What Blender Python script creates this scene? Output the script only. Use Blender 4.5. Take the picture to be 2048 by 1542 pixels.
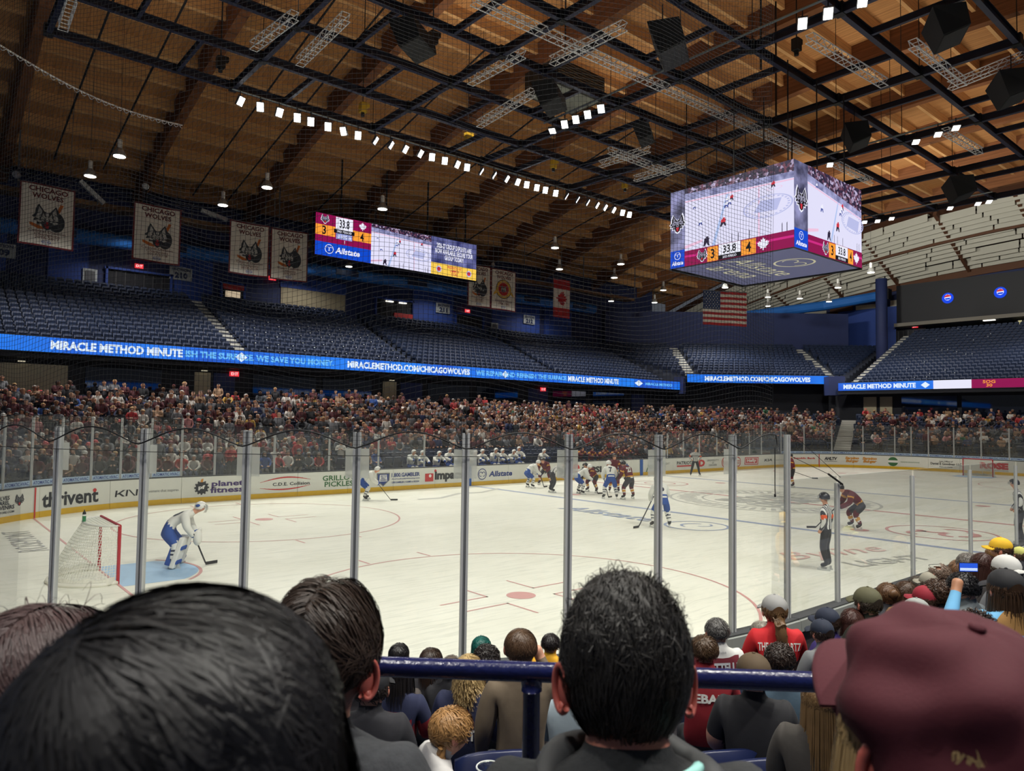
import bpy, bmesh, math, random
import numpy as np
from mathutils import Vector, Matrix
random.seed(7); RNG = np.random.default_rng(7)
for o in list(bpy.data.objects): bpy.data.objects.remove(o)
SC = bpy.context.scene
COL = SC.collection
# ------------------------------------------------------------------ camera
CAM = Vector((-30.8125, -17.8782, 3.5538))
YAW, PIT, ROL = 0.868171, 0.045886, 0.014151
cd = bpy.data.cameras.new('camera'); cam = bpy.data.objects.new('camera', cd); COL.objects.link(cam)
F = Vector((math.cos(PIT)*math.cos(YAW), math.cos(PIT)*math.sin(YAW), math.sin(PIT)))
Rr = Vector((math.sin(YAW), -math.cos(YAW), 0)); Uu = Rr.cross(F)
R2 = Rr*math.cos(ROL)+Uu*math.sin(ROL); U2 = -Rr*math.sin(ROL)+Uu*math.cos(ROL)
cam.matrix_world = Matrix(((R2.x, U2.x, -F.x, CAM.x), (R2.y, U2.y, -F.y, CAM.y), (R2.z, U2.z, -F.z, CAM.z), (0, 0, 0, 1)))
cd.sensor_width = 36; cd.sensor_fit = 'HORIZONTAL'; cd.lens = 1454.71/2048*36; cd.clip_start = 0.05; cd.clip_end = 400
cd.dof.use_dof = True; cd.dof.focus_distance = 26; cd.dof.aperture_fstop = 7.5
SC.camera = cam
TMP = bpy.data.scenes.new('tmp')      # scratch scene for evaluating modifiers and lettering, removed at the end
def evaluated(ob):
    TMP.collection.objects.link(ob); vl = TMP.view_layers[0]; vl.update(); dg = vl.depsgraph
    return bpy.data.meshes.new_from_object(ob.evaluated_get(dg))
# ------------------------------------------------------------------ world, exposure
SC.view_settings.view_transform = 'Standard'; SC.view_settings.look = 'None'
SC.view_settings.exposure = 0.0; SC.view_settings.gamma = 1.0; SC.view_settings.use_curve_mapping = False
w = bpy.data.worlds.new('world'); SC.world = w; w.use_nodes = True
w.node_tree.nodes['Background'].inputs[0].default_value = (0.55, 0.6, 0.7, 1)
w.node_tree.nodes['Background'].inputs[1].default_value = 0.11
SC.cycles.use_denoising = True; SC.cycles.use_adaptive_sampling = True; SC.cycles.adaptive_threshold = .04; SC.cycles.adaptive_min_samples = 12; SC.cycles.max_bounces = 4; SC.cycles.diffuse_bounces = 3; SC.cycles.glossy_bounces = 2; SC.cycles.transmission_bounces = 2; SC.cycles.transparent_max_bounces = 20
SC.cycles.sample_clamp_indirect = 6.0; SC.cycles.caustics_reflective = False; SC.cycles.caustics_refractive = False

def light(name, kind, loc, aim, power, color=(1, .985, .89), size=1.0, spot=1.2, blend=0.6, parent=None):
    ld = bpy.data.lights.new(name, kind); ld.energy = power; ld.color = color
    if kind == 'SPOT': ld.spot_size = spot; ld.spot_blend = blend; ld.shadow_soft_size = size
    elif kind == 'AREA': ld.shape = 'RECTANGLE'; ld.size = size; ld.size_y = spot; ld.spread = math.radians(125)
    else: ld.shadow_soft_size = size
    o = bpy.data.objects.new(name, ld); COL.objects.link(o)
    o.location = loc
    d = Vector(aim)-Vector(loc)
    o.rotation_euler = d.to_track_quat('-Z', 'Y').to_euler()
    return o
# floodlight rows hung from the steel grid above the ice (the far row's lamps are modelled below; the rest hang out of frame)
for x, e in ((-20, 820), (-12, 620), (-3, 470), (6, 490)):
    light('flood_light', 'AREA', (x, 16.1, 18.0), (x*1.1, 5.5, 0), e, size=6.0, spot=0.5)
for x, e in ((-25, 1120), (-13, 740), (2, 600), (16, 660)):
    light('flood_light', 'AREA', (x, -16.1, 18.0), (x*1.08, -7.5, 0), e, size=6.0, spot=0.5)
for x in (-5.9, 9, 23):
    light('flood_light', 'AREA', (x, 1.5, 18.0), (x, 0, 0), 330, size=0.5, spot=6)
for y in (-8, 8, 22):  # added wash aimed at the end baffles to brighten them, not a rink row
    light('flood_light', 'AREA', (26, y, 18.2), (60, y*1.1, 22), 1100, size=3, spot=.6)
# warm uplights without fixtures, added above the grid to brighten the timber roof
for x, y, e in ((-20, 9, 190), (-8, 3, 190), (6, -3, 190), (18, 3, 170), (-6, 14, 150), (-22, 18, 110), (8, 14, 130), (29, 0, 170), (40, 9, 150), (33, 16, 110)):
    light('roof_fill_light', 'AREA', (x, y, 19.6), (x, y+.01, 30), e, (1, .9, .76), size=3.0, spot=3.0)
# ------------------------------------------------------------------ helpers
def lin(c): return tuple((x/12.92 if x <= .04045 else ((x+.055)/1.055)**2.4) for x in c)
def rgb(r, g, b): return lin((r/255, g/255, b/255))
MATS = {}
def mat(name, c=(128, 128, 128), rough=.6, metal=0.0, emit=0.0, noise=None, bump=0.0, alpha=None, spec=0.5, objcol=False):
    """principled material; noise=(scale, amount) varies the base colour, objcol takes it from the object's colour"""
    if name in MATS: return MATS[name]
    m = bpy.data.materials.new(name); MATS[name] = m; m.use_nodes = True
    nt = m.node_tree; N = nt.nodes; Lk = nt.links; b = N['Principled BSDF']
    col = (*rgb(*c), 1)
    b.inputs['Base Color'].default_value = col; b.inputs['Roughness'].default_value = rough; b.inputs['Metallic'].default_value = metal
    b.inputs['Specular IOR Level'].default_value = spec
    src = None
    if objcol:
        oi = N.new('ShaderNodeObjectInfo'); src = oi.outputs['Color']
    if noise or bump:
        tc = N.new('ShaderNodeTexCoord'); nz = N.new('ShaderNodeTexNoise'); nz.inputs['Scale'].default_value = (noise or (8, 0))[0]; nz.inputs['Detail'].default_value = 4
        Lk.new(tc.outputs['Object'], nz.inputs['Vector'])
        if noise:
            mr = N.new('ShaderNodeMapRange'); mr.inputs['To Min'].default_value = 1-noise[1]; mr.inputs['To Max'].default_value = 1+noise[1]*.6
            Lk.new(nz.outputs['Fac'], mr.inputs['Value'])
            vm = N.new('ShaderNodeVectorMath'); vm.operation = 'SCALE'
            if src: Lk.new(src, vm.inputs[0])
            else: vm.inputs[0].default_value = col[:3]
            Lk.new(mr.outputs['Result'], vm.inputs['Scale']); src = vm.outputs['Vector']
        if bump:
            bp = N.new('ShaderNodeBump'); bp.inputs['Strength'].default_value = bump; bp.inputs['Distance'].default_value = .02
            Lk.new(nz.outputs['Fac'], bp.inputs['Height']); Lk.new(bp.outputs['Normal'], b.inputs['Normal'])
    if src: Lk.new(src, b.inputs['Base Color'])
    if emit:
        b.inputs['Emission Color'].default_value = col; b.inputs['Emission Strength'].default_value = emit
        b.inputs['Base Color'].default_value = (0.01, 0.01, 0.01, 1); b.inputs['Specular IOR Level'].default_value = .1; m.cycles.emission_sampling = 'NONE'
    return m
def glass_mat(name, tint=(.93, .95, .94), refl=.06, haze=0.0):
    m = bpy.data.materials.new(name); MATS[name] = m; m.use_nodes = True
    nt = m.node_tree; N = nt.nodes; Lk = nt.links; N.remove(N['Principled BSDF'])
    out = N['Material Output']; t = N.new('ShaderNodeBsdfTransparent'); t.inputs[0].default_value = (*tint, 1)
    g = N.new('ShaderNodeBsdfGlossy'); g.inputs['Roughness'].default_value = .03
    lw = N.new('ShaderNodeLayerWeight'); lw.inputs['Blend'].default_value = .15
    mr = N.new('ShaderNodeMapRange'); mr.inputs['To Min'].default_value = refl; mr.inputs['To Max'].default_value = .3
    Lk.new(lw.outputs['Fresnel'], mr.inputs['Value'])
    mx = N.new('ShaderNodeMixShader'); Lk.new(mr.outputs['Result'], mx.inputs[0]); Lk.new(t.outputs[0], mx.inputs[1]); Lk.new(g.outputs[0], mx.inputs[2])
    if haze:
        d = N.new('ShaderNodeBsdfDiffuse'); d.inputs[0].default_value = (.7, .72, .7, 1)
        tc = N.new('ShaderNodeTexCoord'); nz = N.new('ShaderNodeTexNoise'); nz.inputs['Scale'].default_value = 1.3; nz.inputs['Detail'].default_value = 5
        Lk.new(tc.outputs['Object'], nz.inputs['Vector'])
        m2 = N.new('ShaderNodeMapRange'); m2.inputs['To Min'].default_value = 0; m2.inputs['To Max'].default_value = haze*2
        Lk.new(nz.outputs['Fac'], m2.inputs['Value'])
        mx2 = N.new('ShaderNodeMixShader'); Lk.new(m2.outputs['Result'], mx2.inputs[0]); Lk.new(mx.outputs[0], mx2.inputs[1]); Lk.new(d.outputs[0], mx2.inputs[2]); mx = mx2
    Lk.new(mx.outputs[0], out.inputs['Surface'])
    return m
def setp(o, label=None, cat=None, group=None, kind=None):
    if label: o['label'] = label
    if cat: o['category'] = cat
    if group: o['group'] = group
    if kind: o['kind'] = kind
    return o
def thing(name, label, cat, loc=(0, 0, 0), rz=0, group=None, kind=None):
    o = bpy.data.objects.new(name, None); COL.objects.link(o); o.empty_display_size = .2
    o.location = loc; o.rotation_euler = (0, 0, rz)
    return setp(o, label, cat, group, kind)
def link(name, me, parent=None, loc=None, rz=None, mtx=None):
    o = bpy.data.objects.new(name, me); COL.objects.link(o)
    if parent: o.parent = parent
    if loc is not None: o.location = loc
    if rz is not None: o.rotation_euler = (0, 0, rz)
    if mtx is not None: o.matrix_local = mtx
    return o
def copy_tree(o, parent=None):
    c = o.copy(); COL.objects.link(c); c.parent = parent
    for ch in o.children:
        copy_tree(ch, c)
    return c
class MB:
    def __init__(s): s.v = []; s.f = []; s.m = []
    def add(s, vs, fs, mi=0):
        n = len(s.v); s.v += [tuple(p) for p in vs]; s.f += [tuple(i+n for i in f) for f in fs]; s.m += [mi]*len(fs); return s
    def box(s, c, d, mi=0, rz=0, M=None):
        hx, hy, hz = d[0]/2, d[1]/2, d[2]/2
        P = [Vector((x, y, z)) for z in (-hz, hz) for x, y in ((-hx, -hy), (hx, -hy), (hx, hy), (-hx, hy))]
        if rz: q = Matrix.Rotation(rz, 3, 'Z'); P = [q @ p for p in P]
        if M is not None: P = [M @ p for p in P]
        c = Vector(c)
        return s.add([p+c for p in P], [(3, 2, 1, 0), (4, 5, 6, 7), (0, 1, 5, 4), (1, 2, 6, 5), (2, 3, 7, 6), (3, 0, 4, 7)], mi)
    def bar(s, a, b, wd, h, mi=0, up=(0, 0, 1)):
        a = Vector(a); b = Vector(b); d = (b-a); L = d.length; d.normalize(); x = d.cross(Vector(up))
        if x.length < 1e-4: x = Vector((1, 0, 0))
        x.normalize(); z = x.cross(d)
        P = [p+x*sx*wd/2+z*sz*h/2 for p in (a, b) for sx, sz in ((-1, -1), (1, -1), (1, 1), (-1, 1))]
        return s.add(P, [(0, 1, 2, 3), (7, 6, 5, 4), (0, 4, 5, 1), (1, 5, 6, 2), (2, 6, 7, 3), (3, 7, 4, 0)], mi)
    def tube(s, pts, r, n=6, mi=0, caps=True, closed=False):
        pts = [Vector(p) for p in pts]; K = len(pts); rs = r if hasattr(r, '__len__') else [r]*K
        vs = []; up = None
        for i, p in enumerate(pts):
            a = pts[i-1] if (i or closed) else p; b = pts[(i+1) % K] if (i < K-1 or closed) else p
            d = (b-a); d = d.normalized() if d.length else Vector((0, 0, 1))
            if up is None: up = Vector((0, 0, 1)) if abs(d.z) < .9 else Vector((1, 0, 0))
            x = d.cross(up)
            if x.length < 1e-3: x = d.orthogonal()
            x.normalize(); y = x.cross(d).normalized(); up = y
            vs += [p+(x*math.cos(2*math.pi*k/n)+y*math.sin(2*math.pi*k/n))*rs[i] for k in range(n)]
        fs = [(i*n+k, i*n+(k+1) % n, ((i+1) % K)*n+(k+1) % n, ((i+1) % K)*n+k) for i in range(K if closed else K-1) for k in range(n)]
        if caps and not closed: fs += [tuple(range(n)), tuple(range((K-1)*n, K*n))[::-1]]
        return s.add(vs, fs, mi)
    def lathe(s, prof, n=12, c=(0, 0, 0), mi=0, sx=1, sy=1):
        c = Vector(c); vs = []
        for r, z in prof: vs += [c+Vector((r*sx*math.cos(2*math.pi*k/n), r*sy*math.sin(2*math.pi*k/n), z)) for k in range(n)]
        K = len(prof)
        fs = [(i*n+k, i*n+(k+1) % n, (i+1)*n+(k+1) % n, (i+1)*n+k) for i in range(K-1) for k in range(n)]
        fs += [tuple(range(n))[::-1], tuple(range((K-1)*n, K*n))]
        return s.add(vs, fs, mi)
    def ell(s, c, r, nu=10, nv=6, mi=0, M=None):
        c = Vector(c); vs = []; fs = []
        for j in range(nv+1):
            t = math.pi*j/nv
            for k in range(nu):
                a = 2*math.pi*k/nu; p = Vector((r[0]*math.sin(t)*math.cos(a), r[1]*math.sin(t)*math.sin(a), -r[2]*math.cos(t)))
                if M is not None: p = M @ p
                vs.append(c+p)
        for j in range(nv):
            for k in range(nu): fs.append((j*nu+k, j*nu+(k+1) % nu, (j+1)*nu+(k+1) % nu, (j+1)*nu+k))
        return s.add(vs, fs, mi)
    def prism(s, poly, fmap, d=.01, mi=0):
        """poly: 2D outline; fmap(u,v,w) -> world; w from 0 to d"""
        n = len(poly); vs = [fmap(u, v, 0) for u, v in poly]+[fmap(u, v, d) for u, v in poly]
        fs = [tuple(range(n))[::-1], tuple(range(n, 2*n))]+[(i, (i+1) % n, n+(i+1) % n, n+i) for i in range(n)]
        return s.add(vs, fs, mi)
    def mesh(s, name, mats, smooth=False):
        me = bpy.data.meshes.new(name); me.from_pydata(s.v, [], s.f)
        for m in (mats if isinstance(mats, (list, tuple)) else [mats]): me.materials.append(m)
        if any(s.m): me.polygons.foreach_set('material_index', s.m)
        if smooth: me.polygons.foreach_set('use_smooth', [True]*len(s.f))
        me.update(); return me
    def build(s, name, mats, parent=None, smooth=False, loc=None, rz=None):
        return link(name, s.mesh(name, mats, smooth), parent, loc, rz)
TXT = {}
def text_polys(body, bold=.0, shear=0.0):
    """(verts 2D normalised to bounding box 0..1, faces, aspect)"""
    k = (body, bold, shear)
    if k in TXT: return TXT[k]
    cu = bpy.data.curves.new('t', 'FONT'); cu.body = body; cu.align_x = 'CENTER'; cu.offset = bold; cu.shear = shear; cu.resolution_u = 2; cu.space_line = .85
    ob = bpy.data.objects.new('t', cu)
    me = evaluated(ob)
    V = np.array([v.co[:2] for v in me.vertices]) if len(me.vertices) else np.zeros((1, 2)); Fc = [tuple(p.vertices) for p in me.polygons]
    bpy.data.objects.remove(ob); bpy.data.curves.remove(cu); bpy.data.meshes.remove(me)
    lo, hi = V.min(0), V.max(0); sz = np.maximum(hi-lo, 1e-6)
    TXT[k] = ((V-lo)/sz, Fc, sz[0]/sz[1]); return TXT[k]
def text_obj(name, body, fmap, u0, u1, v0, v1, material, parent=None, bold=.02, shear=0.0, w=.004):
    """flat lettering filling the box (u0..u1, v0..v1) of the surface fmap(u,v,w)"""
    V, Fc, _ = text_polys(body, bold, shear); mb = MB()
    mb.add([fmap(u0+(u1-u0)*a, v0+(v1-v0)*b, w) for a, b in V], Fc)
    return mb.build(name, material, parent)
def plane_map(O, U, V):
    O = Vector(O); U = Vector(U); V = Vector(V); Nn = U.cross(V).normalized()
    return lambda u, v, w=0: O+U*u+V*v+Nn*w
def ring_poly(cx, cy, r0, r1, fmap, w, mb, n=32, mi=0, a0=0, a1=2*math.pi, sy=1):
    vs = []; 
    for k in range(n+1):
        a = a0+(a1-a0)*k/n
        vs += [fmap(cx+r0*math.cos(a), cy+r0*math.sin(a)*sy, w), fmap(cx+r1*math.cos(a), cy+r1*math.sin(a)*sy, w)]
    mb.add(vs, [(2*k, 2*k+1, 2*k+3, 2*k+2) for k in range(n)], mi)
def disc(cx, cy, r, fmap, w, mb, n=24, mi=0, sy=1):
    mb.add([fmap(cx+r*math.cos(2*math.pi*k/n), cy+r*math.sin(2*math.pi*k/n)*sy, w) for k in range(n)], [tuple(range(n))], mi)
def poly(pts, fmap, w, mb, mi=0): mb.add([fmap(u, v, w) for u, v in pts], [tuple(range(len(pts)))], mi)
# rink outline, counter-clockwise from the left end of the near corner
L, W, R = 30.48, 12.95, 8.53
LA = R*math.pi/2; SX = 2*(L-R); SY = 2*(W-R)
SEG = [('c', -L+R, -W+R, 180, LA), ('l', -L+R, -W, 0, SX), ('c', L-R, -W+R, 270, LA), ('l', L, -W+R, 90, SY), ('c', L-R, W-R, 0, LA), ('l', L-R, W, 180, SX), ('c', -L+R, W-R, 90, LA), ('l', -L, W-R, 270, SY)]
PER = sum(q[4] for q in SEG)
def P(s, off=0.0):
    s %= PER
    for k, x, y, a, l in SEG:
        if s <= l+1e-9:
            if k == 'c':
                t = math.radians(a)+s/R; return (x+(R+off)*math.cos(t), y+(R+off)*math.sin(t)), (-math.sin(t), math.cos(t))
            t = math.radians(a); d = (math.cos(t), math.sin(t)); n = (d[1], -d[0])
            return (x+d[0]*s+n[0]*off, y+d[1]*s+n[1]*off), d
        s -= l
def board_map(s0, z0=0.0, off=-.006):
    """surface of the boards as seen from the ice: u runs to the viewer's right from s0"""
    def f(u, v, w=0):
        (x, y), d = P(s0-u, off-w); return (x, y, z0+v)
    return f
# ================================================================== ICE
def ice_mat():
    m = bpy.data.materials.new('ice'); m.use_nodes = True; nt = m.node_tree; N = nt.nodes; Lk = nt.links; b = N['Principled BSDF']
    tc = N.new('ShaderNodeTexCoord')
    n1 = N.new('ShaderNodeTexNoise'); n1.inputs['Scale'].default_value = .35; n1.inputs['Detail'].default_value = 6; Lk.new(tc.outputs['Object'], n1.inputs['Vector'])
    mp = N.new('ShaderNodeMapping'); mp.inputs['Scale'].default_value = (.7, 9, 1); mp.inputs['Rotation'].default_value = (0, 0, .5); Lk.new(tc.outputs['Object'], mp.inputs['Vector'])
    n2 = N.new('ShaderNodeTexNoise'); n2.inputs['Scale'].default_value = 1.2; n2.inputs['Detail'].default_value = 8; n2.inputs['Distortion'].default_value = 1.5; Lk.new(mp.outputs['Vector'], n2.inputs['Vector'])
    r1 = N.new('ShaderNodeValToRGB'); r1.color_ramp.elements[0].position = .3; r1.color_ramp.elements[0].color = (*rgb(226, 226, 212), 1); r1.color_ramp.elements[1].position = .7; r1.color_ramp.elements[1].color = (*rgb(238, 238, 226), 1)
    Lk.new(n1.outputs['Fac'], r1.inputs['Fac'])
    r2 = N.new('ShaderNodeValToRGB'); r2.color_ramp.elements[0].position = .36; r2.color_ramp.elements[0].color = (.86, .87, .87, 1); r2.color_ramp.elements[1].position = .5; r2.color_ramp.elements[1].color = (1, 1, 1, 1)
    Lk.new(n2.outputs['Fac'], r2.inputs['Fac'])
    mx = N.new('ShaderNodeMix'); mx.data_type = 'RGBA'; mx.blend_type = 'MULTIPLY'; mx.inputs['Factor'].default_value = 1
    Lk.new(r1.outputs['Color'], mx.inputs[6]); Lk.new(r2.outputs['Color'], mx.inputs[7]); Lk.new(mx.outputs[2], b.inputs['Base Color'])
    b.inputs['Roughness'].default_value = .38; b.inputs['Specular IOR Level'].default_value = .25
    return m
mb = MB(); loop = [P(PER*k/240)[0] for k in range(240)]
mb.add([(x, y, 0) for x, y in loop]+[(x, y, -.06) for x, y in loop], [tuple(range(240))]+[(i, (i+1) % 240, 240+(i+1) % 240, 240+i) for i in range(240)])
ICE = setp(mb.build('floor_ice', ice_mat()), 'white scraped ice sheet of the hockey rink with painted lines', kind='structure')
mb = MB(); mb.box((2, 0, -.18), (140, 110, .2)); setp(mb.build('floor', mat('concrete', (70, 72, 78), .8, noise=(3, .2))), 'dark concrete arena floor under the stands', kind='structure')
paint_red = mat('ice_paint_red', (204, 150, 146), .4, noise=(6, .12)); paint_blue = mat('ice_paint_blue', (150, 163, 190), .4, noise=(6, .12))
paint_crease = mat('ice_paint_crease', (160, 195, 226), .4, noise=(5, .1)); paint_grey = mat('ice_paint_grey', (188, 189, 182), .4, noise=(5, .18)); paint_dk = mat('ice_paint_dark', (172, 172, 168), .4, noise=(5, .25))
flat = lambda u, v, w=0: (u, v, .003+w)
def mark(name, fn, m, dz=0.0):
    mb = MB(); fn(mb, lambda u, v, w=0: (u, v, .003+dz+w)); return mb.build(name, m, ICE)
def rect(x0, x1, y0, y1): return lambda mb, f: poly([(x0, y0), (x1, y0), (x1, y1), (x0, y1)], f, 0, mb)
for sx in (-1, 1):
    g = 27.13*sx
    mark('goal_line', rect(g-.03, g+.03, -11.15, 11.15), paint_red, .002)
    mark('blue_line', rect(7.47*sx-.15, 7.47*sx+.15, -12.93, 12.93), paint_blue, .001)
    def crease(mb, f, g=g, sx=sx):
        pts = [(g, -1.22)]+[(g-sx*1.83*math.cos(a), 1.83*math.sin(a)*.9) for a in np.linspace(-.83, .83, 15)]+[(g, 1.22)]
        poly(pts if sx < 0 else pts[::-1], f, 0, mb)
    mark('goal_crease', crease, paint_crease)
    def crease_edge(mb, f, g=g, sx=sx):
        ring_poly(g, 0, 1.83, 1.9, f, .0005, mb, 20, 0, (-.8 if sx < 0 else math.pi-.8), (.8 if sx < 0 else math.pi+.8))
    mark('crease_line', crease_edge, paint_red, .002)
    for sy in (-1, 1):
        cx, cy = 21.03*sx, 6.7*sy
        def circ(mb, f, cx=cx, cy=cy):
            ring_poly(cx, cy, 4.55, 4.61, f, 0, mb, 72); disc(cx, cy, .3, f, 0, mb)
            for a in (-1, 1):
                for b in (-1, 1):
                    for (x0, y0, x1, y1) in ((.6, .3, 1.75, .35), (.6, .3, .65, 1.2)):
                        poly([(cx+a*x0, cy+b*y0), (cx+a*x1, cy+b*y0), (cx+a*x1, cy+b*y1), (cx+a*x0, cy+b*y1)], f, 0, mb)
                    poly([(cx+a*.85, cy+b*4.58), (cx+a*.91, cy+b*4.58), (cx+a*.91, cy+b*5.2), (cx+a*.85, cy+b*5.2)], f, 0, mb)
        mark('faceoff_circle', circ, paint_red, .001)
        mark('neutral_spot', lambda mb, f, sx=sx, sy=sy: (disc(6.0*sx, 6.7*sy, .3, f, 0, mb)), paint_red, .001)
mark('center_line', rect(-.15, .15, -12.93, 12.93), paint_red, .001)
def clogo(mb, f):
    ring_poly(0, 0, 4.45, 4.58, f, 0, mb, 64); ring_poly(0, 0, 3.0, 3.1, f, 0, mb, 48)
    random.seed(3)
    for k in range(60):
        a = k*2*math.pi/60; r = 3.3+.12*(k % 2); poly([(r*math.cos(a), r*math.sin(a)), ((r+.8)*math.cos(a), (r+.8)*math.sin(a)), ((r+.8)*math.cos(a+.05), (r+.8)*math.sin(a+.05)), (r*math.cos(a+.05), r*math.sin(a+.05))], f, 0, mb)
mark('center_logo', clogo, paint_grey, .002)
imap = lambda ox, oy, ang: (lambda u, v, w=0: (ox+u*math.cos(ang)-v*math.sin(ang), oy+u*math.sin(ang)+v*math.cos(ang), .006+w))
text_obj('center_logo_text', 'CHICAGO\nWOLVES', imap(0, 0, math.pi), -2.6, 2.6, -1.7, 1.7, paint_grey, ICE, .06)
text_obj('ice_ad', 'Allstate', imap(-9.9, 1.0, math.pi/2*-1+math.pi*0), -2.3, 2.3, -.55, .55, paint_blue, ICE, .01, .2)
mark('ice_ad_ring', lambda mb, f: (ring_poly(-9.8, -2.9, 1.0, 1.1, f, 0, mb, 40), ring_poly(-9.8, -2.9, .45, .55, f, 0, mb, 30, 0, .3, 2.9), ring_poly(-9.5, -2.9, .3, .38, f, 0, mb, 30, 0, 3.4, 6.0)), paint_blue, .003)
mark('ice_ad_ring', lambda mb, f: (ring_poly(-4.3, -8.6, 1.55, 1.65, f, 0, mb, 48), [ring_poly(-4.3+dx, -8.6+dy, r, r+.22, f, 0, mb, 16, 0, a, a+2.4) for dx, dy, r, a in ((-.6, .2, .4, .4), (.3, .3, .35, 2), (.1, -.4, .5, 3.6), (.7, -.2, .3, 5), (-.3, -.5, .25, 1))]), paint_red, .003)
mark('ice_ad_ring', lambda mb, f: (ring_poly(2.7, 8.5, 1.5, 1.6, f, 0, mb, 48), ring_poly(2.7, 8.5, .8, .9, f, 0, mb, 36)), paint_red, .003)
text_obj('ice_ad', 'Byline', imap(-11.0, -8.3, -.25), -1.9, 1.9, -.6, .6, mat('ice_paint_red_faint', (222, 188, 180), .4, noise=(6, .1)), ICE, .0, .4)
text_obj('ice_ad', 'LIGHT', imap(-11.0, -9.6, -.25), -1.3, 1.5, -.35, .3, paint_grey, ICE, .02)
text_obj('ice_ad', 'ROSEMONT', imap(-27.95, 6.3, math.pi/2), -2.0, 2.0, -.34, .34, paint_dk, ICE, -.01)
mark('ice_ad_swoosh', lambda mb, f: [poly([(a, b), (c, d), (c+.1, d+.35), (a+.1, b+.35)], f, 0, mb) for a, b, c, d in ((-13.4, 8.8, -12.2, 8.75), (-12.2, 8.75, -10.4, 9.9), (-10.4, 9.9, -9.2, 9.7), (-9.2, 9.7, -7.2, 10.8))], paint_grey, .002)
# ================================================================== BOARDS
white_b = mat('board_white', (222, 223, 216), .35, noise=(2.5, .07)); yellow_b = mat('kick_yellow', (222, 178, 28), .45, noise=(4, .15)); cap_b = mat('board_cap', (58, 60, 62), .5); back_b = mat('board_back', (86, 82, 86), .6, noise=(3, .2)); sill_b = mat('board_sill', (150, 154, 150), .4, noise=(2, .1))
BOARDS = thing('dasher_boards', 'white dasher boards with yellow kick strip running round the ice', 'boards')
BH = 1.07
pan_cache = {}
def strip(mb, s0, s1, o0, o1, z0, z1, n, mi=0):
    """solid strip following the rink between two offsets and two heights"""
    vs = []
    for k in range(n+1):
        s = s0+(s1-s0)*k/n
        for o, z in ((o0, z0), (o1, z0), (o1, z1), (o0, z1)):
            (x, y), d = P(s, o); vs.append((x, y, z))
    fs = [(4*k+a, 4*k+(a+1) % 4, 4*k+4+(a+1) % 4, 4*k+4+a) for k in range(n) for a in range(4)]+[(3, 2, 1, 0), (4*n, 4*n+1, 4*n+2, 4*n+3)]
    mb.add(vs, fs, mi)
cuts = []
acc = 0
for k, x, y, a, l in SEG:
    n = max(1, round(l/2.44)); cuts += [acc+l*i/n for i in range(n)]; acc += l
cuts.append(acc)
PANELS = []
for i in range(len(cuts)-1):
    s0, s1 = cuts[i]+.006, cuts[i+1]-.006; n = 1 if (13.39 < s0 < 57.2 or 70.6 < s0 < 79.5 or 92.9 < s0 < 136.8 or s0 > 150.2) else 6
    mb = MB(); strip(mb, s0, s1, 0, .08, 0, BH-.04, n, 0); strip(mb, s0, s1, .08, .1, 0, BH-.06, n, 1)
    p = mb.build('board_panel', [white_b, back_b], BOARDS); PANELS.append((s0, s1, p))
    mb = MB(); strip(mb, s0, s1, -.02, .0, 0, .2, n); mb.build('kick_plate', yellow_b, p)
    mb = MB(); strip(mb, s0, s1, -.012, .16, BH-.04, BH, n); mb.build('cap_rail', cap_b, p)
    if s0 < 45 :
        mb = MB(); strip(mb, s0, s1, .16, .2, BH-.16, BH-.02, n); mb.build('sill', sill_b, p)
def panel_at(s):
    for s0, s1, p in PANELS:
        if s0-.01 <= s <= s1+.01: return p
    return PANELS[0][2]
INK = mat('ink_black', (40, 42, 46), .5); INKG = mat('ink_grey', (110, 112, 114), .5); INKB = mat('ink_blue', (42, 62, 130), .5); INKP = mat('ink_purple', (70, 50, 110), .5)
INKR = mat('ink_red', (196, 52, 52), .5); INKGR = mat('ink_green', (60, 110, 66), .5); INKO = mat('ink_orange', (206, 140, 50), .5); INKW = mat('ink_white', (232, 232, 228), .5); STRIPEB = mat('stripe_blue', (38, 92, 172), .5); INKLB = mat('strip_blue_light', (168, 190, 214), .5)
def ad(body, s_l, s_r, z0, z1, m, bold=.02, shear=0.0):
    return text_obj('ad_lettering', body, board_map(s_l), 0, s_l-s_r, z0, z1, m, panel_at((s_l+s_r)/2), bold, shear, .006)
def adshape(s, fn, mats):
    mb = MB(); fn(mb, board_map(s)); return mb.build('ad_emblem', mats, panel_at(s))
def vstripe(s, m, wd=.3):
    adshape(s+wd/2, lambda mb, f: poly([(0, 0), (wd, 0), (wd, BH-.05), (0, BH-.05)], lambda u, v, w=0: f(u, v, .022), 0, mb), m)
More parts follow.
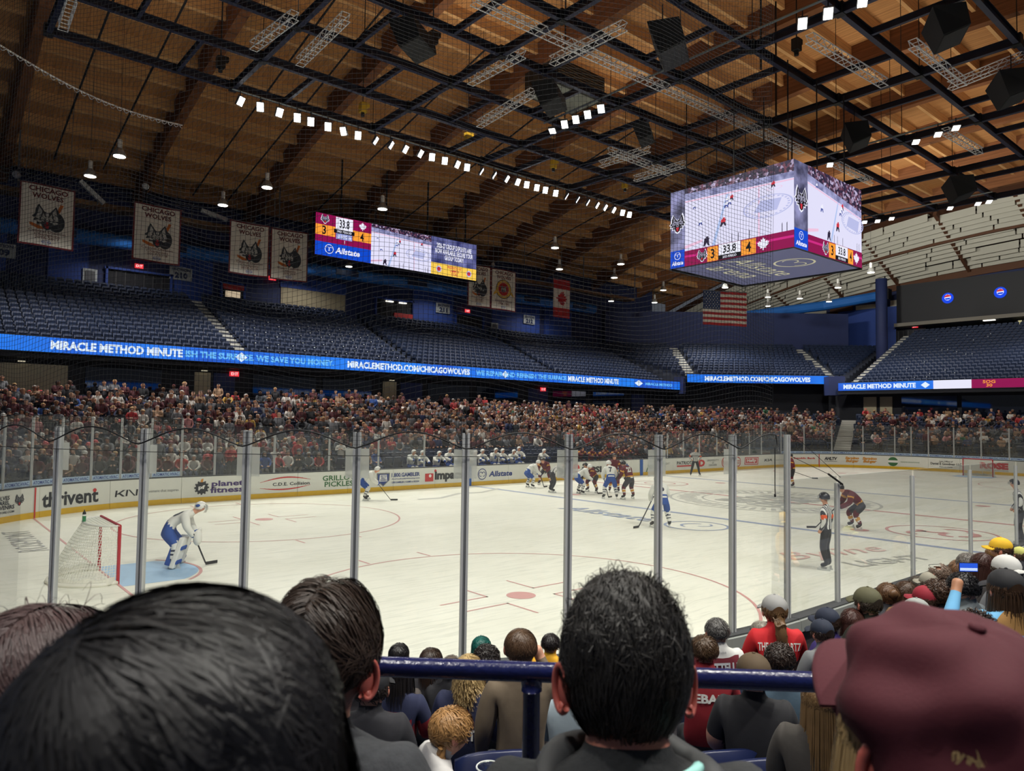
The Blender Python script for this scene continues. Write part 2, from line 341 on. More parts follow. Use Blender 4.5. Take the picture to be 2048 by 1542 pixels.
def wolf_head(mb, f, cx, cy, h, mi=(0, 1, 2), w=.006):
    """front-on wolf head emblem; mi: dark, pale, red"""
    q = lambda pts, m, dw: poly([(cx+x*h, cy+y*h) for x, y in pts], f, w+dw, mb, m)
    half = [(0, .2), (.1, .24), (.3, .52), (.4, .3), (.42, .1), (.53, -.02), (.42, -.06), (.48, -.18), (.34, -.18), (.34, -.3), (.2, -.28), (.14, -.44), (0, -.52)]
    q(half+[(-x, y) for x, y in half[::-1][1:-1]], mi[0], 0)
    for s in (-1, 1):
        q([(s*.28, .42), (s*.17, .22), (s*.33, .16)][::-s], mi[1], .002)
        q([(s*.07, .1), (s*.2, .2), (s*.36, .1), (s*.4, -.06), (s*.26, -.1), (s*.13, -.02)][::-s], mi[1], .002)
        q([(s*.1, .03), (s*.25, .1), (s*.2, .0)][::-s], mi[0], .004)
        q([(s*.28, -.12), (s*.4, -.16), (s*.26, -.24), (s*.17, -.2)][::-s], mi[1], .002)
    q([(-.05, .18), (-.1, -.12), (-.04, -.2), (.04, -.2), (.1, -.12), (.05, .18)], mi[1], .002)
    q([(-.07, -.08), (0, -.17), (.07, -.08)], mi[0], .004)
    q([(-.1, -.22), (-.05, -.44), (.05, -.44), (.1, -.22)], mi[2], .004)
def leaf_pts(cx, cy, h):
    half = [(0, .5), (.1, .32), (.2, .38), (.17, .14), (.34, .26), (.36, .16), (.5, .14), (.42, .0), (.46, -.06), (.22, -.24), (.26, -.34), (.05, -.3), (.03, -.5)]
    return [(cx+x*h, cy+y*h) for x, y in half]+[(cx-x*h, cy+y*h) for x, y in half[::-1][:-1]]
# far left corner and far side
ad('WOLVES\nAPPAREL\n& SOUVENIRS', 144.35, 143.2, .42, .86, INK, .03); ad('WOLVESSTORE.COM', 144.35, 143.2, .3, .37, INK)
adshape(143.2, lambda mb, f: wolf_head(mb, f, .2, .68, .38), [INK, INKG, INKR])
for s in (142.39, 87.64): vstripe(s, INKR, .06)
ad('thrivent', 142.1, 139.95, .3, .82, INK, .03); adshape(140.1, lambda mb, f: disc(.0, .74, .07, f, .009, mb), INKR)
adshape(139.34, lambda mb, f: [poly(q, f, .006, mb) for q in ([(0, .42), (.07, .42), (.1, .66), (.03, .66)], [(.06, .52), (.3, .66), (.4, .66), (.12, .5)], [(.12, .54), (.2, .56), (.38, .42), (.28, .42)], [(.4, .42), (.47, .42), (.5, .66), (.43, .66)], [(.5, .66), (.56, .66), (.78, .42), (.72, .42)], [(.78, .42), (.84, .42), (.87, .66), (.8, .66)])], INK)
ad('Movement that inspires', 138.25, 136.95, .46, .6, INKG, 0)
def gear(mb, f):
    disc(.3, .58, .24, f, .006, mb)
    for k in range(12):
        a = k*math.pi/6; c, s = math.cos(a), math.sin(a); poly([(.3+c*.2-s*.04, .58+s*.2+c*.04), (.3+c*.2+s*.04, .58+s*.2-c*.04), (.3+c*.29+s*.03, .58+s*.29-c*.03), (.3+c*.29-s*.03, .58+s*.29+c*.03)], f, .0062, mb)
    poly([(.24, .8), (.34, .8), (.36, .95), (.27, .92)], f, .008, mb, 1)
adshape(136.36, gear, [INK, INKO]); text_obj('ad_lettering', 'pf', board_map(136.36), .17, .43, .48, .68, INKW, panel_at(136.2), .04, 0, .012)
ad('planet\nfitness', 135.72, 134.36, .34, .84, INKP, .03)
ad('C.D.E. Collision', 133.1, 131.4, .5, .64, INK, .02)
def swoosh(mb, f):
    for v0, sg in ((.66, 1), (.42, -1)):
        p = [(u, v0+sg*(.14*math.sin(math.pi*u/2.3))+(.06*u/2.3)) for u in np.linspace(0, 2.3, 14)]
        for k in range(13): 
            t = .05*math.sin(math.pi*(k+.5)/13)+.008; poly([p[k], p[k+1], (p[k+1][0], p[k+1][1]+t), (p[k][0], p[k][1]+t)], f, .006, mb)
adshape(133.66, swoosh, INKR)
ad("GRILLO'S\nPICKLES", 130.78, 129.15, .34, .86, INKGR, .02)
def shield(mb, f):
    o = [(0, .86), (.72, .86), (.7, .5), (.36, .22), (.02, .5)]; poly(o[::-1], f, .006, mb, 0); poly([(.36+(x-.36)*.84, .56+(y-.56)*.84) for x, y in o][::-1], f, .008, mb, 1); poly([(.14, .46), (.58, .46), (.55, .78), (.17, .78)], f, .01, mb, 2)
adshape(128.0, shield, [INKG, INKB, INKW]); text_obj('ad_lettering', 'ARE YOU\nREALLY\nWINNING', board_map(128.0), .18, .54, .48, .76, INKB, panel_at(127.7), .03, 0, .014)
ad('1.800.GAMBLER', 127.18, 125.56, .64, .84, INKB, .03); ad('AreYouReallyWinning.com', 127.18, 125.56, .5, .58, INKB, .02); ad('1.800.GAMBLER // GAMB to 833234', 127.18, 125.6, .34, .43, INKB, .02)
adshape(125.24, lambda mb, f: (poly([(0, .34), (.5, .34), (.5, .74), (0, .74)], f, .006, mb, 0), disc(.3, .62, .08, f, .009, mb, 20, 1), disc(.62, .86, .07, f, .006, mb)), [INKR, INKW])
ad('impact', 124.66, 122.9, .28, .84, INK, .05)
vstripe(122.48, STRIPEB, .3); vstripe(108.46, STRIPEB, .3)
def globe(mb, f): ring_poly(.3, .58, .26, .3, f, .006, mb, 36); ring_poly(.2, .58, .1, .13, f, .006, mb, 24, 0, .2, 5.2); ring_poly(.4, .58, .1, .13, f, .006, mb, 24, 0, -2.0, 3.0)
adshape(121.9, globe, INKB); ad('Allstate', 121.15, 119.5, .42, .72, INKB, .03, .15); ad('RIGHT', 118.0, 116.3, .4, .62, INKG, 0)
adshape(114.82, lambda mb, f: (disc(.34, .66, .3, f, .006, mb, 30, 0, .8), poly([(.03, .62), (.65, .62), (.62, .5), (.06, .5)], f, .008, mb, 1)), [INKR, INKW]); ad('PEPSI', 114.75, 114.2, .5, .62, INK, .04)
ad('PEPSI', 113.98, 112.26, .34, .72, INK, .05); ad('FOX+', 111.3, 109.7, .44, .86, INKB, .06)
adshape(107.92, lambda mb, f: (ring_poly(.5, .1, .48, .56, f, .006, mb, 16, 0, 1.5, 3.0), ring_poly(.45, .75, .3, .36, f, .006, mb, 16, 0, 3.4, 5.6), disc(.46, .86, .06, f, .006, mb)), INKGR); ad('SERVE & LIGHT\nSOLAR', 107.0, 105.5, .45, .75, INKG, 0)
ad('PATRIOT', 104.7, 103.0, .56, .8, INK, .02); adshape(104.7, lambda mb, f: poly([(0, .42), (1.65, .42), (1.65, .52), (0, .52)], f, .006, mb), INKR)
ad('D', 102.2, 101.45, .36, .86, INKR, .06); ad('UNIVERSITY\nof\nDENVER', 101.2, 99.75, .36, .84, INKG, 0)
for s in (99.4, 97.65): adshape(s, lambda mb, f: ring_poly(.4, .58, .3, .37, f, .006, mb, 30), INKR); ad('Jimmy\nDean', s-.15, s-.65, .44, .74, INKR, .01)
adshape(96.4, lambda mb, f: (poly([(0, .34), (1.9, .28), (2.0, .86), (.1, .9)], f, .006, mb, 0), poly([(.1, .4), (1.8, .35), (1.88, .8), (.2, .84)], f, .008, mb, 1), poly([(.16, .44), (1.74, .4), (1.8, .76), (.26, .8)], f, .01, mb, 0)), [INKR, INKW])
text_obj('ad_lettering', 'Hefty', board_map(96.4), .34, 1.66, .44, .76, INKW, panel_at(95.6), .04, .15, .014)
ad('KIA', 93.6, 92.45, .5, .7, INK, .02, .2); ad('Movement that inspires', 92.2, 90.6, .52, .62, INKG, 0)
ad('Republic Bank', 89.95, 87.95, .58, .78, INKR, .03); ad('AHLTV', 87.2, 86.15, .56, .82, INK, .05, .2); ad('ON FLOHOCKEY', 87.2, 86.15, .44, .5, INK, .02)
for s in (85.54, 84.24): ad('Sarpino\nBurger', s, s-1.06, .36, .88, INKO, .06, .2)
adshape(82.4, lambda mb, f: (disc(.37, .58, .36, f, .006, mb, 30, 0), poly([(0, .5), (.74, .5), (.74, .68), (0, .68)], f, .008, mb, 1)), [INKGR, INKW]); ad('SBC', 82.36, 81.68, .52, .66, INK, .05); ad('WASTE SOLUTIONS', 81.5, 80.15, .54, .62, INKGR, .01)
ad('Law Office of', 78.75, 77.8, .72, .84, INK, .01, .2); ad('Daniel E Goodman LLC', 79.36, 77.2, .5, .68, INK, .02); ad('Injury Law', 78.75, 77.8, .3, .42, INK, .01, .3)
ad('ROSE', 76.0, 74.2, .38, .86, INKR, .07); ad('PAVING SOLUTIONS', 75.7, 74.2, .26, .32, INKG, .01)
# ================================================================== GLASS
GL = glass_mat('rink_glass_clear', (.965, .975, .965), .02, .03); EDGE = mat('glass_edge', (196, 206, 200), .3); ALU = mat('aluminium', (196, 198, 198), .4, .15, noise=(3, .12)); ALUD = mat('aluminium_groove', (112, 114, 116), .5, .1)
GLASS = thing('rink_glass', 'tall clear glass panes between aluminium posts standing on the boards', 'glass')
def pane(s0, s1, zt, thick=.012, off=.05):
    n = 6 if abs(P(s0)[1][0]-P(s1)[1][0]) > 1e-3 else 1
    mb = MB(); strip(mb, s0+.035, s1-.035, off, off+thick, BH+.005, zt, n)
    for k, f in enumerate(mb.f):
        if k < 4*n and k % 4 == 2: mb.m[k] = 1
    return mb.build('glass_pane', [GL, EDGE], GLASS)
def post(s, zt, wd=.075, off=.05):
    (x, y), d = P(s, off); a = math.atan2(d[1], d[0]); mb = MB()
    for q in (-1, 1): mb.box((q*wd*.34, 0, (zt+BH)/2), (wd*.32, .055, zt-BH), 0)
    mb.box((0, 0, (zt+BH)/2), (wd*.5, .035, zt-BH-.02), 1)
    return mb.build('glass_post', [ALU, ALUD], GLASS, loc=(x, y, 0), rz=a)
NEARP = [2.13, 3.25, 4.36, 5.51, 6.65, 7.77, 8.87, 9.98, 11.09, 12.22, 13.33]
for i, s in enumerate(NEARP):
    post(s, 3.40)
    if i: pane(NEARP[i-1], s, 3.44)
NS = [14.68, 17.27, 19.91, 22.62, 25.3, 28.0]
pane(13.33, 14.68, 2.82)
for i, s in enumerate(NS):
    post(s, 2.72, .06)
    if i: pane(NS[i-1], s, 2.82)
FARL = [143.66+1.13*2, 143.66+1.13, 143.66, 142.52, 141.36, 140.24, 139.14, 138.0, 136.86]
for i, s in enumerate(FARL):
    post(s, 3.38)
    if i: pane(FARL[i-1], s, 3.42)
FARS = [136.86, 135.56, 134.3, 133.04, 130.46, 127.9, 125.28]
for i, s in enumerate(FARS[1:]):
    post(s, 2.7); pane(FARS[i], s, 2.75)
FARR = [105.68, 103.9, 102.04, 99.9, 97.6, 95.6, 93.9, 91.26, 88.92, 86.56, 84.18, 81.9, 80.74, 79.52, 77.74, 75.92, 74.14, 72.4, 70.6]
for i, s in enumerate(FARR):
    hi = s < 94; post(s, 3.38 if hi else 2.72)
    if i: pane(FARR[i-1], s, 3.42 if hi else 2.75)
hvac = [(FARL[i], FARL[i+1]) for i in range(len(FARL)-1)]+[(FARR[i], FARR[i+1]) for i in range(7, len(FARR)-1)]
for a, b in hvac:
    mb = MB(); f0 = board_map(a-.04, 0, .045); n = 5; wd = a-b-.08
    mb.add([f0(wd*k/n, z, .0) for k in range(n+1) for z in (BH+.012, BH+.2)], [(2*k, 2*k+2, 2*k+3, 2*k+1) for k in range(n)])
    st = mb.build('glass_ad_strip', INKLB, GLASS); text_obj('ad_lettering', 'ATOMATIC HVAC', f0, .05, wd-.05, BH+.05, BH+.165, INKB, st, .02, 0, .004)
# taped paper sheets on the near posts, netting cord, end netting
PAPER = mat('paper', (226, 228, 226), .7, noise=(20, .06)); _nt = PAPER.node_tree; _tl = _nt.nodes.new('ShaderNodeBsdfTranslucent'); _tl.inputs[0].default_value = (.8, .82, .8, 1); _mx = _nt.nodes.new('ShaderNodeMixShader'); _mx.inputs[0].default_value = .55; _nt.links.new(_nt.nodes['Principled BSDF'].outputs[0], _mx.inputs[1]); _nt.links.new(_tl.outputs[0], _mx.inputs[2]); _tr = _nt.nodes.new('ShaderNodeBsdfTransparent'); _m2 = _nt.nodes.new('ShaderNodeMixShader'); _m2.inputs[0].default_value = .5; _nt.links.new(_tr.outputs[0], _m2.inputs[1]); _nt.links.new(_mx.outputs[0], _m2.inputs[2]); _nt.links.new(_m2.outputs[0], _nt.nodes['Material Output'].inputs[0])
names = ('far left', 'second', 'third', 'fourth', 'fifth', 'sixth', 'seventh', 'eighth')
for k, s in enumerate(NEARP[2:10]):
    (x, y), d = P(s, .02); mb = MB(); mb.box((0, 0, 0), (.24, .003, .3))
    o = mb.build('paper_sheet', PAPER, loc=(x+.0*d[0], y, 3.08), rz=math.atan2(d[1], d[0])); setp(o, 'white paper sheet taped behind the %s near glass post' % ('leftmost' if k == 0 else names[k]+' tall'), 'paper', 'paper sheets on the glass posts')
ROPE = mat('net_cord', (22, 22, 24), .6)
def net_bottom(s):
    for a, b in zip(NEARP[:-1], NEARP[1:]):
        if a <= s <= b: t = (s-a)/(b-a); return 3.24+.17*math.sin(math.pi*t)**1.3
    return 3.24
mb = MB(); pts = []
for s in np.linspace(2.2, 12.9, 220): (x, y), d = P(s, .16); pts.append((x, y, net_bottom(s)))
(x, y), d = P(12.9, .16); pts += [(x+.02, y-.02, 3.2)]
mb.tube(pts, .008, 5); setp(mb.build('net_cord', ROPE, smooth=True), 'black scalloped cord along the foot of the netting above the glass', 'cord')
mb = MB(); (x, y), d = P(12.85, .18); mb.tube([(x, y, 3.24), (x, y, 2.75), (x+.005, y, 2.68)], .006, 5); mb.ell((x, y, 2.66), (.014, .014, .025), 6, 4); setp(mb.build('hanging_cord', ROPE), 'black cord with a small knot dangling beside the tall glass', 'cord')
mb = MB(); mb.tube([(*P(s, .1)[0], 3.16) for s in np.linspace(2.2, 12.2, 60)], .0035, 4); setp(mb.build('glass_cable', ROPE), 'thin dark cable strung across the near tall glass posts', 'cable')
mb = MB(); (x0, y0), d = P(13.33, .12); (x1, y1), d = P(14.68, .1)
mb.tube([(x0, y0, 3.42), (x1, y1, 2.8)], .004, 4); mb.tube([(x0, y0, 3.12), (x1-.35, y1, 2.86)], .004, 4); mb.tube([(x1-.35, y1, 2.86), (x1+.06, y1, 2.7)], .014, 6); setp(mb.build('glass_stay', ROPE), 'slanted stay cable with dark turnbuckle where the tall glass steps down', 'cable')
def net():
    V = []; Fc = []; r = .0019; S = np.arange(2.3, 12.86, .05); top = 11.6
    def sag(s, z): return .10*math.sin(s*1.9+z*.9)+.05*math.sin(z*2.7+s*3.3)
    def pt(s, z):
        (x, y), d = P(s, .16+.012*math.sin(z*3+s*2)); return (x, y, z)
    def strand(pts):
        n0 = len(V)
        for i, p in enumerate(pts):
            a = pts[max(i-1, 0)]; b = pts[min(i+1, len(pts)-1)]; d = Vector(b)-Vector(a); d.normalize()
            x = d.cross(Vector((F.x, F.y, 0)).normalized()); x = x.normalized() if x.length > .05 else Vector((1, 0, 0)); y = x.cross(d)
            for k in range(3): V.append(Vector(p)+(x*math.cos(2.094*k)+y*math.sin(2.094*k))*r)
        for i in range(len(pts)-1):
            for k in range(3): Fc.append((n0+3*i+k, n0+3*i+(k+1) % 3, n0+3*i+3+(k+1) % 3, n0+3*i+3+k))
    for s in S:
        zb = net_bottom(s); strand([pt(s+.01*math.sin(z*2.2+s*5), z) for z in np.arange(zb, top, .18)])
    for z in np.arange(3.28, top, .05):
        pts = []
        for s in np.arange(2.3, 12.87, .13):
            zz = z+sag(s, z)*min(1, (z-3.2)*1.2)
            if zz > net_bottom(s)-.02: pts.append(pt(s, zz))
            else:
                if len(pts) > 1: strand(pts)
                pts = []
        if len(pts) > 1: strand(pts)
    me = bpy.data.meshes.new('net'); me.from_pydata([tuple(v) for v in V], [], Fc); me.materials.append(mat('net_twine', (30, 31, 34), .8, spec=.1))
    setp(link('protective_netting', me), 'black protective netting hung above the near corner glass', 'netting', kind='stuff')
net()
# ================================================================== STANDS
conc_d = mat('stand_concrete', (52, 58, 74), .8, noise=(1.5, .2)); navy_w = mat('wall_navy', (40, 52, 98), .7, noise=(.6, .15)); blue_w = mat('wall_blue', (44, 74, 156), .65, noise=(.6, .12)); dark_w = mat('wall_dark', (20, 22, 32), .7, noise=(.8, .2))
stair_m = mat('stair_pale', (178, 178, 172), .7, noise=(2, .1)); beige_w = mat('wall_beige', (178, 166, 138), .7, noise=(.8, .1)); duct_m = mat('duct_blue', (44, 116, 204), .55, noise=(1, .1)); stair_d = mat('stair_dark', (92, 96, 104), .7, noise=(2, .12))
def terrace(name, label, rows, ptf, s0, s1, n, depth):
    """stepped stand; rows: (offset, height); ptf(s, off)->(x,y)"""
    mb = MB(); S = np.linspace(s0, s1, n+1); prof = []
    for o, z in rows: prof += [(o, z)]
    pr = [(rows[0][0], -.1)]
    for i, (o, z) in enumerate(rows):
        o2 = rows[i+1][0] if i+1 < len(rows) else o+depth; pr += [(o, z), (o2, z)]
    pr += [(pr[-1][0], -.1 if rows[0][1] < 5 else rows[0][1]-.45)]
    if rows[0][1] > 5: pr[0] = (rows[0][0], rows[0][1]-.45)
    K = len(pr)
    vs = [(*ptf(s, o), z) for s in S for o, z in pr]
    fs = [(i*K+a, (i+1)*K+a, (i+1)*K+(a+1) % K, i*K+(a+1) % K) for i in range(n) for a in range(K)]+[tuple(range(K)), tuple(range(n*K, n*K+K))[::-1]]
    mb.add(vs, fs); return setp(mb.build(name, conc_d), label, kind='structure')
SIDE = [(1.3+.82*k, .3+.2*k) for k in range(18)]
ENDR = [(2.6+.98*k, 1.3+.2*k) for k in range(13)]
NEAR = [(.65+.75*k, .22+.2*k) for k in range(7)]+[(5.9, 1.9), (6.75, 2.25), (7.6, 2.6)]
line_far = lambda s, o: (s, W+o)
pathP = lambda s, o: P(s, o)[0]
terrace('floor_far_stand', 'stepped concrete lower stand along the far side of the rink', SIDE, line_far, -36, 22.0, 1, 1.6)
terrace('floor_end_stand', 'stepped concrete lower stand round the far right corner and end', ENDR, pathP, 66, 92.8, 26, 1.6)
terrace('floor_near_stand', 'stepped concrete stand in the foreground', NEAR, pathP, -2, 44, 40, 1.4)
USIDE = [(30.6+.8*k, 7.3+.36*k) for k in range(15)]
terrace('floor_upper_stand', 'steep upper stand above the blue ribbon screen on the far side', USIDE, lambda s, o: (s, o), -38, 33.2, 1, 1.2)
UEND = [(44.6+.8*k, 7.25+.36*k) for k in range(19)]
terrace('floor_upper_end_stand', 'steep upper stand at the far right end', UEND, lambda s, o: (o, s), -18, 17.6, 1, 1.2)
C1 = Vector((33.8, 29.4)); C2 = Vector((45.3, 19.5)); cdir = (C2-C1).normalized(); cnor = Vector((-cdir.y, cdir.x)); clen = (C2-C1).length
UCOR = [(.5+.8*k, 8.2+.34*k) for k in range(13)]
cornA = lambda s, o: tuple(C1+cdir*(s*clen)+cnor*o)
cornf = lambda t, o: cornA(-.07*o+(1.08+.13*o)*t, o)
terrace('floor_upper_corner_stand', 'upper corner stand between the far side and the end', UCOR, cornf, 0, 1, 1, 1.2)
# aisles: each stair strip belongs to its stand
def aisle(rows, ptf, s, wd, m, par, tread):
    for i, (o, z) in enumerate(rows):
        for h in (0, .5):
            o0 = o+tread*h; (x, y) = ptf(s, o0+tread*.25); (x2, y2) = ptf(s, o0+tread*.25+.1); a = math.atan2(y2-y, x2-x)
            mb = MB(); hz = .02+(.17 if h else 0.0); mb.box((0, 0, hz/2), (tread*.5, wd, hz)); mb.build('stair_step', m, par, loc=(x, y, z), rz=a)
ST = bpy.data.objects
aisle(USIDE, lambda s, o: (s, o), -13.0, 1.0, stair_m, ST['floor_upper_stand'], .8)
aisle(USIDE, lambda s, o: (s, o), 0.8, .5, stair_d, ST['floor_upper_stand'], .8); aisle(USIDE, lambda s, o: (s, o), 16.2, .5, stair_d, ST['floor_upper_stand'], .8)
aisle(UCOR, cornA, .05, 1.0, stair_m, ST['floor_upper_corner_stand'], .8); aisle(UCOR, cornA, 1.05, 1.1, stair_m, ST['floor_upper_corner_stand'], .8); aisle(UEND, lambda s, o: (o, s), 17.0, 1.0, stair_m, ST['floor_upper_end_stand'], .8)
EA0 = Vector(P(85.2, 2.6)[0]); EAD = Vector((math.cos(.39), math.sin(.39)))
aisle(ENDR, lambda s, o: tuple(EA0+EAD*(o-2.6)*1.02), 0, 1.3, stair_m, ST['floor_end_stand'], .98); aisle(ENDR, pathP, 73.3, 1.2, stair_m, ST['floor_end_stand'], .98)
# walls
def wall(name, label, parts):
    mb = MB(); mats = []
    for c, d, m in parts:
        if m not in mats: mats.append(m)
        mb.box(c, d, mats.index(m))
    return setp(mb.build(name, mats), label, kind='structure')
WF = wall('wall_far', 'navy back wall of the far upper stand', [((4, 44.3, 16.5), (84, .6, 13), navy_w)])
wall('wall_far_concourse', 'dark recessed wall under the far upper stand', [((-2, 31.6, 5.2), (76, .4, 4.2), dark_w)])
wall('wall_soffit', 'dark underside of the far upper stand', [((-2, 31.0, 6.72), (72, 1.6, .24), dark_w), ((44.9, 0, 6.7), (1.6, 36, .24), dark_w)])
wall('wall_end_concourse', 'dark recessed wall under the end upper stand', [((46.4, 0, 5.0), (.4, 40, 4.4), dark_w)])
wall('wall_end', 'dark blue end wall behind the upper stand', [((66.4, 5, 15), (.6, 84, 17), navy_w)])
mb = MB(); a = math.atan2(cdir.y, cdir.x); cc = C1+cdir*clen/2+cnor*12; mb.box((cc.x, cc.y, 12.9), (30, .5, 8.4), 0, a); cc2 = C1+cdir*clen/2+cnor*2.2; mb.box((cc2.x, cc2.y, 6.0), (clen+4, .4, 4.4), 1, a)
setp(mb.build('wall_corner', [navy_w, dark_w]), 'navy wall behind the upper corner stand', kind='structure')
# blue panels, openings and doors of the far wall
PANEL = [(-27, 3.4, 14.6, 3.6, blue_w), (-21.5, 2.6, 14.6, 3.6, blue_w), (-12.7, 3.0, 14.6, 3.6, blue_w), (10.8, 5.0, 14.6, 3.8, blue_w), (22.0, 7.0, 14.6, 3.6, blue_w), (28.5, 4.4, 14.6, 3.6, blue_w), (-2.2, 6.4, 15.4, 1.0, blue_w)]
for x, wd, z, h, m in PANEL:
    mb = MB(); mb.box((x, 43.93, z), (wd, .14, h)); mb.build('wall_panel', m, WF)
OPEN = [(-16.7, 4.6, 13.4, 2.4, dark_w), (15.4, 3.6, 13.4, 2.3, dark_w), (6.2, 4.2, 13.9, 2.4, dark_w), (-9.5, 1.9, 13.6, 2.0, dark_w)]
for i, (x, wd, z, h, m) in enumerate(OPEN):
    mb = MB(); mb.box((x, 43.95, z), (wd, .1, h), 0)
    for q in (-1, 1): mb.box((x+q*wd/2, 43.85, z), (.16, .3, h+.16), 1)
    mb.box((x, 43.85, z+h/2), (wd+.3, .3, .16), 1); 
    for k in range(1, 7): mb.box((x-wd/2+wd*k/7, 43.88, z-.1), (.05, .06, h-.2), 2)
    setp(mb.build('door_%d' % (i+1), [m, blue_w, mat('door_bar', (70, 70, 74), .5)]), 'dark barred doorway in the far upper wall', kind='structure')
mb = MB(); mb.box((-2.2, 43.95, 13.75), (6.2, .1, 2.3)); mb.build('wall_opening', beige_w, WF)
LAMPW = mat('lamp_glow_white', (255, 250, 235), emit=1.6)
for x in (5.6, 7.1):
    mb = MB(); mb.box((x, 43.8, 14.85), (.8, .2, .12)); mb.build('strip_light', LAMPW, WF)
mb = MB(); mb.box((7.2, 43.8, 13.5), (2.2, .2, .6)); mb.build('kiosk_sign', INKR, WF); mb = MB(); mb.box((-9.5, 43.8, 14.3), (1.9, .2, .4)); mb.build('kiosk_sign', INKR, WF)
mb = MB(); mb.box((-9.5, 43.83, 13.7), (1.2, .1, .5)); mb.build('kiosk_light', mat('kiosk_glow', (250, 225, 190), emit=.5), WF)
# air duct along the far wall and corner
mb = MB(); mb.tube([(-40, 42.4, 16.2), (33, 42.4, 16.9)], .55, 12); D1 = setp(mb.build('air_duct', duct_m, smooth=True), 'blue air duct running along the far upper wall', 'duct')
for k in range(9):
    mb = MB(); mb.box((-30+k*7.5, 41.9, 16.28+.072*k), (2.2, .25, .5)); mb.build('duct_grille', mat('duct_grille', (30, 48, 84), .6), D1)
mb = MB(); mb.tube([(44, 38.6, 16.3), (50.2, 33.0, 16.9), (57.6, 26.4, 18.3), (61.4, 20.6, 19.4)], .6, 12); mb.box((61.2, 20.4, 19.4), (1.0, 1.5, 1.3), 1); setp(mb.build('air_duct', [duct_m, dark_w], smooth=False), 'blue air duct with square end in the upper corner', 'duct')
# catwalk behind the banners
steel_g = mat('steel_grey', (98, 100, 106), .5, .5); cat_m = mat('catwalk_tan', (120, 92, 62), .7, noise=(2, .15))
CW = thing('catwalk', 'long hanging catwalk with pipe railing behind the banners', 'catwalk')
mb = MB(); mb.box((-1, 37.6, 17.55), (70, 1.3, .3)); mb.build('deck', cat_m, CW)
for z in (18.1, 18.5, 18.75):
    mb = MB(); mb.tube([(-36, 36.95, z), (34, 36.95, z)], .035, 5); mb.build('rail', steel_g, CW)
for k in range(24):
    mb = MB(); mb.tube([(-36+k*3, 36.95, 17.5), (-36+k*3, 36.95, 18.75)], .03, 5); mb.build('rail_post', steel_g, CW)
for k in range(9):
    mb = MB(); mb.tube([(-34+k*8.6, 37.6, 17.5), (-34+k*8.6, 37.6, 21.6)], .05, 5); mb.build('hanger', steel_g, CW)
# column and end boxes
mb = MB(); mb.tube([(56.0, 18.5, 10), (56.0, 18.5, 20.4)], .62, 14); setp(mb.build('column_blue', navy_w, smooth=True), 'round navy column beside the upper corner stand', kind='structure')
WE = bpy.data.objects['wall_end']
mb = MB(); mb.box((60.6, -2, 17.6), (3.4, 40, 4.6)); mb.build('box_front', mat('box_dark', (17, 19, 28), .6), WE)
mb = MB(); mb.box((60.2, -2, 15.15), (4.2, 40, .4)); mb.build('box_soffit', mat('soffit_grey', (120, 116, 108), .7), WE)
for y in (8.4, -2):
    mb = MB(); mb.box((58.6, y, 14.88), (.35, 1.1, .1)); mb.build('soffit_light', LAMPW, WE)
mb = MB(); mb.box((65.6, 21.5, 14.0), (.8, 13, 9)); mb.build('wall_panel', blue_w, WE)
mb = MB(); mb.box((60.3, 16.9, 13.6), (.5, 3.3, 2.8)); mb.build('doorway', dark_w, WE)
for k in range(6):
    mb = MB(); mb.box((60.0, 15.5+k*.55, 13.4), (.06, .06, 2.4)); mb.build('door_bar', mat('door_bar'), WE)
mb = MB(); mb.box((60.0, 16.9, 15.0), (.3, 3.8, .18)); mb.build('door_frame', navy_w, WE)
mb = MB(); mb.box((60.0, 5.2, 14.1), (.4, 2.0, 1.8)); mb.build('doorway', dark_w, WE); mb = MB(); mb.box((59.76, 5.9, 14.1), (.1, .3, 1.3)); mb.build('door_light', mat('lamp_dim', (214, 204, 150), emit=.7), WE)
# concourse openings under the stands
mats_c = {'g': mat('concourse_glass', (22, 26, 38), .03, spec=.9), 'b': beige_w, 'n': navy_w}
CF = bpy.data.objects['wall_far_concourse']; CE = bpy.data.objects['wall_end_concourse']
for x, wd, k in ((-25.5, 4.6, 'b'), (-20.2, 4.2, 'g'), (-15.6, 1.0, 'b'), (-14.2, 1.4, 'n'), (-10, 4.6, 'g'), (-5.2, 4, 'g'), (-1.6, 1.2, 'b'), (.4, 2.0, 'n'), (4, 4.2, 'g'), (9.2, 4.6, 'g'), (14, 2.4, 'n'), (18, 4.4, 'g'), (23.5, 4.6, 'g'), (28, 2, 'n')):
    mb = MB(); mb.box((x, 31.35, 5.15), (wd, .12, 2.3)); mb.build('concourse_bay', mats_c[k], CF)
    if k == 'b': mb = MB(); mb.box((x, 31.0, 6.4), (.35, .2, .06)); mb.build('bay_fill_strip', mat('bay_fill_glow', (230, 220, 190), emit=.6), CF)  # small glowing strip added to brighten the beige bay
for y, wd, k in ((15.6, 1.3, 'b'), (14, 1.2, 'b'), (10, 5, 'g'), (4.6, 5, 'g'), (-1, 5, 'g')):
    mb = MB(); mb.box((46.15, y, 5.0), (.12, wd, 2.7)); mb.build('concourse_bay', mats_c[k], CE)
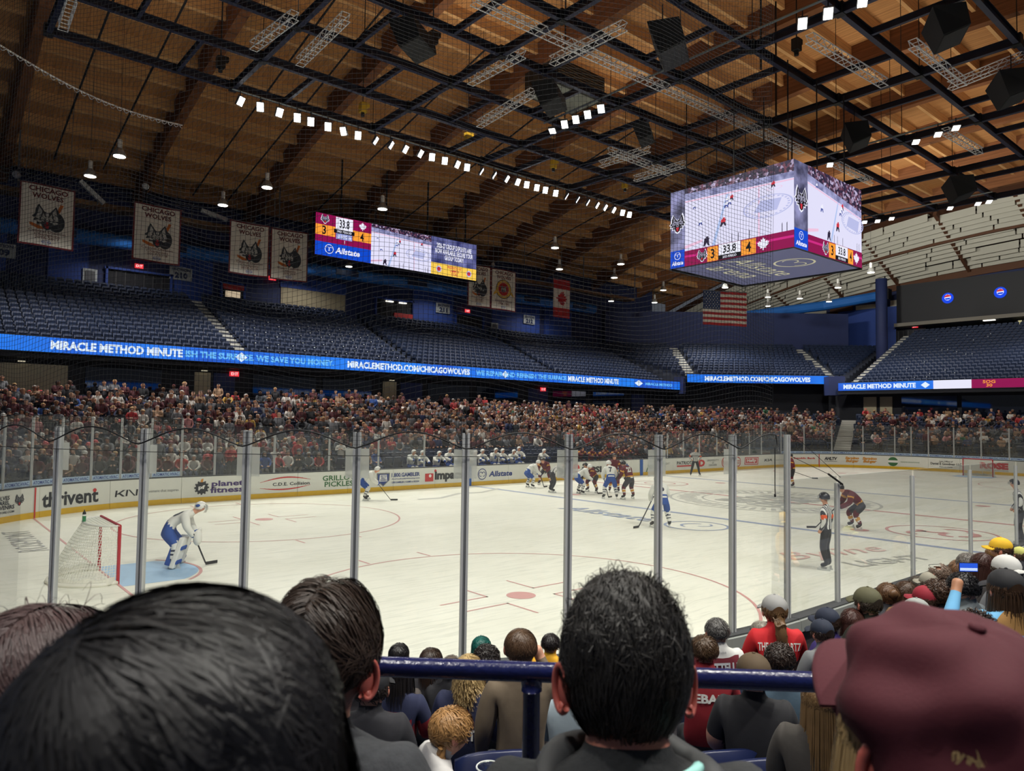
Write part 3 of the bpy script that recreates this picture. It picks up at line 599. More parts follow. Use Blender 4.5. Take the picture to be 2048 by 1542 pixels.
# lower-stand front wall at the end, with rail
mb = MB(); strip(mb, 66, 92.8, 2.3, 2.55, 0, 1.3, 26); setp(mb.build('wall_end_front', dark_w), 'black front wall of the end stand', kind='structure')
RAILM = mat('rail_black', (28, 30, 36), .5)
for tag, a0, a1 in (('corner half', 85.8, 92.6), ('end half', 66, 84.0)):
    rl = thing('guard_rail', 'black guard rail along the %s of the raised end stand' % tag, 'railing')
    for z in (1.85, 2.25): mb = MB(); mb.tube([(*P(s, 2.4)[0], z) for s in np.linspace(a0, a1, 24)], .025, 5); mb.build('rail', RAILM, rl)
    for s in np.arange(a0, a1, 1.2): (x, y), d = P(s, 2.4); mb = MB(); mb.tube([(x, y, 1.3), (x, y, 2.25)], .02, 5); mb.build('baluster', RAILM, rl)
# ================================================================== ROOF
zs = lambda y: 27.5-.0039*y*y
def wood_mat(name, c1, c2, scale, axis):
    m = bpy.data.materials.new(name); m.use_nodes = True; nt = m.node_tree; N = nt.nodes; Lk = nt.links; b = N['Principled BSDF']
    tc = N.new('ShaderNodeTexCoord'); mp = N.new('ShaderNodeMapping'); mp.inputs['Scale'].default_value = scale; Lk.new(tc.outputs['Object'], mp.inputs['Vector'])
    nz = N.new('ShaderNodeTexNoise'); nz.inputs['Scale'].default_value = 1; nz.inputs['Detail'].default_value = 5; Lk.new(mp.outputs['Vector'], nz.inputs['Vector'])
    wv = N.new('ShaderNodeTexWave'); wv.bands_direction = axis; wv.inputs['Scale'].default_value = 1.1; wv.inputs['Distortion'].default_value = 0; wv.wave_profile = 'SAW'; Lk.new(tc.outputs['Object'], wv.inputs['Vector'])
    r = N.new('ShaderNodeValToRGB'); r.color_ramp.elements[0].position = .35; r.color_ramp.elements[0].color = (*rgb(*c1), 1); r.color_ramp.elements[1].position = .65; r.color_ramp.elements[1].color = (*rgb(*c2), 1)
    Lk.new(nz.outputs['Fac'], r.inputs['Fac'])
    mr = N.new('ShaderNodeMapRange'); mr.inputs['From Max'].default_value = .12; mr.inputs['To Min'].default_value = .45; mr.inputs['To Max'].default_value = 1; Lk.new(wv.outputs['Fac'], mr.inputs['Value'])
    vm = N.new('ShaderNodeVectorMath'); vm.operation = 'SCALE'; Lk.new(r.outputs['Color'], vm.inputs[0]); Lk.new(mr.outputs['Result'], vm.inputs['Scale'])
    Lk.new(vm.outputs['Vector'], b.inputs['Base Color']); b.inputs['Roughness'].default_value = .75; b.inputs['Specular IOR Level'].default_value = .2
    return m
DECK = wood_mat('roof_deck_wood', (178, 128, 80), (200, 146, 92), (7, .3, .3), 'X'); GLU = wood_mat('glulam_wood', (120, 78, 50), (142, 94, 62), (.4, .4, 6), 'Z'); PUR = wood_mat('purlin_wood', (212, 162, 108), (228, 180, 122), (.6, 5, 5), 'Z')  # purlin wood painted lighter for light bounced up from the ice
mb = MB(); ys = np.linspace(-30, 47, 50); n = len(ys)
vs = [(x, y, zs(y)+1.35+dz) for dz in (0, .25) for x in (-37, 55.4) for y in ys]
mb.add(vs, [(i, i+1, n+i+1, n+i) for i in range(n-1)]+[(2*n+i, 3*n+i, 3*n+i+1, 2*n+i+1) for i in range(n-1)])
CEIL = setp(mb.build('ceiling', DECK, smooth=True), 'vaulted timber plank ceiling of the arena', kind='structure')
AX = [-25.7+8.6*k for k in range(10)]
mbA = MB(); ysa = np.linspace(-28, 46, 44); n = len(ysa); vs = []
for y in ysa:
    for dx, dz in ((-.28, -.25), (.28, -.25), (.28, 1.36), (-.28, 1.36)): vs.append((dx, y, zs(y)+dz))
mbA.add(vs, [(4*i+a, 4*i+(a+1) % 4, 4*i+4+(a+1) % 4, 4*i+4+a) for i in range(n-1) for a in range(4)]+[(3, 2, 1, 0), (4*n-4, 4*n-3, 4*n-2, 4*n-1)])
meA = mbA.mesh('arch_beam', GLU)
for x in AX: link('arch_beam', meA, CEIL, loc=(x, 0, 0))
mbP = MB(); mbP.box((0, 0, -.1), (8.0, .22, .8)); meP = mbP.mesh('purlin', PUR)
for i in range(len(AX)-1):
    for k in range(26):
        y = -18+k*2.45
        if y > 45: continue
        sl = -math.atan(.0078*y); q = link('purlin', meP, CEIL); q.location = (AX[i]+4.3, y, zs(y)+1.35-.27); q.rotation_euler = (sl, 0, 0)
for x in (-34.3,):
    for k in range(26): q = link('purlin', meP, CEIL); y = -18+k*2.45; q.location = (x+4.0, y, zs(y)+1.08); q.rotation_euler = (-math.atan(.0078*y), 0, 0)
# white acoustic baffles at the end bay, brown rims
baf = mat('baffle_white', (206, 202, 188), .8, noise=(.7, .06)); brown_r = mat('rim_brown', (104, 66, 44), .7, noise=(1, .15)); brown_d = mat('panel_brown', (92, 58, 40), .7)
zr = lambda y: 22.9-.0024*y*y
WB = thing('baffle_ceiling', 'white hanging acoustic baffles stepping down to the end wall', 'baffles')
rows_b = 14; random.seed(5)
for r in range(rows_b):
    t0, t1 = r/rows_b, (r+1)/rows_b
    y = -12.0+random.random()*2
    while y < 52:
        ln = random.choice((3.6, 4.8, 6.0)); y2 = min(y+ln, 52); mb = MB()
        za, zb = [(zs(q)+.1)*(1-t0)+zr(q)*t0 for q in (y, y2)]; x = 55.6+10.6*t0
        h = .85; mb.add([(x, y+.08, za), (x, y2-.08, zb), (x, y2-.08, zb-h), (x, y+.08, za-h), (x+.06, y+.08, za), (x+.06, y2-.08, zb), (x+.06, y2-.08, zb-h), (x+.06, y+.08, za-h), (x+.9, y2-.08, zb-.02), (x+.9, y+.08, za-.02)],
               [(3, 2, 1, 0), (4, 5, 6, 7), (2, 3, 7, 6), (0, 4, 7, 3), (1, 2, 6, 5), (4, 9, 8, 5)])
        if random.random() > .035: mb.build('baffle', baf, WB)
        y = y2
for t in (.42, 1.0):
    mb = MB(); vs = []; yy = np.linspace(-14, 50, 30); wd = .5 if t < 1 else 1.0
    for q in yy:
        z = (zs(q)+.1)*(1-t)+zr(q)*t; x = 55.6+10.6*t
        for dx, dz in ((-.35, .1), (-.1, .1), (-.1, -wd), (-.35, -wd)): vs.append((x+dx, q, z+dz-.3))
    m_ = len(yy); mb.add(vs, [(4*i+a, 4*i+(a+1) % 4, 4*i+4+(a+1) % 4, 4*i+4+a) for i in range(m_-1) for a in range(4)]); mb.build('rim_beam', brown_r, WB)
for y in (34.5, 27.5, 20.5, 12.5, 5.0):
    mb = MB(); mb.bar((55.4, y, zs(y)-.1), (66, y, zr(y)-.6), .35, .5); mb.build('rib_beam', brown_r, WB)
mb = MB(); mb.add([(x, y, (zs(y)+.7)*(1-t)+(zr(y)+.5)*t+.2) for x, t in ((55.6, 0), (66.4, 1)) for y in np.linspace(-14, 52, 20)], [(i, 20+i, 21+i, 1+i) for i in range(19)]); mb.build('backing', brown_d, WB)
for (y0, y1, z0, z1, m) in ((22, 26, 17.4, 19.2, baf), (26.4, 29.5, 17.0, 20.2, brown_d), (30, 35, 17.2, 19.0, baf), (35.2, 37, 16.6, 20, brown_d), (37.2, 42, 16.4, 18, baf), (18.6, 21.6, 17.0, 19.4, baf)):
    mb = MB(); mb.box((66.05, (y0+y1)/2, (z0+z1)/2), (.1, y1-y0, z1-z0)); mb.build('wall_panel', m, WE)
# ================================================================== STEEL GRID
STL = mat('grid_steel', (20, 24, 40), .55, 0, noise=(2, .15)); STL2 = mat('grid_flange', (34, 38, 60), .55, 0); BLK = mat('black_matte', (20, 21, 24), .6); ALT = mat('truss_alu', (222, 224, 228), .4, .1)
GRID = thing('steel_grid', 'dark steel lighting grid hung under the timber roof', 'grid')
GY = [-16.3, -12.7, -9.1, -5.45, -1.8, 1.8, 5.45, 9.1, 12.7, 16.3]; GX = [-26.7+7.4*k for k in range(8)]; GZ = 19.0
def ibeam(L_, h=.32, wd=.2):
    mb = MB(); mb.box((0, 0, 0), (L_, .05, h)); mb.box((0, 0, h/2), (L_, wd, .03)); mb.box((0, 0, -h/2), (L_, wd, .035), 1); return mb.mesh('beam', [STL, STL2])
meL = ibeam(7.4); meC = ibeam(3.6); meS = ibeam(3.55, .24, .14)
for y in GY[2:]:
    for i in range(7): link('beam', meL, GRID, loc=(GX[i]+3.7, y, GZ))
for x in GX:
    for j in range(2, 9): link('cross_beam', meC, GRID, loc=(x, (GY[j]+GY[j+1])/2, GZ-.02), rz=math.pi/2)
for i in range(7):
    for j in range(2, 9):
        x = GX[i]+(2.47 if (i+j) % 2 else 4.93); link('tie_beam', meS, GRID, loc=(x, (GY[j]+GY[j+1])/2, GZ), rz=math.pi/2)
mbn = MB(); mbn.box((0, 0, 0), (.34, .34, .46)); meN = mbn.mesh('clamp', BLK)
for x in GX:
    for y in GY[2:]:
        link('clamp', meN, GRID, loc=(x, y, GZ)); 
        if (round(x) + round(y)) % 2 == 0:
            mb = MB(); mb.tube([(0, 0, .2), (0, 0, zs(y)-GZ+1.37)], .02, 4); mb.build('hanger_rod', BLK, GRID, loc=(x, y, GZ))
# slanted stay cables under the roof
CABL = mat('cable_black', (18, 18, 20), .7)
for k, (x, ya, yb) in enumerate(((-23.2, 10, 40), (-20.2, 12, 40), (-13.8, 14, 41), (-11.2, 16, 41), (-4.2, 16, 41), (3.4, 16, 41), (11.5, 16, 41), (19.8, 14, 40))):
    mb = MB(); q = (ya+yb)/2
    mb.tube([(x, y, zs(y)-.35-.6*math.sin(math.pi*(y-ya)/(yb-ya))) for y in np.linspace(ya, yb, 9)], .06, 5)
    setp(mb.build('stay_cable', CABL), 'black cable under the far roof slope, %s from the end baffles' % ('eighth', 'seventh', 'sixth', 'fifth', 'fourth', 'third', 'second', 'first')[k], 'cable', 'roof stay cables')
# ------------------------------------------------------------------ trusses
def truss(a, b, sz=.32, z=18.67, label=''):
    a = Vector((*a, z)); b = Vector((*b, z)); d = b-a; Ln = d.length; t = thing('truss', label, 'truss', a, math.atan2(d.y, d.x), 'aluminium trusses in the grid'); h = sz/2; n = max(4, round(Ln/.34))
    for sy in (-1, 1):
        for sz_ in (-1, 1): mb = MB(); mb.tube([(0, sy*h, sz_*h), (Ln, sy*h, sz_*h)], .025, 5); mb.build('chord', ALT, t)
    mb = MB()
    for k in range(n+1):
        x = Ln*k/n; x2 = Ln*(k+1)/n; e = 1 if k % 2 else -1
        for s in (-1, 1):
            mb.tube([(x, -h, s*h), (x, h, s*h)], .015, 4)
            if k < n: mb.tube([(x, s*h, -e*h), (x2, s*h, e*h)], .015, 4)
    setp(mb.build('lattice', ALT, t), kind='stuff'); return t
TR = [((-26.5, 12.3), (-26.4, 14.9), 'near the top left roof corner'), ((-19.9, 8.0), (-20.2, 11.4), 'left of a pair in the grid'), ((-18.4, 6.8), (-18.2, 11.4), 'right of a pair in the grid'), ((-11.6, 4.4), (-11.7, 7.9), 'behind the hanging speaker'),
      ((-10.1, .2), (-10.25, 4.1), 'beside the long lattice'), ((-8.9, 6.8), (-8.5, 11.4), 'in front of the ventilation grille'), ((-15.5, 2.7), (7, 2.2), 'long one leading to the scoreboard'), ((-.9, 9.3), (4.6, 9.35), 'short one left of the scoreboard'),
      ((4.0, 7.8), (3.9, 11.5), 'just behind the short one by the scoreboard'), ((-4.0, -4.0), (2.1, -4.3), 'right above the scoreboard'), ((-.6, -6.5), (4.6, -6.6), 'tilted bright one upper right'), ((9.8, -4.1), (14.3, -4.3), 'beyond the right lamps'),
      ((10.4, 1.9), (15, 1.9), 'right behind the scoreboard top'), ((3.8, -9.1), (4.5, -6.1), 'at the far right edge of the grid'), ((.4, 11.2), (.6, 7.7), 'at the left grid edge near the scoreboard')]
for a, b, l in TR: truss(a, b, label='silver lattice truss '+l)
mb = MB(); mb.tube([(-28.2+8.2*t, 18.1+3.7*t, 18.6-.5*math.sin(math.pi*t)) for t in np.linspace(0, 1, 30)], .04, 5); mb.tube([(-28.2+8.2*t, 18.1+3.7*t+.07*math.sin(t*160), 18.52-.5*math.sin(math.pi*t)+.07*math.cos(t*160)) for t in np.linspace(0, 1, 240)], .018, 4); setp(mb.build('coiled_cable', ALT), 'silvery coiled cable sagging below the left roof beam', 'cable')
# ------------------------------------------------------------------ speakers, hoists, vent
SPK = mat('speaker_black', (12, 12, 14), .8, noise=(30, .2)); SPG = mat('speaker_grille', (24, 25, 28), .7, noise=(60, .2))
for k, (x, y, sc, l) in enumerate(((-16.6, 5.1, 1.5, 'above the left lamp row'), (-9.2, -1.0, 1.7, 'large and square at the top middle'), (-9.4, 5.3, 1.5, 'below the lattice truss'), (-3.2, 5.1, 1.2, 'behind the short lamp row'), (-2.8, -8.3, 1.5, 'at the top right corner'), (4.3, -8.3, 1.6, 'between trusses at the right edge'), (4.7, -1.7, 1.5, 'above the scoreboard right side'), (17.3, -2.1, 1.8, 'small far one near the baffles'))):
    t = thing('loudspeaker', 'black hanging loudspeaker box '+l, 'speaker', (x, y, 17.6), -2.6, 'loudspeakers under the grid')
    mb = MB(); s = sc*.62; mb.add([(-s, -s*.5, s*.55), (s, -s*.5, s*.55), (s, s*.6, s*.55), (-s, s*.6, s*.55), (-s*.8, -s*.1, -s*.5), (s*.8, -s*.1, -s*.5), (s*.8, s*.8, -s*.2), (-s*.8, s*.8, -s*.2)], [(3, 2, 1, 0), (4, 5, 6, 7), (0, 1, 5, 4), (1, 2, 6, 5), (2, 3, 7, 6), (3, 0, 4, 7)]); mb.build('cabinet', SPK, t)
    mb = MB(); mb.add([(-s*.74, -s*.06, -s*.5-.02), (s*.74, -s*.06, -s*.5-.02), (s*.74, s*.74, -s*.22-.02), (-s*.74, s*.74, -s*.22-.02)], [(0, 3, 2, 1)]); mb.build('grille', SPG, t)
    for q in (-1, 1): mb = MB(); mb.tube([(q*s*.7, 0, s*.55), (q*s*.7, 0, 1.3)], .02, 4); mb.build('hanger', BLK, t)
YEL = mat('hoist_yellow', (196, 160, 48), .5)
for k, (x, y, c) in enumerate(((-13.0, 15.4, YEL), (-6.6, 14.9, YEL), (0, 14.8, YEL), (6.3, 14.4, YEL), (-20.2, 15.4, BLK), (-14.2, 7.2, BLK), (-2.4, -2.6, BLK))):
    t = thing('chain_hoist', ('yellow' if c is YEL else 'black')+' chain hoist hanging from the roof, %s from the scoreboard' % ('fourth yellow', 'third yellow', 'second yellow', 'first yellow', 'third black', 'second black', 'first black')[k], 'hoist', (x, y, 19.5), 0, 'chain hoists')
    mb = MB(); mb.box((0, 0, 0), (.34, .3, .5)); mb.box((.16, 0, .2), (.36, .2, .22)); mb.build('motor', c, t)
    mb = MB(); mb.tube([(0, 0, -.25), (0, 0, -.45)], .1, 8); mb.build('hook_block', BLK, t); mb = MB(); mb.tube([(0, 0, .25), (0, 0, zs(y)-19.5-.35)], .03, 4); mb.build('chain', BLK, t)
t = thing('vent_unit', 'louvred ventilation unit above the short lamp row', 'vent', (-5.1, 8.6, 20.2))
mb = MB(); mb.box((0, 0, .5), (3.4, 2.4, 1.2)); mb.build('housing', mat('vent_dark', (60, 54, 46), .6), t)
for k in range(9): mb = MB(); mb.box((0, -1.2, .0+k*.12), (3.3, .1, .05)); mb.build('slat', mat('vent_slat', (120, 104, 82), .6), t)
mb = MB(); mb.box((0, 0, -.12), (3.0, 2.0, .05)); mb.build('diffuser', mat('vent_pale', (150, 152, 142), .6), t); mb = MB(); mb.tube([(0, 0, 1.1), (0, 0, 6.5)], .05, 4); mb.build('hanger', BLK, t)
# ------------------------------------------------------------------ floodlights
LENS = mat('flood_lens', (255, 253, 244), emit=9.0); LENS2 = mat('flood_lens_dim', (240, 246, 255), emit=2.5); FBODY = mat('flood_body', (48, 50, 54), .5)
def flood(x, y, z, tilt, turn, lens, label, group):
    t = thing('floodlight', label, 'floodlight', (x, y, z), 0, group)
    M = Matrix.Rotation(turn, 3, 'Z') @ Matrix.Rotation(tilt, 3, 'X')
    mb = MB(); mb.box((0, 0, -.05), (.36, .1, .46), 0, 0, M); mb.build('housing', FBODY, t)
    mb = MB(); mb.box(M @ Vector((0, -.07, 0))+Vector((0, 0, -.05)), (.3, .02, .4), 0, 0, M); mb.build('lens', lens, t)
    mb = MB(); mb.tube([(0, 0, .0), (0, 0, .42)], .025, 5); mb.build('bracket', FBODY, t); return t
LX = [-19.03, -18.07, -17.14, -16.21, -15.5, -14.57, -13.69, -12.87, -11.86, -10.91, -10.0, -9.02, -8.22, -7.34, -6.47, -5.75, -4.71, -3.73, -2.72, -1.84, -1.08, -0.22, 0.52, 1.44, 2.4, 3.44, 4.42, 5.36, 6.17, 7.05, 7.99, 8.73]
SIDEWAYS = {0: .9, 2: .5, 6: -.5, 8: 1.2, 9: 1.2, 10: .9, 11: .9, 14: .7, 16: 1.35, 17: 1.3, 18: 1.0, 19: .5, 24: 1.3, 25: 1.25, 26: 1.2, 27: 1.0, 28: .9, 29: .8}
OR = ('first', 'second', 'third', 'fourth', 'fifth', 'sixth', 'seventh', 'eighth', 'ninth', 'tenth', 'eleventh', 'twelfth', 'thirteenth', 'fourteenth', 'fifteenth', 'sixteenth', 'seventeenth', 'eighteenth', 'nineteenth', 'twentieth', 'twenty-first', 'twenty-second', 'twenty-third', 'twenty-fourth', 'twenty-fifth', 'twenty-sixth', 'twenty-seventh', 'twenty-eighth', 'twenty-ninth', 'thirtieth', 'thirty-first', 'last')
for i, x in enumerate(LX):
    sd = SIDEWAYS.get(i, 0); flood(x, 16.1, 18.35, .55, sd-.45, LENS if sd < 1.1 else LENS2, '%s floodlight from the left in the long far row' % OR[i], 'long far floodlight row')
G2 = [(-5.9, 7.76, 'first'), (-5.9, 6.97, 'second'), (-5.9, 6.17, 'third'), (-5.9, 5.3, 'top')]
for x, y, l in G2: flood(x, y, 18.35, .9, -1.0, LENS, '%s lamp of the slanted group of four in mid roof' % l, 'middle floodlights')
for x, y, l in ((-5.85, -4.69, 'lowest'), (-5.79, -5.63, 'middle'), (-5.66, -6.79, 'topmost')): flood(x, y, 18.35, .9, -1.0, LENS, '%s of the three bright lamps at the top right edge' % l, 'top right floodlights')
for x, y, l in ((9.2, 1.65, 'single low lamp behind the scoreboard top'), (9.15, -2.94, 'first lamp right of the scoreboard under the grid'), (8.92, -4.07, 'second lamp right of the scoreboard under the grid'), (8.68, -4.97, 'third lamp right of the scoreboard under the grid'),
                (22.56, 5.63, 'far lamp nearest the scoreboard edge'), (22.97, 4.88, 'far lamp second from the scoreboard edge'), (23.02, 3.93, 'far lamp third from the scoreboard edge'), (23.22, .21, 'far lamp alone before the baffles'), (23.43, -1.39, 'left of the far pair before the baffles'), (23.46, -2.02, 'right of the far pair before the baffles'), (-5.82, 8.73, 'flat lamp below the slanted group of four')):
    flood(x, y, 18.35, 1.35, -1.0, LENS, l, 'far floodlights')
LRAIL = mat('lamp_rail', (120, 128, 132), .4, .6)
mb = MB(); mb.tube([(-19.4, 16.15, 18.78), (9.2, 16.15, 18.78)], .05, 6); setp(mb.build('lamp_rail', LRAIL), 'pale pipe carrying the long far floodlight row', 'pipe')
for x, y0, y1, l in ((-5.9, -9.3, 9.3, 'the middle lamp groups'), (9.0, -5.7, 2.2, 'the lamps right of the scoreboard'), (23.2, -2.3, 6.0, 'the far lamps before the baffles')):
    mb = MB(); mb.tube([(x, y0, 18.8), (x, y1, 18.8)], .05, 6); setp(mb.build('lamp_rail', LRAIL), 'pipe under the grid carrying '+l, 'pipe')
# pendant lamps over the stands
SHADE = mat('pendant_shade', (150, 152, 150), .4, .3); BULB = mat('pendant_bulb', (255, 252, 236), emit=5.0)
PEN = [(-22.4, 24.1, 'large one left of the first banner gap'), (-22.9, 28.8, 'small one above the first banner'), (-14.6, 23.9, 'large one above the paired banners'), (-15.3, 29.4, 'small one left of the paired banners'), (-7.3, 23.1, 'one over the video board'), (-.3, 41, 'dim one under the video board'), (8.1, 23.1, 'one right of the video board'), (14, 28.7, 'one above the maple leaf flag'),
       (16.3, 23.5, 'first right of the maple leaf flag'), (20.4, 27.9, 'second right of the maple leaf flag'), (30.3, 37.2, 'low one right of the maple leaf flag'), (28.9, 28.8, 'one left of the striped flag'), (34.5, 34.4, 'low one left of the striped flag'), (32.1, 23.6, 'one above the striped flag'), (40.1, 23.6, 'first right of the striped flag'), (45.6, 26.8, 'low one right of the striped flag'),
       (43.3, 21.7, 'second right of the striped flag'), (47.4, 20.5, 'low one under the brown rim'), (39.9, 15.9, 'one under the scoreboard right corner'), (34.8, 10.5, 'rightmost one before the baffles')]
for x, y, l in PEN:
    t = thing('pendant_lamp', 'grey bell pendant lamp, '+l, 'lamp', (x, y, 17), 0, 'pendant lamps over the stands')
    mb = MB(); mb.lathe([(.36, 0), (.34, .05), (.2, .32), (.14, .4)], 14); mb.build('shade', SHADE, t, smooth=True)
    mb = MB(); mb.lathe([(.12, .4), (.12, .85), (.05, .9)], 10); mb.build('ballast', mat('pendant_body', (190, 190, 186), .5), t)
    mb = MB(); mb.lathe([(.3, -.04), (.3, -.01)], 14); mb.build('bulb', BULB, t); mb = MB(); mb.tube([(0, 0, .9), (0, 0, zs(y)-17+.6)], .012, 4); mb.build('cord', BLK, t)
for x, y, e in ((-24, 27, 430), (-12, 27, 430), (0, 27, 430), (12, 27, 430), (24, 27, 430), (-18, 40.5, 45), (-4, 40.5, 45), (10, 40.5, 45), (24, 40.5, 45), (38, 27, 420), (42, 14, 260), (-24, -22, 400), (-12, -20, 320), (-33, -14, 200), (46, 0, 260), (-36, -17, 210)):  # spots for the pendants; upper wall and near stand ones are added fill
    light('stand_spot_light', 'SPOT', (x, y, 16.8), (x, y, 0), e*13, (1, .96, .9), .35, 2.5, .7)
# ================================================================== SCREENS
def E(name, c, k=1.0): return mat('led_'+name, c, emit=k)
def led_crowd():
    m = bpy.data.materials.new('led_crowd'); m.use_nodes = True; nt = m.node_tree; N = nt.nodes; Lk = nt.links; b = N['Principled BSDF']
    tc = N.new('ShaderNodeTexCoord'); v = N.new('ShaderNodeTexVoronoi'); v.inputs['Scale'].default_value = 9; Lk.new(tc.outputs['Object'], v.inputs['Vector'])
    r = N.new('ShaderNodeValToRGB'); e = r.color_ramp.elements; e[0].position = 0; e[0].color = (*rgb(24, 22, 46), 1); e[1].position = 1; e[1].color = (*rgb(190, 180, 215), 1)
    a = e.new(.45); a.color = (*rgb(50, 40, 70), 1); a = e.new(.7); a.color = (*rgb(110, 60, 80), 1)
    sp = N.new('ShaderNodeSeparateColor'); Lk.new(v.outputs['Color'], sp.inputs[0]); Lk.new(sp.outputs[0], r.inputs['Fac'])
    b.inputs['Base Color'].default_value = (.01, .01, .01, 1); Lk.new(r.outputs['Color'], b.inputs['Emission Color']); b.inputs['Emission Strength'].default_value = 1.0; m.cycles.emission_sampling = 'NONE'
    return m
LCROWD = led_crowd()
def led_noise(name, c1, c2, sc):
    m = bpy.data.materials.new(name); m.use_nodes = True; nt = m.node_tree; N = nt.nodes; Lk = nt.links; b = N['Principled BSDF']
    tc = N.new('ShaderNodeTexCoord'); v = N.new('ShaderNodeTexNoise'); v.inputs['Scale'].default_value = sc; v.inputs['Detail'].default_value = 4; Lk.new(tc.outputs['Object'], v.inputs['Vector'])
    r = N.new('ShaderNodeValToRGB'); e = r.color_ramp.elements; e[0].position = .35; e[0].color = (*rgb(*c1), 1); e[1].position = .68; e[1].color = (*rgb(*c2), 1); Lk.new(v.outputs['Fac'], r.inputs['Fac'])
    b.inputs['Base Color'].default_value = (.01, .01, .01, 1); Lk.new(r.outputs['Color'], b.inputs['Emission Color']); b.inputs['Emission Strength'].default_value = 1.0; m.cycles.emission_sampling = 'NONE'
    return m
LGREY = led_noise('led_grey_cloud', (50, 50, 78), (150, 150, 196), 1.3); LSTAND = led_noise('led_stand', (104, 106, 150), (176, 178, 222), 2.5)
EI = E('ice', (226, 224, 250)); EL = E('line_blue', (176, 196, 240)); EP = E('line_pink', (240, 196, 224)); EM = E('maroon', (142, 12, 78)); EMH = E('maroon_hi', (206, 40, 130)); EO = E('orange', (252, 160, 56)); EK = E('black', (14, 12, 22)); EW = E('white', (240, 240, 255)); EB = E('blue', (14, 74, 206)); EBL = E('logo_grey', (186, 190, 232)); ER = E('red', (206, 50, 66)); EDK = E('player_dark', (44, 34, 60)); EG = E('wolf_grey', (150, 148, 170)); EY = E('yellow', (250, 206, 84)); ENV = E('navy', (40, 46, 92)); ESW = E('strip_white', (232, 232, 250))
def mini(mb, f, u, v, h, w, top, leg):
    poly([(u-.16*h, v+.45*h), (u+.16*h, v+.45*h), (u+.2*h, v+.82*h), (u-.12*h, v+.82*h)], f, w, mb, top); disc(u+.06*h, v+.9*h, .09*h, f, w, mb, 8, top)
    poly([(u-.2*h, v), (u-.1*h, v), (u+.06*h, v+.46*h), (u-.15*h, v+.46*h)], f, w+.001, mb, leg); poly([(u+.12*h, v+.02*h), (u+.22*h, v+.02*h), (u+.15*h, v+.46*h), (u-.02*h, v+.46*h)], f, w+.001, mb, leg)
def game(par, f, u0, u1, v0, v1, flip=0):
    """the rink picture on a screen: area (u0..u1, v0..v1) of surface f"""
    g = lambda a, b, w=0: f(u0+(u1-u0)*a, v0+(v1-v0)*b, w)
    def part(name, fn, ms): mb = MB(); fn(mb); return mb.build(name, ms, par)
    bl, br = (.78, .71) if not flip else (.74, .52); bd = lambda a: bl+(br-bl)*a
    part('picture_ice', lambda mb: poly([(0, 0), (1, 0), (1, 1), (0, 1)], g, .004, mb), EI)
    part('picture_stand', lambda mb: poly([(0, bl+.03), (1, br+.03), (1, 1), (0, 1)], g, .006, mb), LSTAND)
    part('picture_crowd', lambda mb: [poly([(0, bl+.14), (1, br+.12), (1, 1.0), (0, 1.0)], g, .008, mb)], LCROWD)
    def lines(mb):
        poly([(0, bl), (1, br), (1, br+.02), (0, bl+.02)], g, .008, mb, 1)
        x = .3 if not flip else .42; poly([(x-.03, .0), (x, .0), (x+.13, bd(.4)), (x+.115, bd(.4))], g, .008, mb, 0)
        ring_poly(.78 if not flip else .82, .42, .2, .215, g, .008, mb, 40, 2, 0, 2*math.pi, .75); 
        poly([(.66, .36), (.86, .34), (.9, .5), (.72, .52)] if not flip else [(.7, .34), (.92, .3), (.95, .48), (.74, .5)], g, .008, mb, 2)
        for k in range(26):
            a = k*2*math.pi/26; c = .78 if not flip else .82; poly([(c+.17*math.cos(a), .42+.13*math.sin(a)), (c+.19*math.cos(a), .42+.145*math.sin(a)), (c+.19*math.cos(a+.12), .42+.145*math.sin(a+.12)), (c+.17*math.cos(a+.12), .42+.13*math.sin(a+.12))], g, .008, mb, 2)
        ring_poly(.84, .66, .06, .066, g, .008, mb, 24, 1, 0, 2*math.pi, .4); poly([(.0, .04), (.18, .1), (.18, .14), (0, .09)], g, .008, mb, 1)
        if not flip: poly([(.7, .0), (.712, .0), (.712, br), (.7, br)], g, .0075, mb, 1)
    part('picture_lines', lines, [EL, EP, EBL])
    P_ = [(.38, .27, .18, 0), (.46, .63, .12, 0), (.42, .6, .14, 1), (.44, .57, .12, 1), (.41, .54, .13, 1), (.16, .36, .13, 1), (.1, .64, .1, 1), (.22, .02, .2, 2), (.83, .67, .12, 0)] if not flip else [(.53, .2, .2, 0), (.62, .55, .14, 0), (.6, .5, .14, 1), (.58, .45, .14, 1), (.24, .4, .16, 1), (.15, .72, .1, 1), (.36, .02, .2, 2)]
    for k, (a, b, h, t) in enumerate(P_): mb = MB(); mini(mb, g, a, b, h*.75, .01+.002*k, t, 2 if t != 1 else 3); mb.build('picture_player', [ER, EW, EDK, E('pblue', (70, 84, 160))], par)
    mb = MB()
    for a in (.46, .52, .62, .9, .94): poly([(a, 0), (a+.006, 0), (a+.006, .14), (a, .12)], g, .012, mb)
    mb.build('picture_posts', EDK, par)
def emblem_wolf(par, f, cx, cy, h): mb = MB(); wolf_head(mb, f, cx, cy, h*1.16, (1, 1, 1), .010); wolf_head(mb, f, cx, cy, h, (0, 2, 3), .016); mb.build('wolf_emblem', [EK, EW, EG, ER], par)
def emblem_leaf(par, f, cx, cy, h): mb = MB(); poly(leaf_pts(cx, cy, h), f, .014, mb); mb.build('leaf_emblem', EW, par)
def rectp(par, name, f, u0, u1, v0, v1, w, m): mb = MB(); poly([(u0, v0), (u1, v0), (u1, v1), (u0, v1)], f, w, mb); return mb.build(name, m, par)
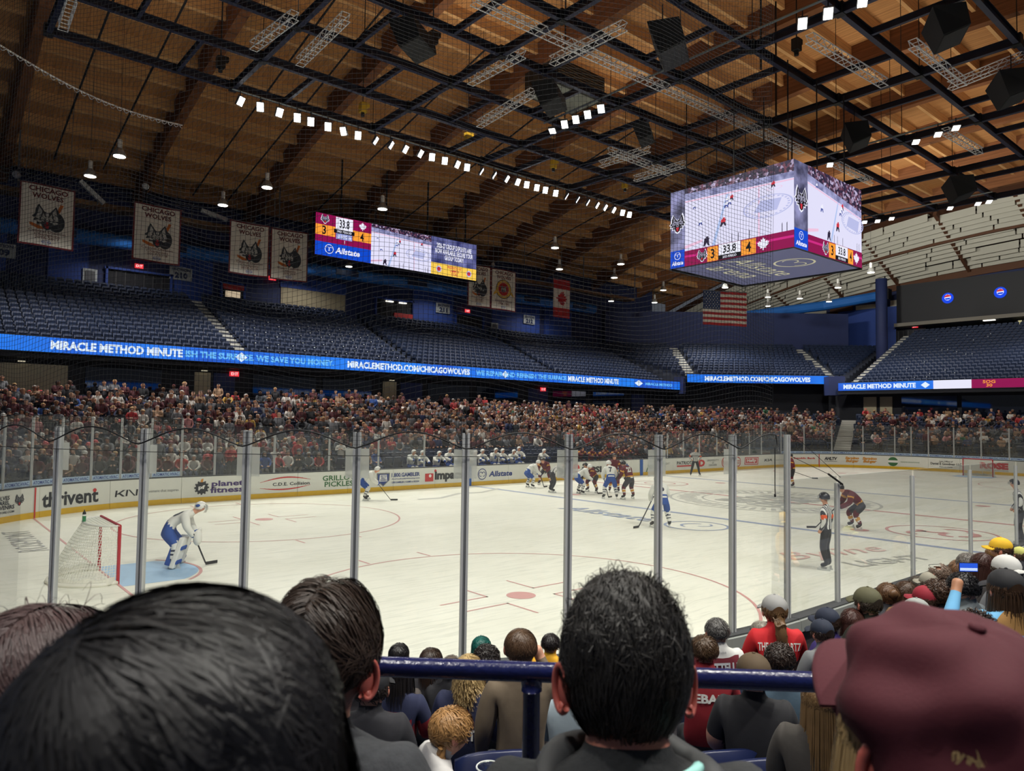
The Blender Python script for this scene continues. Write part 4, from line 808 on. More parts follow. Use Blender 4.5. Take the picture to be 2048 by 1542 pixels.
def handlogo(par, f, cx, cy, r, m, w=.012):
    mb = MB(); ring_poly(cx, cy, r*.86, r, f, w, mb, 30); ring_poly(cx-.35*r, cy, .35*r, .45*r, f, w, mb, 18, 0, -1.2, 2.6); ring_poly(cx+.35*r, cy, .35*r, .45*r, f, w, mb, 18, 0, .5, 4.3); mb.build('hands_emblem', m, par)
SBX0, SBX1, SBY0, SBY1, SBZ0, SBZ1 = -2.92, 3.2, -2.75, 3.5, 10.78, 14.45
SB = thing('scoreboard', 'four-sided video scoreboard hanging over centre ice', 'scoreboard', (0, 0, 0))
mb = MB(); mb.box(((SBX0+SBX1)/2, (SBY0+SBY1)/2, (SBZ0+SBZ1)/2), (SBX1-SBX0-.04, SBY1-SBY0-.04, SBZ1-SBZ0-.02)); mb.build('cabinet', BLK, SB)
def sb_face(name, O, U, wd, strip_w, fr, flip):
    f = plane_map(O, U, (0, 0, 1)); H = SBZ1-SBZ0; r = rectp(SB, 'screen', f, 0, wd, 0, H, .002, EK)
    rectp(r, 'side_panel', f, 0, strip_w, 0, H, .004, LGREY); rectp(r, 'sponsor_panel', f, 0, strip_w, 0, .82, .006, EB)
    emblem_wolf(r, f, strip_w/2, 2.1, strip_w*.98 if not flip else strip_w*.84); handlogo(r, f, strip_w/2, .56, .18, EW); text_obj('lettering', 'Allstate', f, strip_w*.1, strip_w*.9, .12, .32, EW, r, .03, .15, .012)
    s = strip_w; ww = wd-s; game(r, f, s, wd, .7, H, flip)
    rectp(r, 'score_band', f, s, wd, 0, .72, .014, EM); rectp(r, 'score_band_glow', f, s, wd, .4, .5, .016, EMH)
    g = lambda a: s+ww*a
    f2 = lambda u, v, w=0: f(u, v, w+.02)
    emblem_wolf(r, f2, g(fr[0]), .36, .5); rectp(r, 'score_box', f, g(fr[1]), g(fr[2]), .02, .68, .02, EO); rectp(r, 'clock_box', f, g(fr[2])+.03, g(fr[3])-.03, .22, .7, .02, EW); rectp(r, 'period_box', f, g(fr[2])+.0, g(fr[3]), .02, .22, .02, EK); rectp(r, 'score_box', f, g(fr[3]), g(fr[4]), .02, .68, .02, EO); emblem_leaf(r, f2, g(fr[5]), .36, .56)
    mid = lambda a, b, k: (a+(b-a)*(.5-k/2), a+(b-a)*(.5+k/2))
    for body, a, b, k, v0, v1, m in (('3', fr[1], fr[2], .36, .14, .58, EK), ('33.8', fr[2], fr[3], .56, .29, .63, EK), ('4', fr[3], fr[4], .36, .14, .58, EK), ('3RD PERIOD', fr[2], fr[3], .6, .06, .17, EW)):
        q = mid(g(a), g(b), k); text_obj('lettering', body, f, q[0], q[1], v0, v1, m, r, .02, 0, .026)
sb_face('left', (SBX0, SBY1, SBZ0), (0, -1, 0), SBY1-SBY0, .82, (.18, .23, .335, .55, .68, .745), 0)
sb_face('front', (SBX0, SBY0, SBZ0), (1, 0, 0), SBX1-SBX0, 1.12, (.30, .36, .48, .72, .82, .88), 1)
UND = mat('scoreboard_underside', (98, 104, 158), .6); CRM = mat('scoreboard_cream', (236, 236, 218), .6)
fu = plane_map((0, 0, SBZ0), (1, 0, 0), (0, -1, 0)); rr_ = rectp(SB, 'underside', fu, SBX0+.15, SBX1-.1, -SBY1+.15, -SBY0-.12, .004, UND)
text_obj('lettering', 'Allstate', fu, -2.5, 2.1, -.8, .25, CRM, rr_, .0, .15, .012); text_obj('lettering', 'arena', fu, -1.95, 1.45, -2.3, -1.5, CRM, rr_, .0, .15, .012); rectp(rr_, 'rule', fu, -2.4, 1.85, -1.1, -1.05, .012, CRM)
mb = MB(); ring_poly(-.15, 1.25, .8, .9, fu, .012, mb, 40); ring_poly(-.5, 1.25, .3, .36, fu, .012, mb, 24, 0, 0, 4.2); ring_poly(.2, 1.25, .3, .36, fu, .012, mb, 24, 0, -1, 3.2); mb.build('hands_emblem', CRM, rr_)
mb = MB(); z = SBZ0-.0; mb.bar((SBX0, SBY1, z), (SBX1, SBY1, z), .12, .14); mb.bar((SBX1, SBY0, z), (SBX1, SBY1, z), .12, .14); mb.build('bottom_rim', BLK, SB)
for x in (-2.4, .1, 2.7):
    for y in (-2.2, .4, 3.0): mb = MB(); mb.tube([(x, y, SBZ1), (x, y, 19.0)], .03, 5); mb.build('suspension_cable', BLK, SB)
for x, y in ((-2.5, -1.0), (2.6, 1.2)): mb = MB(); mb.tube([(x, y, 19), (x, y, 25)], .05, 5); mb.build('suspension_cable', BLK, SB)
# wall video board
VB = thing('video_board', 'wide video board with score, game picture and advert, hanging from the far roof', 'screen')
f = plane_map((-7.19, 33.2, 15.75), (1, 0, 0), (0, 0, 1)); mb = MB(); mb.box((.44, 33.45, 17.35), (15.4, .4, 3.3)); mb.build('cabinet', BLK, VB)
x1, x2, xe, H = 4.73, 10.46, 15.26, 3.2
p1 = rectp(VB, 'score_screen', f, 0, x1, 0, H, .004, EM); rectp(p1, 'sponsor_panel', f, 0, x1, 0, 1.05, .008, EB); handlogo(p1, f, 1.15, .56, .36, EW); text_obj('lettering', 'Allstate', f, 1.65, 3.75, .32, .8, EW, p1, .03, .15, .012)
rectp(p1, 'score_box', f, 0, 1.62, 1.55, 2.35, .008, EO); rectp(p1, 'score_box', f, 3.1, x1, 1.55, 2.35, .008, EO); rectp(p1, 'clock_box', f, 1.65, 3.1, 2.1, 3.15, .01, EW); rectp(p1, 'period_box', f, 1.5, 3.25, 1.9, 2.2, .012, EK); rectp(p1, 'shots_box', f, 1.7, 3.05, 1.45, 1.9, .01, E('shots', (150, 160, 220)))
for b, u0, u1, v0, v1, m in (('3', .55, .85, 1.62, 2.28, EK), ('4', 3.75, 4.05, 1.6, 2.26, EK), ('33.8', 1.95, 2.8, 2.35, 3.0, EK), ('3RD PERIOD', 1.75, 3.0, 1.97, 2.13, EW), ('21 SOG 18', 1.8, 2.95, 1.55, 1.8, EW), ('|', 2.4, 2.44, 1.15, 1.4, EW)): text_obj('lettering', b, f, u0, u1, v0, v1, m, p1, .02, 0, .018)
emblem_wolf(p1, f, .75, 2.8, .62); emblem_leaf(p1, f, 3.95, 2.78, .66)
p2 = rectp(VB, 'game_screen', f, x1, x2, 0, H, .004, EI); game(p2, f, x1, x2, 0, H, 0)
p3 = rectp(VB, 'advert_screen', f, x2, xe, 0, H, .004, led_noise('led_navy_cloud', (44, 50, 104), (120, 124, 178), .9)); rectp(p3, 'advert_band', f, x2, xe, 0, 1.0, .008, EY)
text_obj('lettering', '2026-27 GROUP DEPOSITS ARE\nNOW AVAILABLE. SECURE YOUR\nGROUP TODAY!', f, x2+.4, xe-.4, 1.35, 2.75, EW, p3, .03, 0, .012); text_obj('lettering', 'PRESENTED BY\nLAMMON\nSTORE', f, x2+1.7, xe-1.6, .1, .9, ER, p3, .02, 0, .012)
for u in (x2+.8, xe-.8): mb = MB(); disc(u, .5, .28, f, .012, mb, 16); disc(u, .5, .18, f, .014, mb, 12, 1); mb.build('advert_badge', [EBL, ER], p3)
for x in (-5, -1, 3, 7): mb = MB(); mb.tube([(x, 33.45, 19), (x, 33.45, zs(33.4)+.4)], .07, 6); mb.build('hanger', BLK, VB)
# ribbon screens
EBR = led_noise('led_ribbon_blue', (4, 84, 208), (16, 128, 244), .25); ETX = E('ribbon_text', (226, 240, 255)); ETL = E('ribbon_text_light', (110, 190, 252)); 
def ribbon(label, O, U, wd, H, texts, extra=None):
    t = thing('ribbon_screen', label, 'screen'); f = plane_map(O, U, (0, 0, 1)); U = Vector(U); Nn = U.cross(Vector((0, 0, 1))); c = Vector(O)+U*wd/2+Vector((0, 0, H/2))-Nn*.16
    mb = MB(); mb.box(c, (wd, .3, H+.1), 0, math.atan2(U.y, U.x)); mb.build('housing', BLK, t); s = rectp(t, 'screen', f, 0, wd, 0, H, .004, EBR)
    for b, u0, u1, k, m in texts:
        if b == '*':
            mb = MB(); poly([(u0, H*.5), (u0+(u1-u0)/2, H*.12), (u1, H*.5), (u0+(u1-u0)/2, H*.88)], f, .012, mb); mb.build('ribbon_emblem', m, s)
        else: text_obj('lettering', b, f, u0, u1, H*(.5-k/2), H*(.5+k/2), m, s, .045, 0, .012)
    if extra: extra(s, f)
    return t
ribbon('long blue ribbon screen with white advert lettering along the far stand', (-40, 30, 6.93), (1, 0, 0), 73.45, .84, [('MIRACLE METHOD MINUTE', 15.71, 22.75, .62, ETX), ('ISH THE SURFACE. WE SAVE YOU MONEY.', 22.9, 33.0, .5, ETL), ('*', 26.0, 26.8, 0, ETX), ('MIRACLEMETHOD.COM/CHICAGOWOLVES', 34.07, 45.16, .6, ETX), ('WE REPAIR AND REFINISH THE SURFACE.', 45.78, 56.4, .5, ETL), ('*', 48.6, 49.3, 0, ETX), ('MIRACLE METHOD MINUTE', 56.5, 63.5, .6, ETX), ('*', 65.9, 67.2, 0, ETX), ('MIRACLE METHOD', 67.6, 72, .35, ETL)])
ribbon('blue ribbon screen with web address on the upper corner stand', (C1.x, C1.y, 7.75), (cdir.x, cdir.y, 0), clen, .86, [('MIRACLEMETHOD.COM/CHICAGOWOLVES', 1.9, clen-2.0, .6, ETX)])
def exx(s, f): rectp(s, 'white_part', f, 9.1, 12.3, 0, .8, .006, ESW); rectp(s, 'stat_box', f, 12.3, 18, 0, .8, .006, EM); text_obj('lettering', 'SOG\n30', f, 13.2, 14.2, .1, .7, EO, s, .02, 0, .012)
ribbon('blue ribbon screen ending in white and maroon boxes at the end stand', (44.0, 17.9, 6.95), (0, -1, 0), 30, .8, [('MIRACLE METHOD MINUTE', .55, 7.55, .6, ETX), ('*', 8.0, 8.8, 0, ETX)], exx)
ribbon('blue ribbon screen over the near stand, seen only as a reflection in the far windows', (40, -30, 6.95), (-1, 0, 0), 80, .84, [('MIRACLE METHOD MINUTE', 6+14*k, 14+14*k, .6, ETX) for k in range(5)])
ribbon('blue ribbon screen behind the camera, seen only as a reflection in the end windows', (-46, -20, 6.95), (0, 1, 0), 40, .84, [('MIRACLE METHOD', 4+12*k, 11+12*k, .6, ETX) for k in range(3)])
mb = MB(); mb.box((44.9, 18.75, 7.5), (1.6, 1.6, 2.0), 0, .8); mb.box((33.6, 30.2, 7.4), (.5, 1.2, 1.8)); setp(mb.build('wall_ribbon_ends', navy_w), 'navy wall stubs closing the ribbon screen ends', kind='structure')
# ================================================================== BANNERS, FLAGS, SIGNS
CLO = mat('banner_white', (206, 204, 194), .85, noise=(3, .06)); MAR = mat('banner_maroon', (98, 26, 34), .85, noise=(4, .1)); TXM = mat('banner_text', (92, 34, 36), .85); CHAR = mat('banner_charcoal', (46, 52, 58), .85); SIL = mat('banner_silver', (170, 172, 168), .85); ORG = mat('stick_orange', (176, 96, 30), .8); RDT = mat('tongue_red', (160, 36, 40), .85); BLO = mat('oval_blue', (60, 84, 150), .85); GOLD = mat('ring_gold', (196, 158, 62), .8)
def cloth(par, name, f, w, h, m, n=10, wv=.0, border=None):
    mb = MB(); k = 12
    vs = [f(w*i/n, h*j/k, .0) for i in range(n+1) for j in range(k+1)]; mb.add(vs, [(i*(k+1)+j, (i+1)*(k+1)+j, (i+1)*(k+1)+j+1, i*(k+1)+j+1) for i in range(n) for j in range(k)])
    vs = [f(w*i/n, h*j/k, -.02) for i in range(n+1) for j in range(k+1)]; mb.add(vs, [(i*(k+1)+j, i*(k+1)+j+1, (i+1)*(k+1)+j+1, (i+1)*(k+1)+j) for i in range(n) for j in range(k)])
    return mb.build(name, m, par)
def banner(x0, x1, lines, label, ring=False, seed=0):
    t = thing('championship_banner', label, 'banner', (0, 0, 0), 0, 'championship banners'); w, h = x1-x0, 3.8
    f = lambda u, v, q=0: (x0+u, 34.0-q+.05*math.sin(u*2.1+seed)*(1-v/h*.6), 13.6+v+.04*math.sin(u*1.4+seed))
    cloth(t, 'cloth', f, w, h, MAR); g = lambda u, v, q=0: f(u, v, q+.012)
    cloth(t, 'field', lambda u, v, q=0: f(.1+u*(w-.2)/w, .1+v*(h-.2)/h, .012+q), w, h, CLO)
    W_ = lambda b, a0, a1, v0, v1, m, bo=.02: text_obj('lettering', b, f, w*a0, w*a1, v0, v1, m, t, bo, 0, .03)
    W_('CHICAGO', .16, .86, 3.3, 3.62, TXM, .03); W_('WOLVES', .22, .78, 2.9, 3.22, TXM, .03)
    mb = MB()
    if ring:
        ring_poly(w*.5, 1.95, .62, .85, f, .03, mb, 30, 0); disc(w*.5, 1.95, .6, f, .028, mb, 24, 1); ring_poly(w*.5, 1.95, .84, .9, f, .032, mb, 30, 2)
        for s in (-1, 1): poly([(w*.5+s*.55, 1.7), (w*.5+s*1.25, 1.3), (w*.5+s*1.1, 1.62), (w*.5+s*.8, 1.95)][::s], f, .034, mb, 0)
        wolf_head(mb, f, w*.5, 1.95, .7, (2, 3, 1), .036); mb.build('crest', [GOLD, RDT, CHAR, SIL], t)
    else:
        poly([(w*.19, 1.38), (w*.24, 1.36), (w*.45, 1.16), (w*.44, 1.04), (w*.34, 1.04), (w*.2, 1.22)][::-1], f, .026, mb, 3); poly([(w*.66, 2.2), (w*.72, 2.2), (w*.79, 2.72), (w*.73, 2.74)], f, .026, mb, 3)
        disc(w*.66, 1.6, .46, f, .028, mb, 22, 0, 1.35); wolf_head(mb, f, w*.5, 1.78, 1.5, (0, 1, 2), .034); wolf_head(mb, f, w*.5, 1.7, .8, (0, 1, 2), .04)
        mb.build('crest', [CHAR, SIL, RDT, ORG], t)
    W_(lines, .18, .84, .45, 1.0, TXM, .005)
    mb = MB(); ring_poly(w*.5, .28, .2, .24, f, .03, mb, 20, 0, 0, 6.28, .5); mb.build('oval_mark', BLO, t); W_('AHL', .44, .56, .23, .33, BLO)
    mb = MB(); mb.tube([(x0-.1, 34.05, 17.42), (x1+.1, 34.05, 17.42)], .04, 6); mb.build('top_bar', steel_g, t)
    for x in (x0+.3, x1-.3): mb = MB(); mb.tube([(x, 34.05, 17.42), (x, 34.05, zs(34)+.6)], .015, 4); mb.build('hanging_wire', steel_g, t)
banner(-25.67, -22.76, 'Central Division\nChampions\n2016-2017', 'white wolf banner reading 2016-2017, leftmost of the far banners', seed=1)
banner(-19.46, -16.5, 'Central Division\nChampions\n2017-2018', 'white wolf banner reading 2017-2018, second from the left', seed=2)
banner(-13.27, -10.38, 'Central Division\nChampions\n2018-2019', 'white wolf banner, left of the touching pair by the video board', seed=3)
banner(-10.3, -7.38, 'Western Conference\nChampions\n2018-2019', 'white wolf banner, right of the touching pair by the video board', seed=4)
banner(7.75, 10.36, 'Division Champions\nChampions\n2021-2022', 'white wolf banner half hidden behind the video board end', seed=5)
banner(10.42, 13.4, 'Inaugural Season\n1994-1995', 'white banner with gold and red ring crest beside the video board', True, seed=6)
FR_ = mat('flag_red', (170, 40, 46), .85, noise=(5, .1)); FW_ = mat('flag_white', (212, 208, 200), .85, noise=(5, .06)); FB_ = mat('flag_blue', (44, 62, 104), .85, noise=(5, .1))
t = thing('national_flag', 'red and white maple leaf flag hanging vertically on the far side', 'flag')
ff = lambda u, v, q=0: (18.3+u, 34.0-q+.06*math.sin(u*3), 13.7+v)
for nm, v0, v1, m in (('red_band', 0, .95, FR_), ('white_band', .95, 2.85, FW_), ('red_band', 2.85, 3.8, FR_)): cloth(t, nm, (lambda a: (lambda u, v, q=0: ff(u, a+v, q)))(v0), 2.32, v1-v0, m)
mb = MB(); poly([(1.16+(y-1.9)*1.0, 1.9-(x-1.16)*1.0) for x, y in leaf_pts(1.16, 1.9, 1.45)], ff, .02, mb); mb.build('maple_leaf', FR_, t); mb = MB(); mb.tube([(18.2, 34.05, 17.52), (20.7, 34.05, 17.52)], .04, 6); mb.tube([(19.4, 34.05, 17.5), (19.4, 34.05, zs(34)+.6)], .02, 4); mb.build('top_bar', steel_g, t)
t = thing('national_flag', 'stars and stripes flag hanging below the scoreboard', 'flag'); A = Vector((19.62, 17.47, 11.55)); dU = (Vector((22.4, 15.15, 11.55))-A); fw = dU.length; dU.normalize(); fh = 2.8; nrm = dU.cross(Vector((0, 0, 1)))
fU = lambda u, v, q=0: A+dU*u+Vector((0, 0, v-.04*u))+nrm*(q+.07*math.sin(u*3.2)*(1-v/fh*.5))
for k in range(13):
    cloth(t, 'stripe', (lambda a: (lambda u, v, q=0: fU(u, a+v, q)))(fh*k/13), fw, fh/13, FR_ if k % 2 == 0 else FW_, 14)
cloth(t, 'canton', lambda u, v, q=0: fU(u, fh*6/13+v, q+.012), fw*.4, fh*7/13, FB_, 8)
mb = MB()
for r in range(9):
    for c in range(6 if r % 2 == 0 else 5):
        u = fw*.4*((c+.6+(0 if r % 2 == 0 else .5))/6.2); v = fh*6/13+fh*7/13*(r+.8)/9.6; poly([(u+.045*(1 if k % 2 == 0 else .42)*math.sin(k*math.pi/5), v+.06*(1 if k % 2 == 0 else .42)*math.cos(k*math.pi/5)) for k in range(10)][::-1], fU, .03, mb)
setp(mb.build('stars', FW_, t), kind='stuff'); mb = MB(); mb.tube([A+Vector((0, 0, fh+.03)), A+dU*fw+Vector((0, 0, fh-.12))], .04, 6); 
for q in (.1, .9): mb.tube([A+dU*fw*q+Vector((0, 0, fh)), A+dU*fw*q+Vector((0, 0, 14.5))], .012, 4)
mb.build('top_bar', steel_g, t)
SGN = mat('sign_white', (186, 192, 194), .6); SGB = mat('sign_blue', (36, 50, 92), .6)
for x, n, l in ((-25.6, '209', 'at the left edge'), (-13.7, '210', 'between the second and third banners'), (11.9, '211', 'under the ring crest banner'), (23.8, '212', 'under the maple leaf flag')):
    t = thing('section_sign', 'white sign reading SECTION %s on the far wall, %s' % (n, l), 'sign'); f = plane_map((x-.85, 43.7, 14.35), (1, 0, 0), (0, 0, 1)); mb = MB(); mb.box((x, 43.78, 14.85), (1.7, .1, 1.0)); mb.build('plate', SGN, t)
    text_obj('lettering', 'SECTION', f, .15, 1.55, .68, .9, SGB, t, .03, 0, .02); text_obj('lettering', n, f, .35, 1.35, .1, .58, SGB, t, .05, 0, .02)
EXR = E('exit', (255, 60, 70), .9)
for x, y, z, rz, l in ((-16.8, 43.7, 15.0, 0, 'over the barred door behind the second banner'), (15.0, 43.7, 14.9, 0, 'over the barred door by the ring crest banner'), (-6.2, 43.7, 15.5, 0, 'left of the video board'), (59.5, 16.2, 15.0, 1.57, 'over the end doorway'), (59.5, 4.2, 15.3, 1.57, 'under the end boxes'), (-13.6, 31.2, 6.3, 0, 'under the long ribbon screen'), (14.5, 31.2, 6.3, 0, 'below the right half of the ribbon screen')):
    t = thing('exit_sign', 'small glowing red EXIT sign '+l, 'sign', (x, y, z), rz, 'exit signs'); mb = MB(); mb.box((0, .0, 0), (.62, .1, .34)); mb.build('box', EXR, t)
    g = plane_map((-.31, -.06, -.17), (1, 0, 0), (0, 0, 1)) if rz == 0 else plane_map((.31, .06, -.17), (-1, 0, 0), (0, 0, 1)); text_obj('lettering', 'EXIT', g, .08, .54, .07, .27, mat('led_white2', (255, 220, 220), emit=1), t, .02, 0, .005)
for x, z, l in ((-20.1, 13.7, 'left of the second banner'), (18.8, 13.4, 'below the maple leaf flag')):
    t = thing('framed_picture', 'white framed picture on the navy wall '+l, 'picture'); mb = MB(); mb.box((x, 43.8, z), (.95, .1, 1.25)); mb.build('frame', SGN, t); mb = MB(); mb.box((x, 43.73, z), (.62, .06, .92)); mb.build('print', mat('print_grey', (96, 98, 104), .6, noise=(9, .4)), t)
for x, z, l in ((-25.6, 18.4, 'above the leftmost banner'), (-18.2, 19.3, 'above the second banner'), (12.7, 18.4, 'above the ring crest banner')):
    t = thing('round_dish', 'small round white dish on the catwalk '+l, 'dish'); mb = MB(); mb.ell((x, 36.6, z), (.24, .1, .24), 12, 8); mb.build('disc', SGN, t, smooth=True); mb = MB(); mb.tube([(x, 36.75, z), (x, 36.9, 18.0)], .03, 5); mb.build('stalk', steel_g, t)
for x, rr, l in ((-21.4, .7, 'tilted beside the leftmost banner'), (-13.5, .2, 'above the paired banners')):
    t = thing('catwalk_fixture', 'long white light fixture %s' % l, 'fixture', (x, 36.7, 18.2)); M = Matrix.Rotation(rr, 3, 'Y'); mb = MB(); mb.box((0, 0, 0), (1.9, .3, .26), 0, 0, M); mb.build('housing', SGN, t); mb = MB(); mb.tube([(0, 0, 0), (0, .25, -.1)], .05, 5); mb.build('arm', steel_g, t)
for y, l in ((12.5, 'left'), (7.4, 'right')):
    t = thing('cola_sign', '%s of the two round glowing blue signs on the end boxes' % l, 'sign'); f = plane_map((58.85, y, 17.8), (0, -1, 0), (0, 0, 1)); mb = MB(); mb.box((58.95, y, 17.8), (.12, .9, .9)); mb.build('bracket', BLK, t)
    mb = MB(); disc(0, 0, .6, f, .01, mb, 28, 0); disc(0, .08, .34, f, .02, mb, 24, 1); poly([(-.34, .1), (.34, .15), (.28, .28), (0, .41), (-.28, .28)], f, .03, mb, 2); poly([(-.3, .0), (.3, .02), (.2, -.18), (-.2, -.18)], f, .03, mb, 0); mb.build('glowing_disc', [E('cola_blue', (16, 70, 230)), EW, ER], t)
# ================================================================== PEOPLE: body builder
BONES = [('pelvis', 'waist'), ('waist', 'chest'), ('chest', 'neckb'), ('neckb', 'headb'), ('headb', 'headc'), ('headc', 'headt')]
for s_ in 'lr':
    BONES += [('chest', 'sh'+s_), ('sh'+s_, 'el'+s_), ('el'+s_, 'wr'+s_), ('wr'+s_, 'ha'+s_), ('pelvis', 'hi'+s_), ('hi'+s_, 'kn'+s_), ('kn'+s_, 'an'+s_), ('an'+s_, 'to'+s_)]
RAD = dict(pelvis=.145, waist=.135, chest=.15, neckb=.075, headb=.062, headc=.098, headt=.07, sh=.078, el=.052, wr=.036, ha=.044, hi=.095, kn=.068, an=.048, to=.044, nose=.018, ear=.02)
def joints(**kw):
    """seated pose facing +y, floor at z=0; every joint can be overridden; 'l'/'r' pairs mirrored by giving the bare name"""
    J = dict(pelvis=(0, 0, .54), waist=(0, -.02, .7), chest=(0, 0, .94), neckb=(0, .0, 1.12), headb=(0, .015, 1.18), headc=(0, .035, 1.285), headt=(0, .025, 1.36))
    pair = dict(sh=(.17, 0, 1.06), el=(.24, .06, .82), wr=(.14, .28, .72), ha=(.09, .35, .7), hi=(.09, .06, .52), kn=(.12, .45, .5), an=(.12, .45, .1), to=(.13, .6, .05))
    for k, v in kw.items():
        if k in pair: pair[k] = v
        elif k in J: J[k] = v
    for k, (x, y, z) in pair.items(): J[k+'l'] = (-x, y, z); J[k+'r'] = (x, y, z)
    for k, v in kw.items():
        if k[:-1] in pair: J[k] = v
    return J
STAND = dict(pelvis=(0, 0, .94), waist=(0, 0, 1.08), chest=(0, 0, 1.3), neckb=(0, 0, 1.46), headb=(0, .01, 1.52), headc=(0, .03, 1.625), headt=(0, .02, 1.7), sh=(.175, 0, 1.4), el=(.24, -.02, 1.12), wr=(.24, .1, .9), ha=(.23, .15, .84), hi=(.09, 0, .9), kn=(.1, .02, .5), an=(.11, -.02, .09), to=(.13, .13, .045))
def body(J, level=1, rad=None, face=True, fingers=None):
    """one continuous skinned body; returns (mesh, face labels) with labels = (bone start, bone end, t)"""
    rd = dict(RAD); rd.update(rad or {})
    names = list(J); bones = list(BONES); J = dict(J)
    hc = Vector(J['headc']); up = (Vector(J['headt'])-Vector(J['headb'])).normalized()
    if face and level:
        fw = Vector(J.get('look', (0, 1, 0))); fw = (fw-up*fw.dot(up)).normalized(); sd = fw.cross(up)
        J['nose'] = tuple(hc+fw*.108-up*.02); bones.append(('headc', 'nose'))
        for s, q in (('l', -1), ('r', 1)): J['ear'+s] = tuple(hc+sd*q*.1-up*.02-fw*.01); bones.append(('headc', 'ear'+s))
    J.pop('look', None)
    for k, v in (fingers or {}).items():
        root, pts = v; prev = root
        for i, p in enumerate(pts): n = 'fg%s%d' % (k, i); J[n] = p; rd[n] = .0095; bones.append((prev, n)); prev = n
    names = list(J); idx = {n: i for i, n in enumerate(names)}
    me = bpy.data.meshes.new('b'); me.from_pydata([J[n] for n in names], [(idx[a], idx[b]) for a, b in bones], [])
    ob = bpy.data.objects.new('b', me); sk = ob.modifiers.new('s', 'SKIN'); sk.use_smooth_shade = True; sk.branch_smoothing = .6
    gr = lambda n: rd[n] if n in rd else rd[n[:-1]] if n[:-1] in rd else .05
    for i, n in enumerate(names):
        r = gr(n); d = me.skin_vertices[0].data[i]; d.radius = (r, r); d.use_root = (n == 'pelvis')
        if n in ('chest', 'waist', 'pelvis'): d.radius = (r*1.12, r*.9) if n != 'chest' else (r*1.15, r*.85)
    if level: sb = ob.modifiers.new('d', 'SUBSURF'); sb.levels = level; sb.render_levels = level
    m2 = evaluated(ob)
    bpy.data.objects.remove(ob); bpy.data.meshes.remove(me)
    m2.polygons.foreach_set('use_smooth', [True]*len(m2.polygons))
    n = len(m2.polygons); C = np.zeros(n*3); m2.polygons.foreach_get('center', C); C = C.reshape(-1, 3)
    A = np.array([J[a] for a, b in bones]); B = np.array([J[b] for a, b in bones]); ra = np.array([gr(a) for a, b in bones]); rb = np.array([gr(b) for a, b in bones])
    D = B-A; dd = (D*D).sum(1)+1e-9; T = np.clip(((C[:, None]-A)*D).sum(2)/dd, 0, 1); dist = np.linalg.norm(C[:, None]-(A+T[..., None]*D), axis=2)/(ra+(rb-ra)*T)
    k = dist.argmin(1); lab = [(bones[i][0], bones[i][1], T[j, i]) for j, i in enumerate(k)]
    return m2, lab, C
def paint(me, lab, C, fn, mats):
    """material per face from fn(bone start, bone end, t, centre) -> index"""
    me.materials.clear()
    for m in mats: me.materials.append(m)
    me.polygons.foreach_set('material_index', [fn(a.rstrip('lr') if a[:-1] in ('sh', 'el', 'wr', 'ha', 'hi', 'kn', 'an', 'to', 'ear') else a, b[:-1] if b[:-1] in ('sh', 'el', 'wr', 'ha', 'hi', 'kn', 'an', 'to', 'ear') else b, t, c) for (a, b, t), c in zip(lab, C)]); me.update()
def zone(a, b, t, c, sleeve=1.0):
    """0 skin 1 top 2 trousers 3 shoes"""
    if b in ('headb', 'headc', 'headt', 'nose', 'ear') or b.startswith('fg'): return 0
    if a == 'neckb': return 0
    if b in ('ha',): return 0
    if a == 'sh': return 1 if t < sleeve*2 else 0
    if a == 'el': return 1 if sleeve >= .99 else 0
    if b == 'to' or (b == 'an' and t > .93): return 3
    if b in ('hi', 'kn', 'an'): return 2
    if a == 'pelvis' and b == 'waist' and t < .15: return 2
    return 1
SKIN = mat('skin', (206, 152, 122), .6, noise=(5, .1), objcol=False)
def skin_rand():
    m = bpy.data.materials.new('skin_varied'); m.use_nodes = True; nt = m.node_tree; N = nt.nodes; b = N['Principled BSDF']; oi = N.new('ShaderNodeObjectInfo'); r = N.new('ShaderNodeValToRGB'); e = r.color_ramp.elements
    e[0].position = 0; e[0].color = (*rgb(120, 82, 62), 1); e[1].position = 1; e[1].color = (*rgb(222, 176, 150), 1); q = e.new(.25); q.color = (*rgb(190, 138, 110), 1)
    nt.links.new(oi.outputs['Random'], r.inputs['Fac']); nt.links.new(r.outputs['Color'], b.inputs['Base Color']); b.inputs['Roughness'].default_value = .6; return m
def trous_rand():
    m = bpy.data.materials.new('trousers_varied'); m.use_nodes = True; nt = m.node_tree; N = nt.nodes; b = N['Principled BSDF']; oi = N.new('ShaderNodeObjectInfo'); r = N.new('ShaderNodeValToRGB'); r.color_ramp.interpolation = 'CONSTANT'; e = r.color_ramp.elements
    e[0].position = 0; e[0].color = (*rgb(28, 30, 38), 1); e[1].position = .45; e[1].color = (*rgb(44, 56, 84), 1); q = e.new(.8); q.color = (*rgb(70, 66, 60), 1)
    nt.links.new(oi.outputs['Random'], r.inputs['Fac']); nt.links.new(r.outputs['Color'], b.inputs['Base Color']); b.inputs['Roughness'].default_value = .8; return m
SKINV = skin_rand(); TROU = trous_rand(); SHIRT = mat('clothing', rough=.85, objcol=True, noise=(7, .18)); SHOE = mat('shoe', (34, 34, 38), .6); HAIRV = mat('hair', rough=.55, objcol=True, noise=(26, .3))
